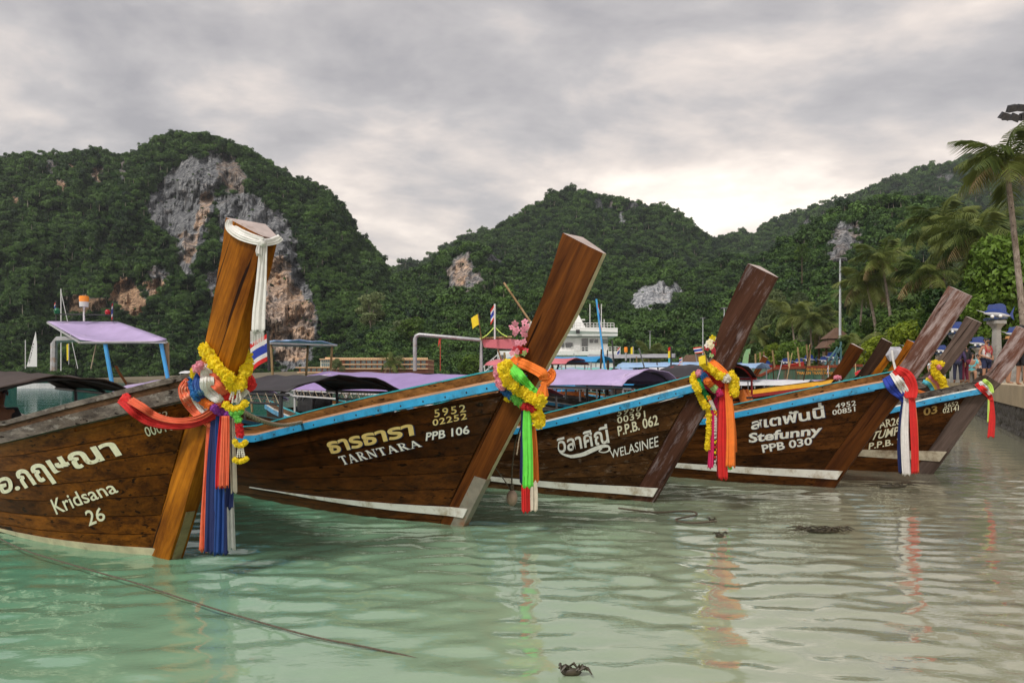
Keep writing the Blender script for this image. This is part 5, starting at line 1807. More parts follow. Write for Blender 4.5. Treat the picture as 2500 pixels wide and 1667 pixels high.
for (pts, c, off, sd) in [([(1286, 975, 14), (1287, 1050, 22), (1289, 1110, 24), (1289, 1190, 26)], 'green', .10, 12), ([(1291, 1000, 12), (1290, 1070, 18), (1287, 1165, 18)], 'green', .13, 13), ([(1300, 1035, 14), (1304, 1100, 18), (1306, 1175, 20)], 'orange', .09, 14),
        ([(1278, 990, 10), (1277, 1080, 12), (1276, 1180, 14)], 'navy', .05, 15), ([(1281, 1150, 14), (1283, 1200, 20), (1284, 1250, 20)], 'red', .06, 16), ([(1302, 1150, 12), (1304, 1200, 18), (1304, 1247, 18)], 'cream', .05, 17)]:
    d.tail(pts, CL[c], off, 2 if pts[0][2] < 13 else 3, sd)
d = Decor('marigold_garland', 'plump yellow marigold garland looped below the orange sash bow', 'garland', B2, 1300, 980)
d.flowers(k6((455, 880, .04), (390, 930, .05), (430, 1020, .06), (470, 1110, .06), (540, 1190, .06), (640, 1260, .06), (740, 1320, .07), (840, 1380, .08), (920, 1430, .08), (950, 1360, .08)), [(1, 'yellow')], 13.5, step=.75)
d = Decor('flower_garland', 'garland of pink, blue, green and red flowers under the plump marigold loop', 'garland', B2, 1280, 1000)
d.flowers(k6((340, 950, .01), (340, 1060, .02), (380, 1180, .03), (440, 1260, .04), (540, 1330, .05), (640, 1420, .06), (730, 1480, .07), (800, 1500, .09), (880, 1540, .09)), [(.34, 'pink'), (.55, 'blue'), (.80, 'lime'), (1, 'red')], 11, step=.75)
d.flowers([(1310, 1010, .1), (1318, 1022, .1), (1313, 1034, .1)], [(1, 'yellow')], 13, step=.75)
d.flowers([(1240, 971, .04), (1243, 972, .04)], [(1, 'yellow')], 9, step=3)

def orchid_mesh(c):
    mb = MB()
    for k in range(5):
        a = 2 * pi * k / 5
        u, w = Vector((cos(a), 0, sin(a))), Vector((-sin(a), 0, cos(a)))
        mb.add([u * .1, u * .55 + w * .42 + Vector((0, -.12, 0)), u * 1.0 + w * .25 + Vector((0, -.02, 0)), u * 1.08, u * 1.0 - w * .25 + Vector((0, -.02, 0)), u * .55 - w * .42 + Vector((0, -.12, 0))], [(0, 1, 2, 3, 4, 5)])
    mb.ball((0, -.12, 0), .2, 6, 4)
    return mb.mesh('blossom', FL[c])
ORCHID = {c: orchid_mesh(c) for c in ('pink', 'white', 'red', 'cream', 'yellow', 'rose', 'palegreen', 'leaf')}
def bouquet(name, label, b, base, items, stem_c='leaf'):
    d = Decor(name, label, 'flowers', b, *base)
    rnd = random.Random(int(base[0]))
    Y = b.stemY(base[1]) + .12
    o = d.o
    for u, v, r, c in items:
        p = P(u, v, Y - rnd.uniform(0, .08))
        link('blossom', ORCHID[c], d.t, p - o, (rnd.uniform(-.6, .6), rnd.uniform(0, 6), rnd.uniform(-.7, .7)), r / FPX * Y)
    for u, v, r, c in items[::2]:
        MB().tube([P(base[0], base[1], Y) - o, P((u + base[0]) / 2 - 3, (v + base[1]) / 2, Y) - o, P(u, v, Y + .01) - o], .004, 5).obj('stalk', FL[stem_c], d.t)
bouquet('orchid_spray', 'spray of pink silk orchids tucked behind the brown prow above orange sash', B2, (1272, 868),
  [(1258, 790, 9, 'pink'), (1250, 800, 9, 'pink'), (1262, 806, 9, 'pink'), (1256, 814, 8, 'pink'), (1281, 786, 9, 'pink'), (1287, 797, 9, 'pink'), (1278, 803, 9, 'pink'), (1292, 806, 9, 'white'), (1276, 815, 9, 'pink'), (1283, 818, 7, 'pink'), (1297, 793, 8, 'white'), (1270, 838, 8, 'pink'), (1280, 834, 8, 'pink'), (1263, 836, 7, 'pink'),
   (1270, 848, 8, 'red'), (1262, 858, 8, 'pink'), (1258, 852, 8, 'rose'), (1276, 857, 9, 'red'), (1280, 862, 8, 'palegreen'), (1250, 862, 7, 'pink'), (1262, 866, 7, 'palegreen'), (1284, 855, 7, 'rose')])

# ---- boat 3
def k7(*p): return [(1480 + q[0] * .17, 820 + q[1] * .17, *q[2:]) for q in p]
d = Decor('sash', 'red and orange sashes with magenta tails hanging from weathered prow numbered P.P.B. 062', 'sash', B3, 1765, 940)
d.ribbon('wrap', k7((1500, 360, 14, .01), (1560, 420, 20, .012), (1640, 490, 20, .02), (1720, 570, 18, .04), (1750, 650, 18, .06)), CL['orange'], folds=3)
d.ribbon('wrap', k7((1400, 500, 22, .015), (1500, 600, 32, .02), (1600, 650, 32, .025), (1660, 740, 24, .04)), CL['red'], folds=4)
d.ribbon('wrap', k7((1360, 620, 12, .012), (1440, 720, 12, .015), (1560, 800, 12, .02), (1640, 850, 12, .04)), CL['magenta'], folds=2)
d.ribbon('wrap', k7((1640, 860, 14, .06), (1600, 940, 18, .07), (1560, 1030, 16, .09)), CL['magenta'], folds=2)
d.knot(*k7((1680, 780))[0], 7, CL['red'], .05)
for (pts, c, off, sd) in [([(1764, 950, 14), (1766, 1010, 20), (1764, 1090, 22), (1766, 1170, 22)], 'red', .10, 21), ([(1758, 960, 10), (1757, 1060, 14), (1757, 1165, 14)], 'maroon', .08, 22), ([(1776, 935, 14), (1782, 1000, 20), (1785, 1060, 22), (1784, 1140, 24)], 'orange', .10, 23), ([(1785, 985, 10), (1791, 1050, 12), (1792, 1105, 13)], 'orange', .13, 24),
        ([(1752, 975, 7), (1754, 1060, 9), (1755, 1120, 9)], 'navy', .06, 25), ([(1741, 1000, 12), (1737, 1080, 13), (1734, 1143, 13)], 'magenta', .14, 26), ([(1781, 1120, 8), (1782, 1146, 10)], 'green', .07, 27)]:
    d.tail(pts, CL[c], off, 2 if pts[0][2] < 13 else 3, sd)
d = Decor('marigold_garland', 'yellow marigold garland across weathered prow with a white bead band', 'garland', B3, 1750, 920)
d.flowers(k7((1400, 410, .03), (1480, 460, .04), (1560, 520, .05), (1640, 580, .06), (1720, 610, .07), (1790, 590, .05), (1820, 640, .03), (1810, 740, .06), (1820, 800, .07), (1890, 830, .06)), [(.48, 'yellow'), (.58, 'white'), (1, 'yellow')], 9.5, step=.75)
d.flowers(k7((1800, 540, .0), (1850, 620, .0), (1860, 720, .02), (1830, 780, .05)), [(1, 'yellow')], 8, step=.75)
d = Decor('flower_garland', 'garland of blue, orange and pale green flowers crossing the weathered prow', 'garland', B3, 1730, 940)
d.flowers(k7((1320, 570, .02), (1350, 530, .03), (1400, 580, .04), (1440, 640, .05), (1500, 700, .06), (1570, 770, .07), (1640, 830, .08)), [(.14, 'pink'), (.38, 'blue'), (.68, 'orange'), (.86, 'palegreen'), (1, 'magenta')], 8, step=.7)
d.flowers(k7((1340, 640, .03), (1370, 740, .04), (1420, 830, .05), (1440, 880, .06)), [(1, 'green')], 6.5, step=.6)
d = Decor('marigold_string', 'long thin marigold string falling from the weathered prow past the hull lettering', 'garland', B3, 1700, 920)
d.flowers(k7((1270, 560, .03), (1250, 640, .04), (1300, 730, .05), (1340, 850, .06), (1400, 960, .08), (1460, 1060, .10)), [(1, 'yellow')], 8.5, step=.72)
d.flowers([(1731, 1005, .12), (1730, 1050, .12), (1728, 1080, .12), (1727, 1098, .12)], [(1, 'yellow')], 6, step=.8)
Yb = B3.stemY(1000) - .16
for pts in ([(1727, 968), (1738, 990), (1746, 1010), (1746, 1060), (1746, 1138)], [(1732, 968), (1742, 990), (1750, 1015), (1750, 1060), (1751, 1125)]):
    path = smooth_path(pts, 60)
    for i, (u, v) in enumerate(path[::2]):
        c = 'white' if (i // 4) % 3 else ('red' if i % 2 else 'yellow')
        link('bud', BUD[c], d.t, P(u, v, Yb) - d.o, (0, 0, i), 3.0 / FPX * Yb)
bouquet('rose_spray', 'spray of white and red silk roses tied behind the weathered prow', B3, (1741, 880),
  [(1740, 825, 8, 'yellow'), (1745, 831, 8, 'cream'), (1733, 834, 8, 'cream'), (1727, 842, 8, 'white'), (1737, 846, 8, 'cream'), (1744, 842, 8, 'rose'), (1753, 838, 8, 'red'), (1748, 848, 9, 'rose'), (1756, 845, 8, 'rose'), (1726, 850, 7, 'rose'), (1742, 856, 9, 'rose'), (1747, 862, 7, 'rose'), (1737, 867, 6, 'palegreen'), (1730, 838, 8, 'white'), (1750, 829, 6, 'cream')])

# ---- boat 4
d = Decor('sash', 'wide red, white and blue sash knotted round the bleached prow with long tails', 'sash', B4, 2220, 940)
d.ribbon('wrap', k5((648, 690, 20, .01), (715, 745, 36, .02), (748, 825, 34, .03), (752, 885, 24, .05)), CL['red'], folds=4)
d.ribbon('wrap', k5((625, 712, 12, .016), (680, 785, 20, .028), (722, 850, 20, .045), (735, 895, 16, .05)), CL['white'], folds=2)
d.ribbon('wrap', k5((592, 740, 24, .01), (640, 805, 34, .02), (690, 860, 26, .04), (715, 905, 16, .05)), CL['royal'], folds=3)
for (pts, c, off, sd) in [([(2207, 975, 12), (2200, 1040, 14), (2198, 1100, 14), (2200, 1155, 12)], 'navy', .06, 31), ([(2214, 970, 14), (2210, 1040, 20), (2211, 1100, 22), (2214, 1160, 24)], 'white', .08, 32), ([(2224, 960, 14), (2230, 1040, 18), (2232, 1100, 18), (2231, 1155, 16)], 'red', .10, 33), ([(2229, 965, 8), (2236, 1040, 10), (2238, 1155, 12)], 'salmon', .07, 34)]:
    d.tail(pts, CL[c], off, 3, sd)
# ---- boat 5
d = Decor('sash', 'peach, red, white and lime sash on the farthest prow beside the quay', 'sash', B5, 2410, 960)
d.ribbon('wrap', k5((1195, 785, 12, .01), (1240, 830, 14, .012), (1280, 870, 12, .03), (1290, 900, 10, .04)), CL['red'], folds=2)
d.ribbon('wrap', k5((1215, 775, 8, .012), (1255, 815, 10, .014), (1290, 860, 9, .03)), CL['white'], folds=2)
d.ribbon('wrap', k5((1240, 760, 8, .012), (1285, 800, 9, .014), (1300, 850, 8, .03)), CL['lime'], folds=2)
for (pts, c, off, sd) in [([(2420, 975, 10), (2423, 1020, 16), (2420, 1067, 18)], 'red', .06, 41), ([(2414, 975, 4), (2413, 1010, 6), (2412, 1030, 5)], 'lime', .05, 42)]:
    d.tail(pts, CL[c], off, 2, sd)
# ================================================================ OTHER BOATS BEHIND THE FRONT ROW
def mini_boat(label, b, cfg, group='longtail boats farther back'):
    return build_boat('longtail_boat', b, label, group, dict(BASE, planks=cfg.pop('planks', 5), seg=10, floor=3, thwarts=(-1.9, -3.2, -4.8), bolts=None, **dict(dict(top_depth=0.29, waist=0.24, top_half=0.10), **cfg)))
YELLOWP = pmat('yellow_rail_paint', (0.80, 0.42, 0.03), rough=0.4, var=0.15)
REDP = pmat('dark_red_rail_paint', (0.28, 0.015, 0.012), rough=0.45, var=0.2)
def flat_sheer(k=1.0, d=0.0):
    return [(-9.2, 0.9 * k + d), (-7, 0.66 * k + d), (-5, 0.62 * k + d), (-3, 0.78 * k + d), (-0.8, 1.12 * k + d), (0.95, 1.40 * k + d), (1.7, 1.52 * k + d)]
STD = [(0, 0.0), (0.28, 0.42), (0.79, 1.14), (1.12, 1.59), (1.44, 2.03), (1.70, 2.46)]
def stem_s(kx, kz): return [(x * kx, z * kz) for x, z in STD]
B6 = Boat(None, 45, None, foot=(7.22, 13.9), stem=stem_s(.95, 1.0), sheer=flat_sheer(.98))
mini_boat('longtail boat with grey-brown prow and rainbow sash, half hidden behind the gold 03 boat', B6, dict(hull=HULL_OILED, stem=STEM_GREYBR, top_depth=0.26, waist=0.22, top_half=0.10, rails=rails(blue=RAIL_GREY, trim=RAIL_GREY, wash=RAIL_GREY, cap=RAIL_GREY), seed=6))
B7 = Boat(None, 43, None, foot=(6.85, 17.1), stem=stem_s(.85, .86), sheer=flat_sheer(.94))
mini_boat('longtail boat with orange-brown prow and yellow rail behind boat PPB 030', B7, dict(hull=HULL_AMBER, stem=STEM_BROWN, rails=rails(blue=REDP, trim=YELLOWP, wash=YELLOWP, cap=RAIL_BROWN), seed=7))
B8 = Boat(None, 43, None, foot=(8.85, 20.0), stem=stem_s(.95, .97), sheer=flat_sheer(.95))
mini_boat('longtail boat with nearly black prow and red flowers behind boat PPB 030', B8, dict(hull=HULL_DARK, stem=STEM_DARK, rails=rails(), seed=8))
B9 = Boat(None, 43, None, foot=(11.2, 23.0), stem=stem_s(.95, 1.02), sheer=flat_sheer(.95))
mini_boat('longtail boat with slim amber prow tipped by a rainbow ribbon', B9, dict(hull=HULL_AMBER, stem=STEM_AMBER, rails=rails(), seed=9))
B10 = Boat(None, 43, None, foot=(12.0, 38.0), stem=stem_s(.95, 1.0), sheer=flat_sheer(.95))
mini_boat('small distant longtail boat with plain brown prow before the green barge', B10, dict(hull=HULL_DARK, stem=STEM_BROWN, rails=rails(), seed=10))
B11 = Boat(None, 43, None, foot=(12.75, 27.0), stem=stem_s(.9, .98), sheer=flat_sheer(.95))
mini_boat('longtail boat with prow end wrapped in clear plastic', B11, dict(hull=HULL_GREYED, stem=STEM_AMBER, rails=rails(), seed=11, planks=4))
canopy(B6, -3.6, -7.6, 0.85, 1.36, 1.36, 0.24, LILAC, BPIPE, (-3.8, -5.6, -7.4), rail=False)
canopy(B7, -4.6, -8.4, 0.9, 1.34, 1.36, 0.22, PALEBLUE, GPIPE, (-4.8, -8.2), rail=False)
canopy(B8, -3.6, -8.0, 0.9, 1.38, 1.38, 0.24, WHITET, GPIPE, (-3.8, -7.8), rail=False)
canopy(B9, -4.0, -8.2, 0.9, 1.4, 1.4, 0.24, LILAC, GPIPE, (-4.2, -8.0), rail=False)
canopy(B10, -2.6, -7.6, 1.0, 1.5, 1.5, 0.26, LILAC, GPIPE, (-2.8, -7.4), rail=False)
canopy(B5, -5.0, -8.6, 0.9, 1.30, 1.30, 0.22, BLUET, GPIPE, (-5.2, -8.4), rail=False)
# decorations on those
d = Decor('sash', 'rainbow striped sash on the grey-brown prow', 'sash', B6, 2330, 925)
for i, (c, du) in enumerate((('sky', 0), ('yellow', 8), ('pink', 15), ('orange', 22))):
    d.ribbon('wrap', [(2253 + du * .9, 930 - du * .7, 9, .012), (2268 + du, 938 - du * .4, 10, .014), (2279 + du * .9, 955 - du * .3, 9, .02)], CL[c], folds=1, n=12)
d = Decor('swag', 'thin orange cloth swag between bleached prow and rainbow sash', 'swag', B6, 2260, 955)
d.ribbon('drape', [(2228, 948, 7, .3), (2245, 956, 8, .3), (2270, 962, 8, .2), (2290, 955, 7, .1), (2296, 940, 6, .05)], CL['orange'], folds=1, n=16, hug=False)
d = Decor('marigold_garland', 'yellow marigold garland on the grey-brown prow above the rainbow sash', 'garland', B6, 2290, 910)
d.flowers([(2284, 888, .05), (2281, 903, .05), (2288, 917, .05), (2299, 928, .05), (2305, 945, .06), (2305, 965, .08)], [(1, 'yellow')], 8.5, step=.7)
d.flowers([(2286, 888, .05), (2292, 894, .06), (2299, 886, .05)], [(.3, 'yellow'), (.7, 'pink'), (1, 'yellow')], 8, step=.8)
d = Decor('sash', 'twisted red, white and blue cloth along the yellow rail', 'sash', B7, 2030, 940)
for i, c in enumerate(('white', 'red', 'royal')):
    d.ribbon('wrap', [(1972 + 4 * i, 952 + i * 2, 6, .05), (1995, 948 - 2 * i, 7, .06), (2015 + 3 * i, 947 + 2 * i, 7, .06), (2040, 940 - i, 7, .06), (2052, 928 + 4 * i, 6, .05)], CL[c], folds=1, n=16, hug=False)
d.flowers([(2040, 922, .05), (2046, 921, .05), (2052, 921, .05)], [(1, 'pink')], 5, step=.7, hug=False)
bouquet('flower_spray', 'small red flower spray at the foot of the nearly black prow', B8, (2098, 925), [(2092, 912, 5, 'red'), (2098, 908, 5, 'rose'), (2104, 910, 5, 'red'), (2100, 918, 5, 'palegreen'), (2108, 914, 5, 'rose')])
d = Decor('sash', 'purple and yellow sash at the foot of the nearly black prow', 'sash', B8, 2105, 935)
for i, c in enumerate(('lime', 'yellow', 'magenta')):
    d.ribbon('wrap', [(2090 + 6 * i, 938 - i * 3, 6, .02), (2100 + 5 * i, 943 - i * 3, 7, .03)], CL[c], folds=1, n=8, hug=False)
d = Decor('ribbon', 'long white and pink ribbon hanging from the tip of the nearly black prow', 'ribbon', B8, 2180, 858)
d.tail([(2178, 855, 5), (2181, 880, 6), (2187, 905, 8)], CL['white'], off=.02, folds=1, seed=3)
# clear plastic bag over one prow
d = Decor('plastic_wrap', 'cloudy plastic sheet tied over a prow end', 'plastic sheet', B11, 2200, 865)
o_ = B11
p0 = o_.W(o_.xs(2.35), 0, 2.35) - d.o
rg = []
for k, (w, h) in enumerate(((.20, -.25), (.30, -.05), (.28, .12), (.2, .2))):
    rg.append([p0 + Vector((w * cos(a) * 1.0, w * sin(a) * .8, h + .04 * sin(3 * a + k))) for a in [2 * pi * j / 12 for j in range(12)]])
MB().loft(rg).obj('sheet', pmat('cloudy_plastic', (0.42, 0.42, 0.46), rough=0.25, var=0.3, scale=8), d.t, smooth=30)

# ================================================================ FLAGS
def flag(label, u, v_base, v_top, Y, flag_px, cloths, pole_mat, lean=0, droop=0.5, name='flag', hoist_top=0, sgn=-1, group=None, pole_r=0.012):
    """pole plus hanging cloth made of stripes (each stripe its own part); flag_px = (fly length, hoist height) in pixels"""
    base = P(u, v_base, Y)
    t = thing(name, label, 'flag', base, 0, group)
    top = P(u + lean, v_top, Y) - base
    MB().tube([(0, 0, 0), top], pole_r, 7).obj('pole', pole_mat, t, smooth=40)
    fl, ho = flag_px[0] / FPX * Y, flag_px[1] / FPX * Y
    dirp = top.normalized()
    a = top - dirp * (hoist_top / FPX * Y)
    tot = sum(w for c, w in cloths)
    acc = 0
    for c, w in cloths:
        vs = []
        for i in range(9):
            s = i / 8
            for j in range(3):
                q = (acc + w * j / 2) / tot
                p = a - dirp * ho * q + Vector((sgn * fl * s * (1 - droop * .55), 0.05 * fl * sin(5 * s + 2 * q) * 2, -droop * fl * s ** 1.2 * .85))
                vs.append(p)
        MB().add(vs, [(3 * i + j, 3 * i + j + 1, 3 * i + j + 4, 3 * i + j + 3) for i in range(8) for j in range(2)]).obj('stripe' if len(cloths) > 1 else 'cloth', CL[c], t, smooth='all')
        acc += w
    return t
TH = [('red', 1), ('white', 1), ('royal', 2), ('white', 1), ('red', 1)]
flag('red, white and blue flag on dark pole above the black canopy of boat PPB 106', 657, 905, 808, 10.4, (60, 66), TH, BPIPE, lean=-3, droop=.55, hoist_top=5, pole_r=.02)
flag('small striped flag on the pole above the faded red roof', 1208, 828, 742, 15.4, (20, 36), TH, PIPE, droop=.9, pole_r=.02)
flag('yellow pennant on a thin pole left of the faded red roof', 1176, 832, 766, 15.4, (24, 26), [('yellow', 1)], BAMBOO, lean=-9, droop=.55)
flag('long striped flag wrapped on a light blue pole before the white ship', 1480, 925, 730, 22, (16, 66), TH, BLUEPIPE, lean=-24, droop=1.2, sgn=1, pole_r=.03)
flag('tiny striped flag tucked into the marigolds on the weathered prow', 1729, 884, 846, B3.stemY(880) - .1, (24, 16), TH, BAMBOO, lean=-16, droop=.15, pole_r=.006)
flag('tiny yellow flag under the striped one on the weathered prow', 1726, 892, 866, B3.stemY(890) - .12, (22, 20), [('yellow', 1)], BAMBOO, lean=-3, droop=.3, pole_r=.006)
flag('little striped flag at the left end of the beacon bar', 137, 784, 734, 14.3, (9, 24), TH, BPIPE, droop=1.0)
flag('little striped flag at the right end of the beacon bar', 276, 786, 736, 14.2, (12, 40), TH, BPIPE, lean=1, droop=1.0)
flag('narrow yellow flag left of the bent pipe', 124, 890, 838, 22, (7, 40), [('yellow', 1)], GPIPE, droop=.5, sgn=1)
flag('narrow yellow flag right of the bent pipe', 168, 890, 838, 22, (7, 40), [('yellow', 1)], GPIPE, droop=.5, sgn=-1)
flag('striped flag on the stern of the white ship', 1514, 872, 846, 60, (12, 22), TH, PIPE, droop=.7, pole_r=.04)
flag('small yellow flag right of the white ship', 1546, 868, 846, 45, (8, 20), [('yellow', 1)], GPIPE, droop=.4, pole_r=.03)
flag('red and yellow pennant stack on a black mast over grey canopies', 1638, 925, 846, 30, (9, 26), [('red', 1), ('yellow', 2)], BPIPE, lean=0, droop=.4, pole_r=.03)
flag('small blue pennant lower on the black mast over grey canopies', 1639, 925, 872, 30, (9, 12), [('sky', 1)], BPIPE, droop=.3, pole_r=.02)
flag('striped flag beside the brown hut roof, upper of three', 1665, 905, 872, 32, (8, 12), TH, PIPE, droop=.3, pole_r=.02)
flag('striped flag beside the brown hut roof, lower left of three', 1662, 912, 888, 32, (10, 10), TH, PIPE, droop=.3, pole_r=.02)
flag('striped flag beside the brown hut roof, lower right of three', 1674, 912, 890, 32, (6, 10), TH, PIPE, droop=.4, pole_r=.02)
flag('small striped flag before the lettering of the green barge', 2022, 925, 892, 30, (5, 18), TH, PIPE, droop=1.0, pole_r=.015)

# beacon right of the ship
t = thing('beacon_lamp', 'orange beacon lamp on a post right of the white ship', 'lamp', P(1528, 880, 40))
MB().tube([(0, 0, 0), (0, 0, .45)], .05, 8).obj('post', GPIPE, t); MB().tube([(0, 0, .45), (0, 0, .5), (0, 0, .72), (0, 0, .75)], [.09, .1, .1, .07], 12).obj('lens', MATS['orange_beacon_plastic'], t, smooth=40)

# ================================================================ WHITE SHIP
SHIPW = pmat('white_ship_paint', (0.70, 0.70, 0.68), rough=0.4, var=0.08, scale=0.8, dirt=(0.42, 0.24, 0.12), dirt_amt=0.08)
SHIPD = glassmat('dark_ship_window', (0.02, 0.025, 0.03))
def ship():
    Y = 62.0
    k = Y / FPX
    def X(u): return (u - CX) * k
    def Z(v): return EYE - (v - HY) * k
    t = thing('ship', 'white ferry with bridge, railings and mast beyond the prows', 'ship', (X(1350), Y, 0))
    ox = X(1350)
    def bx(nm, u0, u1, v0, v1, y0, y1, mat=SHIPW, parent=None, tap=0):
        c = ((X(u0) + X(u1)) / 2 - ox, (y0 + y1) / 2, (Z(v0) + Z(v1)) / 2)
        return MB().box(c, (X(u1) - X(u0), y1 - y0, Z(v0) - Z(v1))).obj(nm, mat, parent or t)
    # hull
    rings = []
    for u, hw in ((1175, 2.6), (1210, 3.0), (1400, 3.1), (1480, 2.2), (1522, .3)):
        x = X(u) - ox
        rings.append([(x, -hw * .7 + 3, -.4), (x, -hw + 3, 1.9 + (u > 1450) * .4), (x, hw + 3, 1.9 + (u > 1450) * .4), (x, hw * .7 + 3, -.4)])
    MB().loft(rings).obj('hull', pmat('green_hull_paint', (0.03, 0.10, 0.07), rough=.5, var=.3, dirt=(.2, .07, .03), dirt_amt=.4), t)
    low = bx('lower_deckhouse', 1235, 1500, 910, 862, .4, 5.6)
    mid = bx('main_deckhouse', 1362, 1486, 862, 820, .6, 5.4)
    bx('boat_deck', 1340, 1512, 867, 857, -.1, 6.1)
    br = bx('bridge_deck', 1356, 1508, 820, 800, 0, 6.0)
    # flared wing of the bridge roof
    mb = MB(); x0, x1 = X(1360) - ox, X(1509) - ox
    mb.loft([[(x0, .1, Z(820)), (X(1488) - ox, .3, Z(820)), (X(1488) - ox, 5.7, Z(820)), (x0, 5.9, Z(820))], [(x0, -.2, Z(806)), (x1, -.1, Z(811)), (x1, 6.1, Z(811)), (x0, 6.2, Z(806))]]).obj('bridge_wing', SHIPW, t)
    bx('aft_deckhouse', 1214, 1262, 878, 856, .6, 5.4)
    # funnel and mast
    mb = MB()
    mb.loft([[(X(1408) - ox, 1.6, Z(804)), (X(1439) - ox, 1.6, Z(804)), (X(1439) - ox, 4.2, Z(804)), (X(1408) - ox, 4.2, Z(804))], [(X(1408) - ox, 1.9, Z(778)), (X(1425) - ox, 1.9, Z(778)), (X(1425) - ox, 3.8, Z(778)), (X(1408) - ox, 3.8, Z(778))], [(X(1411) - ox, 2.5, Z(757)), (X(1417) - ox, 2.5, Z(757)), (X(1417) - ox, 3.1, Z(757)), (X(1411) - ox, 3.1, Z(757))]])
    mb.obj('mast', SHIPW, t)
    bx('radar_bar', 1417, 1436, 776, 773, 2.6, 2.9)
    for u, v0, v1 in ((1448, 800, 735), (1477, 800, 735), (1484, 800, 774)):
        MB().tube([(X(u) - ox, 2.5, Z(v0)), (X(u) - ox, 2.5, Z(v1))], .04, 6).obj('antenna', PIPE, t)
    # doors and windows
    bx('door', 1403, 1419, 855, 826, .52, .64, SHIPW); bx('doorway', 1422, 1437, 858, 825, .55, .65, SHIPD)
    for u0, u1, v0, v1 in ((1372, 1378, 847, 836), (1382, 1399, 847, 836), (1441, 1450, 836, 827), (1453, 1462, 836, 827), (1224, 1235, 876, 866), (1238, 1249, 876, 866), (1275, 1290, 900, 893), (1345, 1352, 900, 894), (1365, 1372, 900, 894)):
        bx('window', u0, u1, v0, v1, .30 if v0 > 880 else .5, .45 if v0 > 880 else .63, SHIPD)
    bx('bridge_window', 1470, 1486.8, 838, 827, .55, 5.45, glassmat('bridge_glass', (0.02, 0.06, 0.05)))
    # railings
    def railing(u0, u1, v, h, y):
        mb = MB()
        n = max(2, int((u1 - u0) / 8))
        for i in range(n + 1):
            x = X(lerp(u0, u1, i / n)) - ox
            mb.tube([(x, y, Z(v)), (x, y, Z(v) + h)], .03, 5)
        for f in (.5, 1.0):
            mb.tube([(X(u0) - ox, y, Z(v) + h * f), (X(u1) - ox, y, Z(v) + h * f)], .03, 5)
        mb.obj('railing', PIPE, t)
    railing(1400, 1500, 800, .42, .2); railing(1395, 1510, 857, .36, 0.0); railing(1440, 1500, 800, .42, 5.8)
    # stair at the stern
    mb = MB()
    for i in range(9):
        mb.box((X(1175 + 5.2 * i) - ox, 0, Z(916 - 4.4 * i)), (.25, .8, .05))
    for y in (-.45, .45):
        mb.tube([(X(1170) - ox, y, Z(920)), (X(1222) - ox, y, Z(875))], .06, 5); mb.tube([(X(1170) - ox, y, Z(904)), (X(1222) - ox, y, Z(860))], .035, 5)
        for i in range(5): mb.tube([(X(1172 + 11 * i) - ox, y, Z(918 - 9.4 * i)), (X(1172 + 11 * i) - ox, y, Z(903 - 9.4 * i))], .03, 5)
    mb.obj('stair', PIPE, t)
    MB().box((X(1410) - ox, -.3, Z(810)), (.32, .12, .34)).obj('floodlight', BPIPE, t)
ship()

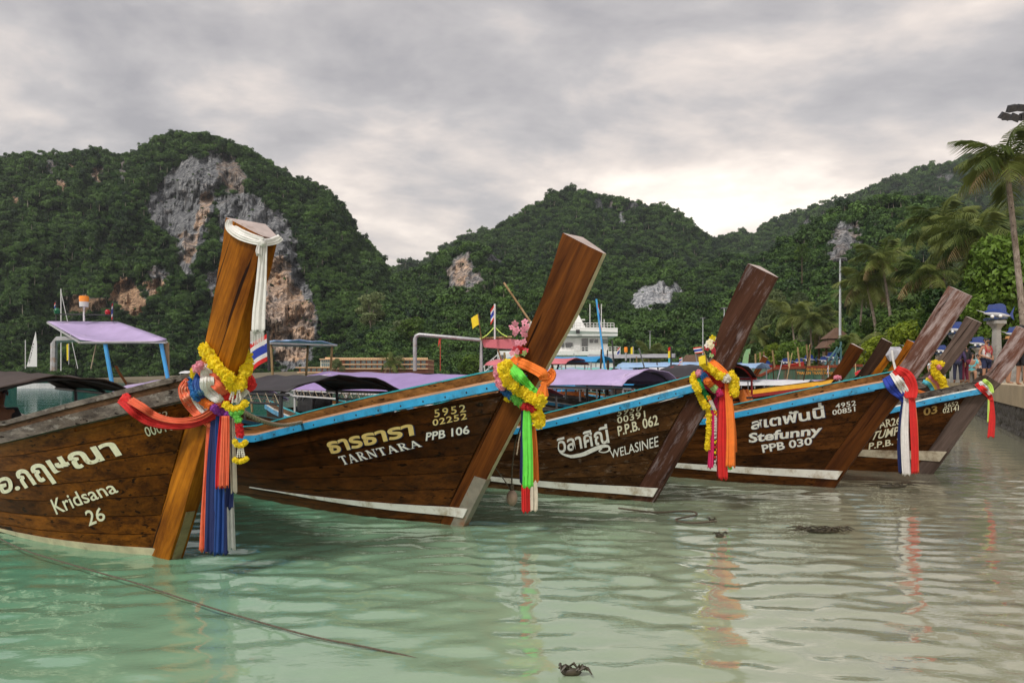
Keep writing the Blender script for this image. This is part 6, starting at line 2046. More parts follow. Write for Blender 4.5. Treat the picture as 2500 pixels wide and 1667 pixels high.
# ================================================================ GREEN BARGE
def barge():
    Y = 47.0
    k = Y / FPX
    def X(u): return (u - CX) * k
    def Z(v): return EYE - (v - HY) * k
    GREENP = pmat('streaky_green_barge_paint', (0.035, 0.105, 0.065), rough=0.6, var=0.45, scale=0.7, stretch=(3, 3, .25), dirt=(0.13, 0.055, 0.025), dirt_amt=0.55)
    RUST = pmat('rust_red_edge', (0.26, 0.055, 0.025), rough=0.7, var=0.4, scale=2)
    t = thing('barge', 'long rusty green barge with orange lettering moored behind the boats', 'barge', (X(1850), Y, 0))
    ox = X(1850)
    top = [(1335, 914), (1858, 914), (1893, 897), (2095, 890), (2105, 890)]
    mb = MB()
    rings = []
    for u, v in top:
        x = X(u) - ox
        rings.append([(x, 0, -.5), (x, 0, Z(v)), (x, 7, Z(v)), (x, 7, -.5)])
    mb.loft(rings).obj('hull', GREENP, t)
    for y in (-.06,):
        mb = MB()
        for (u0, v0), (u1, v1) in zip(top, top[1:]):
            rg = [[(X(u) - ox, y, Z(v) - .14), (X(u) - ox, y - .05, Z(v) + .03), (X(u) - ox, y + .3, Z(v) + .03), (X(u) - ox, y + .3, Z(v) - .14)] for u, v in ((u0, v0), (u1, v1))]
            mb.loft(rg)
        mb.obj('gunwale', RUST, t)
    mb = MB()
    for u in range(1350, 2100, 22):
        v = interp(top, u) + 6
        mb.box((X(u) - ox, -.03, (Z(v)) / 2), (.06, .06, Z(v)))
    mb.obj('hull_ribs', GREENP, t)
    # raised ramp plate
    mb = MB()
    a = [(1815, 912), (1833, 862), (1838, 850), (1843, 849), (1840, 912)]
    mb.loft([[(X(u) - ox, .5 + dy, Z(v)) for u, v in ((1815, 913), (1832, 913), (1839, 850), (1829, 852), (1822, 870))] for dy in (0, .12)])
    mb.obj('ramp', pmat('pale_green_ramp_paint', (0.22, 0.42, 0.20), rough=.6, var=.2, dirt=(.3, .14, .05), dirt_amt=.3), t)
    LET = pmat('orange_barge_lettering', (0.60, 0.25, 0.02), rough=.6, var=.4, scale=2)
    for s, u0, u1, v0, v1 in (('ทักษิณทรานส์', 1965, 2025, 905, 897), ('THAKSIN TRANS MARINE', 1944, 2040, 914, 907)):
        vs, fs = text_geo(s, .012)
        x0, x1 = min(v[0] for v in vs), max(v[0] for v in vs); y0, y1 = min(v[1] for v in vs), max(v[1] for v in vs)
        MB().add([(X(lerp(u0, u1, (v[0] - x0) / (x1 - x0))) - ox, -.075, lerp(Z(v0), Z(v1), (v[1] - y0) / (y1 - y0))) for v in vs], fs).obj('lettering', LET, t)
    # derrick struts
    for (u0, v0, u1, v1) in ((2070, 890, 2070, 832), (2046, 890, 2071, 842), (2030, 890, 2060, 850), (2060, 890, 2060, 845)):
        MB().tube([(X(u0) - ox, 1, Z(v0)), (X(u1) - ox, 1, Z(v1))], .07, 6).obj('derrick_strut', pmat('blue_green_steel', (.05, .13, .14), rough=.5, var=.3), t)
    # bamboo poles along the deck
    for u, vt, l in ((1864, 862, -1), (1877, 858, -2), (1888, 856, -4), (1912, 853, -6), (1948, 857, -3), (1976, 845, -7), (1996, 838, -4), (1999, 838, 2)):
        MB().tube([(X(u) - ox, 1.5, Z(897)), (X(u + l) - ox, 1.5, Z(vt))], .06, 6).obj('pole', BAMBOO, t)
    return t
barge()

# ================================================================ HOTEL ON THE FAR SHORE
def hotel():
    Y = 150.0
    k = Y / FPX
    def X(u): return (u - CX) * k
    def Z(v): return EYE - (v - HY) * k
    t = thing('hotel', 'long low orange and cream hotel with rows of windows on the far shore', 'building', (X(890), Y, 0))
    ox = X(890)
    WALL = pmat('terracotta_wall', (0.36, 0.16, 0.11), rough=.8, var=.15, scale=.3); SLAB = pmat('peach_slab', (0.72, 0.47, 0.27), rough=.8, var=.12, scale=.3); WH = pmat('cream_wall', (.68, .64, .52), rough=.8)
    def bx(nm, u0, u1, v0, v1, y0, y1, mat): return MB().box(((X(u0) + X(u1)) / 2 - ox, (y0 + y1) / 2, (Z(v0) + Z(v1)) / 2), (X(u1) - X(u0), y1 - y0, Z(v0) - Z(v1))).obj(nm, mat, t)
    bx('wall', 812, 1044, 911, 879, 0, 12, WALL); bx('wall', 728, 813, 911, 897, .5, 12, WALL); bx('tower', 784, 812, 897, 876, -.5, 8, WH); bx('tower_top', 792, 811, 876, 872, .5, 6, SLAB)
    for v in (878, 889.5, 900): bx('balcony_slab', 810, 1046, v + 1.2, v - 1.2, -1.2, 11, SLAB)
    bx('balcony_slab', 724, 815, 898.2, 896, -.8, 11, SLAB); bx('balcony_slab', 728, 815, 910, 907.5, -.8, 11, SLAB); bx('balcony_slab', 783, 813, 878, 875.8, -1, 8.2, SLAB)
    wm_ = MB().box((0, 0, 0), (X(10) - X(0), .25, 7 * k)).mesh('window', glassmat('hotel_glass', (.10, .17, .18), .15))
    for r in (884, 895):
        for i in range(15):
            link('window', wm_, t, (X(848 + i * 13.3) - ox, -.02, Z(r)))
    for i in range(6): link('window', wm_, t, (X(738 + i * 13.5) - ox, .48, Z(903)))
    for i in range(5):
        bx('tower_window', 786.5 + i * 5, 790 + i * 5, 884, 878.5, -.62, -.45, MATS['hotel_glass']); bx('tower_window', 786.5 + i * 5, 790 + i * 5, 894, 887, -.62, -.45, MATS['hotel_glass'])
    for i in range(60): pass
    mb = MB()
    for i in range(40): mb.box((X(815 + i * 5.9) - ox, -1, Z(877)), (.12, .12, 2.2 * k * 1.6))
    mb.tube([(X(815) - ox, -1, Z(875)), (X(1046) - ox, -1, Z(875))], .12, 5); mb.obj('roof_railing', SLAB, t)
hotel()

# ================================================================ LIGHT MASTS
def light_mast(label, u, v0, v1, Y, lamps=8):
    k = Y / FPX
    h = (v0 - v1) * k
    t = thing('light_mast', label, 'light mast', P(u, v0, Y), 0, 'floodlight masts along the shore')
    MB().tube([(0, 0, 0), (0, 0, h)], [h * .014, h * .008], 10).obj('pole', pmat('pale_mast_steel', (.50, .53, .56), rough=.4, metal=.3, var=.12), t, smooth=40)
    r = h * .055
    MB().tube([(r * cos(a), r * sin(a), h) for a in [2 * pi * i / 16 for i in range(17)]], h * .004, 5, caps=False).obj('lamp_ring', GPIPE, t)
    me = MB().box((0, 0, -.012 * h), (.030 * h, .022 * h, .016 * h), taper=.6).mesh('lamp', IRON)
    for i in range(lamps):
        a = 2 * pi * i / lamps
        link('lamp', me, t, (r * cos(a), r * sin(a), h), (0, .35, a))
light_mast('tall pale light mast rising in front of the palms', 2051, 890, 632, 82)
light_mast('light mast behind the weathered prow, taller of the middle pair', 1768, 892, 752, 150)
light_mast('light mast left of the weathered prow, shorter of the middle pair', 1716, 892, 776, 160)
light_mast('small light mast just right of the white ship', 1587, 892, 808, 170)
def flood_mast():
    Y = 33.0
    t = thing('floodlight_mast', 'tall mast with dark floodlights above the tallest palm', 'light mast', P(2508, 935, Y))
    h = (935 - 285) / FPX * Y
    MB().tube([(0, 0, 0), (0, 0, h)], [.05, .03], 8).obj('pole', MATS['pale_mast_steel'], t, smooth=40)
    for (dx, dz, r) in ((-1.05, .02, .3), (-.70, .38, -.2), (-.28, .40, .1), (-.58, -.04, .4), (-.15, .02, -.3)):
        M_ = Matrix.Rotation(r, 3, 'Y') @ Matrix.Rotation(.5, 3, 'X')
        MB().box((dx, 0, h + dz), (.42, .24, .30), M=M_, taper=.8).obj('floodlight', IRON, t)
    MB().box((-.5, 0, h - .12), (1.3, .1, .08)).obj('cross_arm', IRON, t)
flood_mast()

# ================================================================ QUAY, PILLARS WITH SAILFISH, PEOPLE
CONC = pmat('sandy_concrete', (0.44, 0.35, 0.23), rough=.85, var=.2, scale=1.2, dirt=(.28, .23, .17), dirt_amt=.35, bump=.3, bscale=12)
CONC2 = pmat('grey_pillar_concrete', (0.30, 0.29, 0.27), rough=.85, var=.22, scale=2.5, dirt=(.15, .14, .13), dirt_amt=.45, bump=.3, bscale=14)
EA, EB = Vector((9.2, 11.2, 0)), Vector((24.3, 39.2, 0))       # quay edge on the ground plan
ED = (EB - EA).normalized(); EN = Vector((ED.y, -ED.x, 0))      # EN: landward
def Q(s, w, z): p = EA + ED * s + EN * w; return Vector((p.x, p.y, z))
LQ = (EB - EA).length
def quay():
    mb = MB()
    mb.loft([[Q(s, .05, -1), Q(s, .05, 1.24), Q(s, 22, 1.24), Q(s, 22, -1)] for s in (0, LQ + 70)])
    structure(mb.obj('quay', CONC))
    t = thing('quay_beam', 'sand-coloured concrete edge beam along the quay', 'quay edge', Q(0, 0, 1.28))
    n = 9
    for i in range(n):
        a, b_ = (LQ + 30) * i / n + .02, (LQ + 30) * (i + 1) / n - .02
        MB().loft([[Q(s, -.18, .76) - t.location, Q(s, -.18, 1.285) - t.location, Q(s, .6, 1.285) - t.location, Q(s, .6, .76) - t.location] for s in (a, b_)]).obj('concrete_block', CONC, t)
    t = thing('quay_wall', 'dark rough stone wall under the quay beam', 'wall', Q(0, 0, 0))
    STN = pmat('dark_wet_stone', (0.11, 0.10, 0.09), rough=.8, var=.45, scale=4, dirt=(.24, .22, .2), dirt_amt=.4, bump=.5, bscale=10)
    rnd = random.Random(5)
    ms = []
    for k in range(5):
        bm = MB().ball((0, 0, 0), (.5, .28, .5), 8, 6)
        bm.v = [tuple(Vector(v) * (1 + .28 * noise.noise(Vector(v) * 2.4 + Vector((k * 7, 0, 0))))) for v in bm.v]
        ms.append(bm.mesh('stone', STN))
    s = 0.2
    cnt = 0
    while s < LQ + 6 and cnt < 290:
        for r in range(3):
            sc = rnd.uniform(.34, .46)
            link('stone', ms[rnd.randrange(5)], t, Q(s + rnd.uniform(-.05, .05) + .2 * (r % 2), -.02, .02 + r * .28) - t.location, (rnd.uniform(-.3, .3), rnd.uniform(-.5, .5), math.atan2(ED.y, ED.x)), (sc * 1.3, sc * .9, sc))
            cnt += 1
        s += .42
quay()
# low shore ground behind, out to the hills
g = MB()
g.loft([[(x, y, -2), (x, y, 1.15), (x, y + 260, 1.15), (x, y + 260, -2)] for x, y in ((18, 62), (34, 48), (60, 42), (160, 30), (420, 20))])
structure(g.obj('shore_ground', pmat('shore_soil', (0.16, 0.13, 0.08), rough=.95, var=.4, scale=.2)))
g = MB()
g.loft([[(x, y, -2), (x, y, .9), (x, y + 120, 4.0), (x, y + 120, -2)] for x, y in ((-140, 235), (-75, 153), (-45, 146), (-10, 146), (20, 130), (46, 100), (60, 90))])
structure(g.obj('far_shore', MATS['shore_soil']))

BLUEF = pmat('sailfish_blue', (0.015, 0.045, 0.22), rough=.3, var=.35, scale=3); GREYF = pmat('sailfish_sail_grey', (0.10, 0.11, 0.17), rough=.4, var=.35, scale=2.5); WHITEF = pmat('sailfish_belly', (.62, .64, .68), rough=.35, var=.1)
GLOBE = pmat('white_globe_lamp', (.80, .80, .78), rough=.2, var=.05)
def sailfish_parts():
    body = MB(); rings = []
    for i in range(15):
        s = i / 14
        x = -0.55 + 1.15 * s
        r = .155 * sin(pi * min(1, (s + .06) * .92)) ** .8 + .006
        z = .02 + .05 * sin(pi * s) - .10 * (s - .5)
        rings.append([(x, r * .55 * cos(a), z + r * sin(a)) for a in [2 * pi * k / 12 for k in range(12)]])
    body.loft(rings)
    for k, f in enumerate(body.f):
        zc = sum(body.v[i][2] for i in f) / len(f); xc = sum(body.v[i][0] for i in f) / len(f)
        if zc < .035 - .10 * ((xc + .55) / 1.15 - .5): body.mi[k] = 1
    bm = body.mesh('body', [BLUEF, WHITEF], smooth=50)
    bill = MB().tube([(-.53, 0, .08), (-.9, 0, .17)], [.022, .004], 7).mesh('bill', WHITEF)
    sail = MB()
    top = [(-.40, .14), (-.40, .30), (-.33, .40), (-.18, .40), (-.04, .43), (.12, .45), (.28, .44), (.40, .36), (.43, .24), (.36, .10)]
    bot = [(x, .13 - .08 * (x + .36)) for x, z in top]
    vs = []
    for (x, z), (xb, zb) in zip(top, bot):
        vs += [(xb, -.012, zb), (x, -.006, z), (x, .006, z), (xb, .012, zb)]
    n = len(top)
    fs = []
    for i in range(n - 1):
        for k in range(4): fs.append((4 * i + k, 4 * i + (k + 1) % 4, 4 * i + 4 + (k + 1) % 4, 4 * i + 4 + k))
    sail.add(vs, fs)
    sm = sail.mesh('sail_fin', BLUEF)
    tail = MB().loft([[(.58, -.01, -.02), (.62, -.01, .06), (.80, -.005, .34), (.72, -.005, .05), (.78, -.005, -.22), (.60, -.01, -.06)], [(.58, .01, -.02), (.62, .01, .06), (.80, .005, .34), (.72, .005, .05), (.78, .005, -.22), (.60, .01, -.06)]]).mesh('tail_fin', BLUEF)
    pec = MB().loft([[(-.3, -.06, -.05), (-.2, -.06, -.05), (-.12, -.2, -.2)], [(-.3, -.05, -.05), (-.2, -.05, -.05), (-.12, -.19, -.2)]]).mesh('pectoral_fin', BLUEF)
    wave = MB()
    rings = []
    for i in range(5):
        x = -.45 + .2 * i
        rings.append([(x + .02 * sin(a * 3), .17 * cos(a), -.17 + .06 * sin(a) + .02 * sin(4 * x)) for a in [2 * pi * k / 8 for k in range(8)]])
    wave.loft(rings)
    wv = wave.mesh('wave_base', pmat('dark_wave_base', (.03, .05, .10), rough=.3, var=.6, scale=6))
    gl = MB().ball((0, 0, 0), .065, 12, 8).mesh('globe_lamp', GLOBE, smooth=True)
    return bm, bill, sm, tail, pec, wv, gl
SF = sailfish_parts()
def pillar(label_p, label_f, u, v_top, Y, col_h, fish=1.3, zb=1.24, lab_pos=None):
    p = P(u, v_top, Y)
    base = Vector((p.x, p.y, zb))
    h = p.z - zb
    fish *= .76
    w = .13 * fish
    t = thing('lamp_pedestal', label_p, 'pillar', base, radians(12), 'concrete pillars along the quay')
    MB().box((0, 0, h * .12), (w * 3.2, w * 3.2, h * .24)).obj('plinth', CONC2, t)
    MB().loft([[(c * a, d_ * a, z) for c, d_ in ((-1, -1), (1, -1), (1, 1), (-1, 1))] for a, z in ((w * 1.25, h * .24), (w * 1.15, h * .28), (w, h * .32), (w * .8, h * .86), (w * 1.0, h * .90))]).obj('shaft', CONC2, t)
    MB().loft([[(c * a, d_ * a, z) for c, d_ in ((-1, -1), (1, -1), (1, 1), (-1, 1))] for a, z in ((w * 1.0, h * .90), (w * 1.5, h * .94), (w * 1.8, h * .95), (w * 1.8, h))]).obj('capital', CONC2, t)
    f = thing('sailfish_statue', label_f, 'statue', p, radians(8), 'sailfish lamp statues on the pillars', fish)
    for nm, me, loc in (('body', SF[0], (0, 0, .24)), ('bill', SF[1], (0, 0, .24)), ('sail_fin', SF[2], (0, 0, .24)), ('tail_fin', SF[3], (0, 0, .24)), ('pectoral_fin', SF[4], (0, 0, .24)), ('wave_base', SF[5], (0, 0, .24)), ('globe_lamp', SF[6], (-.36, -.19, .15)), ('globe_lamp', SF[6], (-.02, -.21, .17))):
        link(nm, me, f, loc)
PL = [(2433, 783, 27, 1.25, 'largest and nearest, at the right edge'), (2478, 827, 36, 1.20, 'right of the largest'), (2334, 817, 33, 1.15, 'behind the bleached prow'), (2388, 849, 38, 1.15, 'left of the largest, behind the standing man'), (2298, 864, 46, 1.1, 'between bleached and grey-brown prows'), (2223, 855, 44, 1.1, 'left of the bleached prow'),
      (2112, 875, 62, 1.35, 'between orange-brown and black prows'), (2065, 884, 72, 1.35, 'right of the tall mast'), (2032, 880, 70, 1.6, 'left of the tall mast'), (2012, 886, 78, 1.4, 'second left of the tall mast'), (1975, 884, 80, 1.6, 'third left of the tall mast'), (1951, 890, 86, 1.5, 'fourth left of the tall mast'), (1919, 890, 88, 1.6, 'above the barge bow'), (1870, 896, 90, 1.6, 'left of the red boat'), (1808, 900, 92, 1.6, 'left of the green ramp')]
for u, v, Y, fs_, where in PL:
    pillar('grey concrete pillar ' + where, 'blue sailfish statue with globe lamps ' + where, u, v, Y, 0, fs_)

# ---------------------------------------------------------------- people
SKIN = pmat('skin', (0.34, 0.17, 0.10), rough=.55, var=.08, scale=8); SKIN2 = pmat('tanned_skin', (0.24, 0.115, 0.065), rough=.55, var=.08)
HAIR = pmat('black_hair', (0.012, 0.010, 0.009), rough=.6)
def garment(name, rgb): return pmat(name, rgb, rough=.85, var=.18, scale=10)
def limb(mb, pts, rads, n=8): mb.tube(pts, rads, n)
def skin_body(t, J, edges, rad, mat, name):
    me = bpy.data.meshes.new(name)
    keys = list(J)
    me.from_pydata([J[k] for k in keys], [(keys.index(a), keys.index(b)) for a, b in edges], [])
    me.materials.append(mat)
    o = link(name, me, t)
    sk = o.modifiers.new('skin', 'SKIN')
    for i, k in enumerate(keys):
        r = rad[k]
        me.skin_vertices[0].data[i].radius = (r, r) if not isinstance(r, tuple) else r
        me.skin_vertices[0].data[i].use_root = (i == 0)
    sk.use_smooth_shade = True
    sb = o.modifiers.new('sub', 'SUBSURF'); sb.levels = 1; sb.render_levels = 2
    return o
def person(label, loc, rz, scale=1.0, pose='stand', top=None, bottom=None, skin=SKIN, hair=HAIR, hat=None, sleeves=False, trousers=False, extra=None, group=None):
    t = thing('person', label, 'person', loc, rz, group, scale)
    J = dict(pelvis=(0, 0, .95), waist=(0, 0, 1.08), chest=(0, -.01, 1.32), neck=(0, 0, 1.47), head0=(0, -.02, 1.54), head=(0, -.035, 1.64), crown=(0, -.02, 1.72))
    for s, n in ((-1, 'l'), (1, 'r')):
        J.update({'sh' + n: (.18 * s, 0, 1.40), 'hip' + n: (.09 * s, 0, .90)})
        if pose == 'stand':
            J.update({'kn' + n: (.11 * s, -.02, .49), 'an' + n: (.115 * s, .02, .09), 'toe' + n: (.13 * s, -.13, .03), 'el' + n: (.27 * s, .05, 1.12)})
            J.update({'wr' + n: (.12 * s, -.19, 1.0), 'ha' + n: (.05 * s, -.24, .96)} if extra == 'hands_front' else {'wr' + n: (.28 * s, -.04, .87), 'ha' + n: (.28 * s, -.07, .78)})
        elif pose == 'sit':
            J.update({'kn' + n: (.12 * s, -.44, .90), 'an' + n: (.12 * s, -.42, .50), 'toe' + n: (.13 * s, -.56, .46), 'el' + n: (.25 * s, -.06, 1.12), 'wr' + n: (.14 * s, -.28, 1.08), 'ha' + n: (.08 * s, -.34, 1.10)})
    E = [('pelvis', 'waist'), ('waist', 'chest'), ('chest', 'neck'), ('neck', 'head0'), ('head0', 'head'), ('head', 'crown')]
    R = dict(pelvis=(.13, .10), waist=(.125, .09), chest=(.155, .105), neck=.055, head0=.065, head=(.085, .10), crown=.06)
    for n in 'lr':
        E += [('chest', 'sh' + n), ('sh' + n, 'el' + n), ('el' + n, 'wr' + n), ('wr' + n, 'ha' + n), ('pelvis', 'hip' + n), ('hip' + n, 'kn' + n), ('kn' + n, 'an' + n), ('an' + n, 'toe' + n)]
        R.update({'sh' + n: .062, 'el' + n: .042, 'wr' + n: .030, 'ha' + n: .036, 'hip' + n: .085, 'kn' + n: .058, 'an' + n: .040, 'toe' + n: .036})
    b_ = skin_body(t, J, E, R, skin, 'body')
    if pose == 'sit':
        for o in (): pass
    # fingers
    for s, n in ((-1, 'l'), (1, 'r')):
        h, w = Vector(J['ha' + n]), Vector(J['wr' + n])
        dr = (h - w).normalized()
        sd = dr.orthogonal().normalized()
        mb = MB()
        for k in range(4):
            a = h + sd * (.02 * (k - 1.5))
            mb.tube([a, a + dr * .045, a + dr * (.07 + .01 * (k in (1, 2))) + Vector((0, -.012, -.01))], [.0095, .009, .007], 6)
        mb.tube([h - dr * .02 + sd * .03, h + sd * .05 + dr * .015, h + sd * .05 + dr * .04], [.011, .010, .008], 6)
        mb.obj('fingers', skin, t)
    mb = MB().ball((0, .005, 1.675), (.098, .112, .085), 12, 8); mb.obj('hair', hair, t, smooth='all')
    fc = MB().ball((0, -.125, 1.635), (.016, .022, .026), 6, 5)
    fc.obj('nose', skin, b_)
    ey = MB().ball((-.034, -.118, 1.662), .011, 6, 4).ball((.034, -.118, 1.662), .011, 6, 4); ey.obj('eyes', HAIR, b_)
    for s in (-1, 1): MB().ball((s * .092, -.01, 1.645), (.014, .025, .034), 6, 5).obj('ear', skin, b_)
    MB().ball((0, -.118, 1.59), (.030, .012, .009), 6, 4).obj('mouth', pmat('lips', (.25, .08, .06), rough=.5), b_)
    if top:
        JT = {k: J[k] for k in ('waist', 'pelvis', 'chest')}; JT['up'] = (0, 0, 1.44)
        ET = [('pelvis', 'waist'), ('waist', 'chest'), ('chest', 'up')]; RT = dict(pelvis=(.145, .112), waist=(.14, .105), chest=(.17, .118), up=(.09, .08))
        JT = {'waist': J['waist'], 'pelvis': (J['pelvis'][0], J['pelvis'][1], J['pelvis'][2] - .03), 'chest': J['chest'], 'up': JT['up']}
        for s, n in ((-1, 'l'), (1, 'r')):
            JT['sh' + n] = J['sh' + n]; ET.append(('chest', 'sh' + n)); RT['sh' + n] = .076
            if sleeves:
                a, b2 = Vector(J['sh' + n]), Vector(J['el' + n])
                JT['sl' + n] = tuple(a.lerp(b2, .98 if sleeves == 'long' else .6)); ET.append(('sh' + n, 'sl' + n)); RT['sl' + n] = .060
                if sleeves == 'long':
                    JT['cu' + n] = tuple(b2.lerp(Vector(J['wr' + n]), .9)); ET.append(('sl' + n, 'cu' + n)); RT['cu' + n] = .045
        skin_body(t, JT, ET, RT, top, 'shirt')
    if bottom:
        JB = {'pelvis': J['pelvis']}; EB_ = []; RB = {'pelvis': (.152, .118)}
        for n in 'lr':
            JB['hip' + n] = J['hip' + n]; EB_.append(('pelvis', 'hip' + n)); RB['hip' + n] = .104
            a, b2 = Vector(J['hip' + n]), Vector(J['kn' + n])
            JB['hem' + n] = tuple(a.lerp(b2, 1.0 if trousers else .88)); EB_.append(('hip' + n, 'hem' + n)); RB['hem' + n] = .082 if not trousers else .072
            if trousers:
                JB['cuff' + n] = tuple(b2.lerp(Vector(J['an' + n]), .92)); EB_.append(('hem' + n, 'cuff' + n)); RB['cuff' + n] = .058
        skin_body(t, JB, EB_, RB, bottom, 'trousers' if trousers else 'shorts')
    if hat:
        MB().tube([(0, 0, 1.70), (0, 0, 1.705)], [.2, .2], 16).tube([(0, 0, 1.70), (0, 0, 1.78), (0, 0, 1.80)], [.105, .10, .07], 14).obj('hat', hat, t, smooth=30)
    return t
def stand_at(u, v_feet, Y):
    p = P(u, v_feet, Y); return Vector((p.x, p.y, 1.245))
Ym = 27.0
man = person('bearded man in white and red tank top and navy shorts standing on the quay', stand_at(2408, 935, Ym), radians(8), .98, top=garment('white_tank_top', (.62, .58, .58)), bottom=garment('navy_shorts', (.015, .022, .07)), skin=SKIN, extra='hands_front')
for s in (-1, 1): MB().tube([(.13 * s, -.10, 1.12), (.125 * s, -.145, 1.3), (.11 * s, -.09, 1.44), (.11 * s, .08, 1.44), (.12 * s, .13, 1.2)], .020, 6).obj('backpack_strap', garment('red_strap', (.40, .02, .03)), man)
MB().box((0, -.150, 1.27), (.19, .02, .05)).box((0, -.150, 1.20), (.15, .02, .03)).obj('shirt_print', garment('red_print', (.45, .06, .07)), man)
MB().ball((0, -.085, 1.585), (.062, .05, .045), 10, 6).obj('beard', HAIR, man)
person('person in purple jacket and dark trousers standing behind the grey-brown prow', stand_at(2338, 935, 29), radians(150), .93, top=garment('purple_jacket', (.05, .03, .09)), bottom=garment('dark_blue_trousers', (.012, .014, .04)), sleeves='long', trousers=True, skin=SKIN2)
person('person in black long top and maroon trousers beside the purple jacket', stand_at(2356, 935, 29.2), radians(200), .98, top=garment('black_top', (.012, .012, .016)), bottom=garment('maroon_trousers', (.13, .008, .03)), sleeves='long', trousers=True, skin=SKIN2)
def seat(label, p, rz, w=.9):
    t = thing('bench', label, 'bench', p, rz, 'stone benches on the quay')
    MB().box((0, 0, .42), (w, .42, .10)).obj('seat', CONC2, t)
    for s in (-1, 1): MB().box((s * (w / 2 - .12), 0, .18), (.14, .34, .37)).obj('leg', CONC2, t)
seat('grey stone bench under the person in the turquoise shirt', stand_at(2372, 933, 30) + Vector((0, .1, 0)), radians(25), .6)
seat('grey stone bench left of the standing man', stand_at(2389, 930, 32) + Vector((0, .1, 0)), radians(15), .9)
person('person in turquoise shirt sitting on the quay', stand_at(2372, 933, 30) + Vector((0, 0, -.42)), radians(-30), .97, pose='sit', top=garment('turquoise_shirt', (.10, .42, .48)), bottom=garment('beige_shorts', (.28, .22, .14)), sleeves=True)
person('person in white shirt with black bag sitting left of the standing man', stand_at(2389, 930, 32) + Vector((0, 0, -.42)), radians(20), .97, pose='sit', top=garment('white_shirt', (.60, .62, .64)), bottom=garment('brown_shorts', (.12, .08, .06)), sleeves=True)
t = thing('bag', 'black bag on the lap of the person in white shirt', 'bag', stand_at(2388, 930, 31.7) + Vector((0, 0, .5)))
MB().box((0, -.30, .02), (.46, .16, .22), taper=.85).obj('bag_body', garment('black_bag', (.012, .012, .014)), t)
MB().tube([(-.1, -.3, .13), (-.06, -.3, .2), (.06, -.3, .2), (.1, -.3, .13)], .012, 6).obj('handle', garment('black_bag', (.012, .012, .014)), t)
person('person in straw hat reaching forward behind the farthest prow', stand_at(2462, 934, 25), radians(70), .93, top=garment('pink_top', (.5, .25, .25)), bottom=garment('patterned_shorts', (.45, .40, .50)), sleeves=True, hat=pmat('straw_hat', (.42, .22, .08), rough=.8))
person('person in black top at the right edge of the quay', stand_at(2494, 940, 20), radians(100), .97, top=garment('black_top', (.012, .012, .016)), bottom=garment('black_shorts', (.012, .012, .016)), sleeves=True, skin=SKIN)
person('small child in white shirt beyond the bleached prow', stand_at(2271, 932, 34), radians(30), .62, top=garment('white_shirt', (.6, .62, .64)), bottom=garment('brown_shorts', (.12, .08, .06)), sleeves=True)
person('person with dark hair sitting at the left edge inside the nearest boat', P(-38, 920, 9.3) + Vector((0.12, 0.1, -1.78)), radians(41), .95, pose='sit', top=garment('dark_shirt', (.03, .03, .035)), bottom=garment('brown_shorts', (.12, .08, .06)), sleeves=True, skin=SKIN2)
# ================================================================ TREES ON THE SHORE
BARK = wood('grey_palm_bark', (0.20, 0.16, 0.13), (0.44, 0.38, 0.32), rough=.85, grain=(8, 8, 2.5))
PALMLEAF = leafmat('palm_leaves', (0.035, 0.065, 0.014), (0.20, 0.235, 0.055), trans=.3, vscale=.3)
DRYLEAF = leafmat('dry_palm_leaves', (0.10, 0.075, 0.03), (0.30, 0.22, 0.10), trans=.2, vscale=.3)
BROAD = leafmat('broad_leaves', (0.018, 0.052, 0.009), (0.14, 0.235, 0.026), trans=.3, vscale=.5)
LIME_L = leafmat('yellow_green_leaves', (0.07, 0.13, 0.010), (0.36, 0.43, 0.030), trans=.3, vscale=.5)
CASU = leafmat('casuarina_needles', (0.045, 0.075, 0.030), (0.16, 0.20, 0.075), trans=.2, vscale=.3)
DARKL = leafmat('dark_tree_leaves', (0.016, 0.042, 0.010), (0.095, 0.16, 0.028), trans=.2, vscale=.3)
def frond(seed, n=26, L=1.0):
    """one feather leaf: curved rib with drooping leaflets, unit length along +x"""
    rnd = random.Random(seed)
    mb = MB()
    rib = []
    for i in range(n + 1):
        s = i / n
        rib.append(Vector((s * .92 - .1 * s * s, 0, .36 * s - .54 * s ** 2.1)))
    mb.tube(rib[::3] + [rib[-1]], [.012 * (1 - .8 * i / (len(rib[::3]))) for i in range(len(rib[::3]) + 1)], 4)
    for i in range(3, n + 1):
        s = i / n
        t = (rib[i] - rib[i - 1]).normalized()
        ln = .34 * sin(pi * min(1, .12 + s * .86)) ** .7 * rnd.uniform(.85, 1.1)
        for sg in (-1, 1):
            for h in (0,):
                p = rib[i - 1].lerp(rib[i], h)
                dr = (t * .55 + Vector((0, sg * .9, -.38 + rnd.uniform(-.2, .12)))).normalized()
                w = t * .011
                q = p + dr * ln * .55
                e = p + dr * ln + Vector((0, 0, -.10 * ln / .3 - .02))
                mb.add([p - w, p + w, q + w * .9, e, q - w * .9], [(0, 1, 2, 3, 4)])
    return mb
FROND = [frond(k).mesh('frond', PALMLEAF) for k in range(3)]
FROND_DRY = frond(9, 20).mesh('frond', DRYLEAF)
COCO = MB().ball((0, 0, 0), (.13, .13, .16), 7, 5).mesh('coconut', pmat('coconut_husk', (.12, .12, .03), rough=.6))
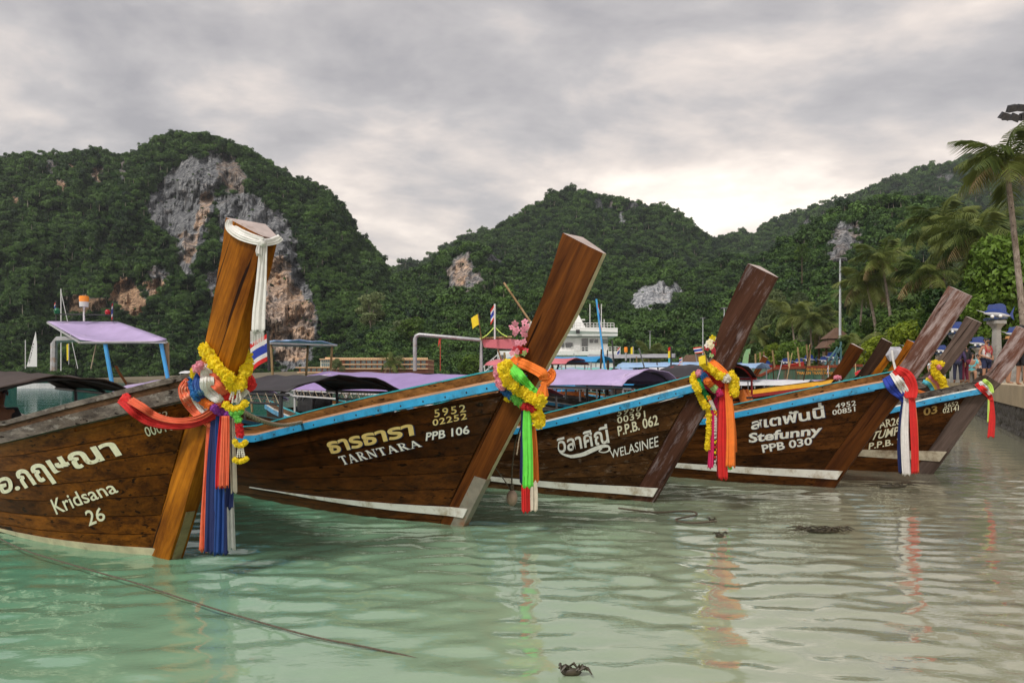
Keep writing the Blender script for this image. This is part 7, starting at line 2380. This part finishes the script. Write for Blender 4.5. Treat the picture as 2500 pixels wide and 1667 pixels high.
def palm(label, u, v_base, v_top, Y, lean=0.0, L=3.2, n=19, seed=1, wind=0.35):
    rnd = random.Random(seed)
    base = P(u, v_base, Y)
    h = (v_base - v_top) / FPX * Y
    lx = lean / FPX * Y
    t = thing('coconut_palm', label, 'palm tree', base, 0, 'coconut palms on the shore')
    pts = [Vector((lx * (s ** 1.6), .3 * sin(2 * s) , h * s)) for s in [i / 9 for i in range(10)]]
    MB().tube(pts, [.26 if i == 0 else .17 - .006 * i for i in range(10)], 8).obj('trunk', BARK, t, smooth=50)
    c = pts[-1]
    for i in range(n):
        a = i * 2.39996 + rnd.uniform(-.2, .2)
        el = lerp(.95, -.75, (i / (n - 1)) ** 1.1) + rnd.uniform(-.12, .12)
        d = Vector((cos(a) * cos(el) + wind, sin(a) * cos(el), sin(el))).normalized()
        yaw = math.atan2(d.y, d.x)
        pit = -math.asin(max(-1, min(1, d.z)))
        link('frond', FROND_DRY if (i > n - 3 and rnd.random() < .6) else FROND[i % 3], t, c, (rnd.uniform(-.35, .35), pit, yaw), L * rnd.uniform(.85, 1.1))
    for i in range(6):
        a = i * 1.05
        link('coconut', COCO, t, c + Vector((.25 * cos(a), .25 * sin(a), -.3)))
palm('tallest windswept palm at the right edge under the floodlights', 2508, 925, 392, 36, lean=-42, L=3.3, seed=1, wind=-.3)
palm('windblown palm standing clear against the far slope', 2312, 900, 545, 62, lean=-8, L=4.2, seed=2, wind=-.25)
palm('palm with hanging crown right of the windblown one', 2370, 905, 590, 55, lean=10, L=4.2, seed=3, wind=-.3)
palm('bushy palm above the leafy tree at the right', 2420, 905, 575, 50, lean=-25, L=3.8, seed=4, wind=-.3)
palm('palm crown left of the bleached prow tip', 2290, 900, 670, 62, lean=-15, L=3.8, seed=5, wind=-.2)
palm('slender palm right of the tall mast, taller of two', 2178, 820, 635, 75, lean=-22, L=4.0, seed=6, wind=-.1)
palm('slender palm right of the tall mast, shorter of two', 2140, 822, 690, 78, lean=-22, L=4.2, seed=7, wind=0.0)
palm('palm leaning behind the tall mast', 2100, 850, 720, 95, lean=10, L=4.4, seed=8)
palm('shore palm left of the tall mast, left of a pair', 1944, 888, 768, 110, lean=-12, L=4.6, seed=9)
palm('shore palm left of the tall mast, right of a pair', 1983, 888, 778, 105, lean=-3, L=4.6, seed=10)
palm('third shore palm beside the thatched hut', 1998, 888, 800, 112, lean=8, L=4.0, seed=11)
palm('small palm behind the weathered prow', 1852, 890, 820, 120, lean=-4, L=4.0, seed=12)
palm('low young palm right of the thatched hut', 2108, 880, 840, 66, lean=-4, L=2.4, seed=13, n=13)
palm('low young palm before the quay pillars', 2200, 890, 850, 58, lean=6, L=2.6, seed=14, n=13)
palm('little palm on the far shore right of the white ship', 1584, 895, 862, 150, lean=0, L=5.0, seed=15, n=15)
palm('little palm before the hotel', 952, 912, 886, 145, lean=0, L=4.0, seed=16, n=13)

def tree(label, u, v_base, v_top, Y, rx_px, leaf, seed, n=5200, leaf_s=.085, trunk_frac=.35, lob=9, flat=.9, name='broadleaf_tree', group='leafy trees along the shore', lean=0, conical=False):
    rnd = random.Random(seed)
    k = Y / FPX
    base = P(u, v_base, Y)
    H = (v_base - v_top) * k
    R = rx_px * k
    t = thing(name, label, 'tree', base, 0, group)
    th = H * trunk_frac
    mb = MB()
    lx = lean * k
    mb.tube([(0, 0, -.3), (lx * .2, 0, th * .5), (lx * .4, .1, th), (lx * .7, .1, H * .62), (lx, 0, H * .85)], [R * .075, R * .06, R * .05, R * .03, R * .01], 8)
    lobes = []
    for i in range(lob):
        a = i * 2.4 + rnd.uniform(-.3, .3)
        f = i / max(1, lob - 1)
        zc = lerp(th * .9, H * .88, f)
        if conical: rr = R * lerp(.75, .12, f)
        else: rr = R * .62 * (1 - .55 * abs(f - .4))
        c = Vector((lx * zc / H + rr * cos(a), rr * sin(a) * .9, zc))
        lobes.append((c, R * rnd.uniform(.34, .52) * (.8 if conical else 1)))
        mb.tube([(lx * .4, .1, th * .9), (c.x * .5, c.y * .5, lerp(th, c.z, .6)), tuple(c)], [R * .035, R * .022, R * .008], 5)
    mb.obj('trunk', BARK if leaf is CASU else wood('brown_tree_bark', (.06, .045, .032), (.17, .13, .09), rough=.9, grain=(8, 8, 2)), t, smooth=50)
    lobes.append((Vector((lx * .7, 0, lerp(th, H, .5))), R * .6))
    vs, fs = [], []
    s0 = leaf_s * R
    for i in range(n):
        c, r = lobes[rnd.randrange(len(lobes))]
        d = Vector((rnd.gauss(0, 1), rnd.gauss(0, 1), rnd.gauss(.2, 1))).normalized()
        nn = noise.noise(c + d * 2.3) * .25
        p = c + Vector((d.x, d.y, d.z * flat)) * r * (rnd.uniform(.70, 1.08) + nn)
        nr = (d + Vector((rnd.gauss(0, .55), rnd.gauss(0, .55), rnd.gauss(.25, .55)))).normalized()
        t1 = Matrix.Rotation(rnd.uniform(0, 6.28), 3, nr) @ nr.orthogonal().normalized()
        t2 = nr.cross(t1)
        s = s0 * rnd.uniform(.6, 1.3)
        kk = len(vs)
        wdt = .5 if not conical else .18
        vs += [tuple(p + t1 * s), tuple(p + t2 * s * wdt), tuple(p - t1 * s - nr * s * .25), tuple(p - t2 * s * wdt)]
        fs.append((kk, kk + 1, kk + 2, kk + 3))
    me = bpy.data.meshes.new('crown')
    me.from_pydata(vs, [], fs)
    me.materials.append(leaf)
    link('crown', me, t)
tree('big leafy tree rising at the right edge behind the sailfish pillars', 2470, 930, 565, 46, 120, BROAD, 1, n=11000, leaf_s=.062, lob=14)
tree('dense leafy tree left of the big one, behind the bleached prow', 2330, 925, 690, 52, 85, BROAD, 2, n=8000, leaf_s=.07, lob=11)
tree('dark shady tree behind the slender palms', 2215, 915, 700, 90, 85, DARKL, 3, n=6000)
tree('yellow-green shrub tree by the quay pillars', 2215, 920, 785, 55, 70, LIME_L, 4, n=6000, trunk_frac=.2, flat=.6, leaf_s=.07)
tree('yellow-green spreading tree right of the thatched hut', 2150, 905, 815, 60, 58, LIME_L, 5, n=5000, trunk_frac=.25, flat=.5, leaf_s=.07)
tree('leafy shrub draping over the thatched hut', 2075, 885, 815, 72, 45, BROAD, 6, n=4500, trunk_frac=.2, flat=.6)
tree('round green tree left of the tall mast', 2025, 890, 775, 115, 42, BROAD, 7, n=4200)
tree('dark evergreen behind the shore palms', 1915, 892, 760, 118, 45, DARKL, 8, n=4500)
tree('feathery casuarina behind the weathered prow tip', 1890, 892, 700, 128, 52, CASU, 9, n=6500, conical=True, leaf_s=.10, name='casuarina_tree', lob=12)
tree('second feathery casuarina beside the shore palms', 1950, 892, 705, 132, 45, CASU, 10, n=6000, conical=True, leaf_s=.10, name='casuarina_tree', lob=12)
tree('small casuarina left of the weathered prow', 1815, 892, 775, 135, 32, CASU, 11, n=4000, conical=True, leaf_s=.10, name='casuarina_tree', lob=9)
tree('bright green shrub beneath the shore palms', 1925, 895, 838, 100, 34, BROAD, 12, n=3500, trunk_frac=.15)
tree('dark shrub behind the red boat', 1955, 897, 850, 96, 32, BROAD, 13, n=3500, trunk_frac=.15)
tree('casuarina in front of the hotel tower', 822, 911, 876, 146, 20, CASU, 14, n=2500, conical=True, leaf_s=.12, name='casuarina_tree', lob=7)
tree('pale bare-trunked forest tree left of the pipe frame', 1005, 880, 770, 190, 36, BROAD, 15, n=2600, trunk_frac=.55, flat=.6)
tree('pale wide-crowned tree at the foot of the left mountain', 905, 860, 705, 225, 38, CASU, 16, n=2600, trunk_frac=.5, flat=.6)
tree('flat-topped forest tree above the hotel', 985, 870, 775, 200, 36, CASU, 17, n=2600, trunk_frac=.5, flat=.5)
tree('rounded bush at the waterline left of the white ship', 1150, 915, 872, 150, 34, BROAD, 18, n=3000, trunk_frac=.15)
tree('dark bush behind the far right pillars', 2460, 935, 830, 60, 80, DARKL, 19, n=5000, trunk_frac=.1)
tree('shady tree closing the quay at the far right', 2560, 935, 640, 50, 100, DARKL, 20, n=6000, trunk_frac=.2)
tree('tall pale-trunked forest tree on the near right hill', 1958, 690, 585, 210, 20, BROAD, 21, n=1800, trunk_frac=.6, flat=.7)

for i, (u, vb, vt, Y, rx, lf) in enumerate(((1775, 895, 820, 125, 30, BROAD), (1835, 897, 838, 112, 30, DARKL), (1880, 897, 842, 104, 28, LIME_L), (2000, 893, 842, 98, 30, BROAD), (2130, 895, 770, 84, 52, BROAD), (2185, 905, 760, 74, 55, DARKL), (2260, 915, 745, 66, 60, BROAD), (2300, 920, 640, 72, 70, DARKL), (2400, 925, 650, 62, 75, BROAD), (2170, 700, 600, 120, 50, BROAD), (2260, 920, 620, 88, 60, BROAD))):
    tree(('bright green shrub behind the low boats left of the weathered prow', 'dark shrub left of the green ramp', 'yellow-green shrub right of the green ramp', 'rounded shrub at the foot of the tall mast', 'leafy tree behind the two slender palms', 'shady tree between slender palms and quay', 'leafy tree behind the bleached prow foot', 'tall dark tree left of the bushy palm', 'leafy tree under the hanging palm crown', 'high slope tree above the slender palms', 'tall leafy tree behind the yellow-green shrub')[i], u, vb, vt, Y, rx, lf, 60 + i, n=4200, trunk_frac=.15)

# ================================================================ HUTS
THATCH = pmat('brown_thatch', (0.13, 0.075, 0.05), rough=.95, var=.35, scale=3, bump=.6, bscale=20)
def hut(label, u, v_eave, v_ridge, Y, w_px, tiers=1):
    k = Y / FPX
    base = P(u, v_eave, Y)
    zg = 1.1
    t = thing('thatched_hut', label, 'hut', (base.x, base.y, zg))
    w = w_px * k
    h = base.z - zg
    rh = (v_eave - v_ridge) * k
    if tiers == 1:
        MB().loft([[(-w, -w * .6, h), (w, -w * .6, h), (w, w * .6, h), (-w, w * .6, h)], [(-w * .45, -.1, h + rh), (w * .45, -.1, h + rh), (w * .45, .1, h + rh), (-w * .45, .1, h + rh)]]).obj('roof', THATCH, t)
    else:
        MB().loft([[(-w, -w * .7, h), (w, -w * .7, h), (w, w * .7, h), (-w, w * .7, h)], [(-w * .6, -w * .4, h + rh * .42), (w * .6, -w * .4, h + rh * .42), (w * .6, w * .4, h + rh * .42), (-w * .6, w * .4, h + rh * .42)]]).obj('lower_roof', THATCH, t)
        MB().loft([[(-w * .75, -w * .5, h + rh * .45), (w * .75, -w * .5, h + rh * .45), (w * .75, w * .5, h + rh * .45), (-w * .75, w * .5, h + rh * .45)], [(-.15, -.1, h + rh), (.15, -.1, h + rh), (.15, .1, h + rh), (-.15, .1, h + rh)]]).obj('upper_roof', THATCH, t)
    for sx in (-1, 1):
        for sy in (-1, 1):
            MB().box((sx * w * .8, sy * w * .5, h / 2), (.18, .18, h)).obj('post', INSIDE, t)
    MB().box((0, w * .2, h * .45), (w * 1.4, .15, h * .9)).obj('wall', CONC, t)
hut('two-tiered thatched hut behind the tall mast', 2042, 850, 800, 86, 42, 2)
hut('brown hipped hut roof behind the marigold prow', 1696, 900, 866, 60, 46)

# ================================================================ FAR CRAFT AND CANOPY CLUTTER
def small_craft(label, u, v_water, Y, L, hullm, roofm, heading=0.3, name='longtail_boat', roof=True, group='small craft in the background', zroof=1.5, post=True):
    p = P(u, v_water, Y)
    t = thing(name, label, 'boat', (p.x, p.y, 0), heading, group)
    rings = []
    for i in range(9):
        s = i / 8
        x = -L / 2 + L * s
        hw = .95 * sin(pi * min(.97, .12 + .86 * s * .98)) ** .6 * (1 - .6 * max(0, s - .7) / .3)
        zs = .62 + .8 * max(0, s - .55) ** 1.5 * 2 + .1 * (1 - s)
        rings.append([(x, -hw * .5, -.2), (x, -hw, zs), (x, -hw + .06, zs), (x, -hw * .4, .1), (x, hw * .4, .1), (x, hw - .06, zs), (x, hw, zs), (x, hw * .5, -.2)])
    MB().loft(rings).obj('hull', hullm, t, smooth=30)
    if post:
        MB().loft([[(L / 2 - .1 + x, -.06, z), (L / 2 + .12 + x, -.03, z), (L / 2 + .12 + x, .03, z), (L / 2 - .1 + x, .06, z)] for x, z in ((-.1, .7), (.25, 1.3), (.6, 1.9), (.8, 2.4))]).obj('stem_post', STEM_BROWN, t)
    rp = random.Random(int(u))
    if Y < 60 and not post:
        for kx in range(3):
            x = L * rp.uniform(-.4, .35); hh = rp.uniform(1.9, 3.0)
            MB().tube([(x, .8 * rp.choice((-1, 1)), .4), (x + rp.uniform(-.35, .35), .8 * rp.choice((-1, 1)) * .9, hh)], rp.uniform(.018, .04), 6).obj('pole', rp.choice((BAMBOO, BPIPE, GPIPE, INSIDE)), t)
        MB().box((L * rp.uniform(-.1, .1), 0, .75), (.9, .7, .5), taper=.8).obj('cargo_box', rp.choice((BLUET, ORANGE_V, WHITET, INSIDE)), t)
    if roof:
        roof_mesh(L * .18, -L * .38, .95, zroof, zroof, .25, roofm).obj('canopy_roof', roofm, t, smooth='all')
        for x in (L * .15, -L * .1, -L * .35):
            for s in (-1, 1): MB().tube([(x, s * .9, .55), (x, s * .92, zroof)], .03, 6).obj('canopy_post', GPIPE, t)
    return t
RH = pmat('rough_dark_hull', (.06, .03, .018), rough=.6, var=.4); BH = pmat('blue_hull_paint', (.02, .26, .52), rough=.4, var=.15); RDH = pmat('red_hull_paint', (.50, .03, .02), rough=.45, var=.2); WHH = pmat('white_hull_paint', (.66, .66, .66), rough=.4)
craft = [('blue-roofed longtail boat directly behind boat P.P.B. 062', 1530, 1010, 19, 9.0, BH, BLUET, radians(-35), 1.42), ('pale-roofed boat behind the lilac tent canopy', 1420, 990, 24, 8, RH, WHITET, radians(-40), 1.4), ('blue-tarped boat before the ship bow', 1400, 975, 30, 8, RH, BLUET, radians(-30), 2.1), ('red-roofed boat left of the blue-tarped one', 1345, 975, 29, 7, RH, PINKT, radians(-35), 2.0), ('mint and red boat moored below the white ship', 1440, 965, 36, 7.5, RDH, GREENT, radians(-30), 1.7),
         ('pale blue canopied boat right of the ship', 1490, 960, 40, 8, RH, PALEBLUE, radians(-20), 1.8), ('grey canopied boat below the light masts', 1580, 958, 42, 9, RH, GREYT, radians(-15), 2.6), ('pale blue sloping canopy boat beside the hut roof', 1660, 958, 36, 8, RH, PALEBLUE, radians(-30), 2.0), ('white-roofed boat in front of the brown hut', 1710, 957, 44, 8, RH, WHITET, radians(-20), 1.9),
         ('light blue roofed boat left of the green ramp', 1800, 962, 34, 7, RH, PALEBLUE, radians(-40), 1.9), ('white-roofed boat before the barge lettering', 1900, 965, 33, 8, BH, WHITET, radians(-35), 1.12), ('lilac-roofed boat below the barge bow', 1960, 962, 36, 8, RH, LILAC, radians(-35), 1.12), ('blue-edged white canopy boat right of the barge lettering', 2010, 958, 38, 8, BH, WHITET, radians(-35), 1.1)]
for lab, u, v, Y, L, hm, rm, hd, zr in craft:
    small_craft(lab, u, v, Y, L, hm, rm, hd, zroof=zr, post=False)
small_craft('tiny moored boat with white roof far across the bay', 495, 935, 75, 6, WHH, WHITET, radians(-20), zroof=1.9, post=False)
small_craft('tiny prow-up boat far across the bay beside the blue pole', 425, 940, 60, 7, RH, WHITET, radians(200), roof=False)
small_craft('low white dinghy floating before the far hotel', 1110, 932, 110, 7, WHH, WHITET, radians(10), roof=False, post=False)
small_craft('red and white launch beached above the barge', 1900, 894, 84, 6, RDH, WHITET, radians(0), roof=False, post=False).location.z = 2.2

# sailing boat with lettered white sail and bare masts at the left
def yacht():
    Y = 95.0
    t = thing('sailing_boat', 'white sailing boat with narrow furled sail and tall masts at the far left', 'sailing boat', P(110, 970, Y) * Vector((1, 1, 0)) if False else (P(110, 970, Y).x, Y, 0))
    ox = t.location.x
    def q(u, v): p = P(u, v, Y); return (p.x - ox, 0, p.z)
    MB().loft([[(x, -w, -.1), (x, -w * 1.1, .65), (x, w * 1.1, .65), (x, w, -.1)] for x, w in ((-3.5, .3), (-2.5, .9), (0, 1.2), (2.5, .9), (3.6, .1))]).obj('hull', WHH, t)
    vs = [q(65, 895), q(90, 895), q(90, 840), q(87, 809), q(78, 845)]
    MB().loft([[v for v in vs], [(v[0], .05, v[2]) for v in vs]]).obj('sail', pmat('white_sailcloth', (.66, .66, .64), rough=.7, var=.1), t)
    vsx, fs = text_geo('Siam', .0, .3)
    x0, x1 = min(v[0] for v in vsx), max(v[0] for v in vsx); y0, y1 = min(v[1] for v in vsx), max(v[1] for v in vsx)
    a, b_ = Vector(q(72, 888)), Vector(q(84, 838))
    dr = b_ - a; up = Vector((-dr.z, 0, dr.x)).normalized() * .22
    MB().add([a + dr * ((v[0] - x0) / (x1 - x0)) + up * ((v[1] - y0) / (y1 - y0)) + Vector((0, -.02, 0)) for v in vsx], fs).obj('sail_lettering', BPIPE, t)
    for u0, v0, u1, v1, r in ((149, 905, 149, 705, .08), (149, 712, 190, 900, .05), (62, 900, 62, 830, .06)):
        MB().tube([q(u0, v0), q(u1, v1)], r, 6).obj('mast', PIPE, t)
yacht()

# ================================================================ ROPES, BUOY, DRIFTING WEED
def rope(label, pts, r, mat, name='rope', strands=True):
    path = [Vector(p) for p in smooth_path([tuple(p) for p in pts], 60)]
    t = path[0].copy()
    mb = MB()
    loc = [p - t for p in path]
    if strands:
        L_ = sum((a - b_).length for a, b_ in zip(loc, loc[1:]))
        m = min(900, int(L_ / (r * 1.6)))
        fine = [Vector(p) for p in smooth_path([tuple(p) for p in loc], m)]
        for s in range(3):
            q = []
            for i, p in enumerate(fine):
                tt = (fine[min(i + 1, m - 1)] - fine[max(i - 1, 0)]).normalized()
                e1 = tt.cross(Vector((0, 0, 1))).normalized() if abs(tt.z) < .95 else Vector((1, 0, 0))
                e2 = tt.cross(e1)
                a = i * .75 + s * 2.094
                q.append(p + (e1 * cos(a) + e2 * sin(a)) * r * .55)
            mb.tube(q, r * .58, 5)
    else:
        mb.tube(loc, r, 6)
    o = mb.obj(name, mat, None, smooth='all')
    o.location = t
    return tag(o, label, 'rope')
def wl(u, v, z=.028): Y = (EYE - z) * FPX / (v - HY); return P(u, v, Y)
rope('thick mooring rope running from the nearest boat down into shallow water', [wl(-30, 1300, .06), wl(60, 1342, .06), wl(200, 1385, .05), wl(330, 1422, .04), wl(450, 1462, .03), wl(600, 1508, .025), wl(760, 1552, .02), wl(900, 1580, .012), wl(1010, 1605, -.005), wl(1100, 1640, -.03)], .0055, pmat('brown_wet_rope', (.11, .085, .06), rough=.85, var=.4, scale=40))
rope('pale rope drooping from amber prow to the black canopy post', [P(588, 1003, 5.6), P(640, 1028, 6.4), P(690, 1038, 7.2), P(740, 1030, 7.9), P(785, 1018, 8.5)], .020, ROPE)
rope('thin rope hanging from the brown prow to the buoy', [P(1276, 985, 6.9), P(1272, 1040, 7.0), P(1258, 1080, 7.3), P(1250, 1150, 7.4), P(1250, 1195, 7.5)], .008, DROPE)
rope('slanting thin rope behind the brown stem near the buoy', [P(1205, 1135, 7.25), P(1230, 1170, 7.4), P(1249, 1200, 7.5)], .006, DROPE)
rope('floating thin rope curling beside the third boat', [wl(1510, 1240), wl(1600, 1250), wl(1680, 1247), wl(1700, 1256), wl(1650, 1268), wl(1690, 1276), wl(1750, 1272)], .010, DROPE)
rope('bow line from the brown prow knot with frayed end', [P(1282, 985, 6.6), P(1283, 1030, 6.6), P(1270, 1060, 6.7), P(1262, 1110, 6.7)], .006, ROPE)
bo = MB().ball((0, 0, 0), (.058, .058, .085), 12, 8)
t = thing('buoy', 'small pale coconut-like buoy floating between the second and third boats', 'buoy', P(1250, 1215, 7.45))
bo.obj('float', pmat('pale_buoy', (.42, .30, .22), rough=.7, var=.4, scale=10), t, smooth='all'); MB().tube([(0, 0, .08), (0, 0, .14)], .02, 6).obj('neck', DROPE, t)
WEED = pmat('wet_dark_weed', (.045, .035, .018), rough=.5, var=.5, scale=10)
def weed(label, u, v, w_px, seed, n=26, name='driftwood'):
    rnd = random.Random(seed)
    c = wl(u, v, .018)
    t = thing(name, label, 'driftwood', c)
    w = w_px / FPX * c.y
    for i in range(n):
        x = rnd.uniform(-.5, .5) * w; y = rnd.uniform(-.12, .12) * w
        a = rnd.gauss(0, .7)
        l = w * rnd.uniform(.12, .4)
        MB().tube([(x - l * cos(a) / 2, y - l * sin(a) / 2, .015), (x, y, .020 + rnd.uniform(0, .018)), (x + l * cos(a) / 2, y + l * sin(a) / 2, rnd.uniform(.0, .02))], [.004, .008, .003], 5).obj('twig', WEED, t)
    MB().ball((0, 0, .0), (w * .32, w * .10, .022), 12, 6).obj('clump', WEED, t, smooth='all')
weed('tangle of dark weed and twigs floating right of centre', 2010, 1295, 130, 1, 34)
weed('small dark weed clump left of the floating tangle', 1757, 1307, 34, 2, 10)
weed('dark weed patch at the bottom edge below centre', 1395, 1640, 80, 3, 14)
weed('tiny drifting leaf clump above the dark weed clump', 1738, 1270, 22, 4, 6)
weed('thin dark weed line near the farthest boat', 2180, 1187, 110, 5, 12)
# boat hook leaning behind the brown prow
mb = MB().tube([P(1230, 690, 14.5) - P(1298, 790, 14.5), (0, 0, 0), P(1330, 840, 14.5) - P(1298, 790, 14.5)], .02, 6)
o = mb.obj('bamboo_pole', BAMBOO); o.location = P(1298, 790, 14.5); tag(o, 'thin slanting bamboo pole behind the brown prow and orchids', 'pole')

# ================================================================ HAZE
hm = bpy.data.materials.new('haze_air')
hm.use_nodes = True
hn = hm.node_tree
hn.nodes.remove(hn.nodes['Principled BSDF'])
pv = hn.nodes.new('ShaderNodeVolumePrincipled')
pv.inputs['Color'].default_value = (0.80, 0.86, 0.92, 1)
pv.inputs['Density'].default_value = 0.00013
pv.inputs['Anisotropy'].default_value = 0.2
hn.links.new(pv.outputs[0], hn.nodes['Material Output'].inputs['Volume'])
hz = MB().box((0, 1480, 246), (3000, 3200, 510)).obj('haze', hm)
hz['kind'] = 'stuff'
hz['label'] = 'thin pale haze over the bay and hills'
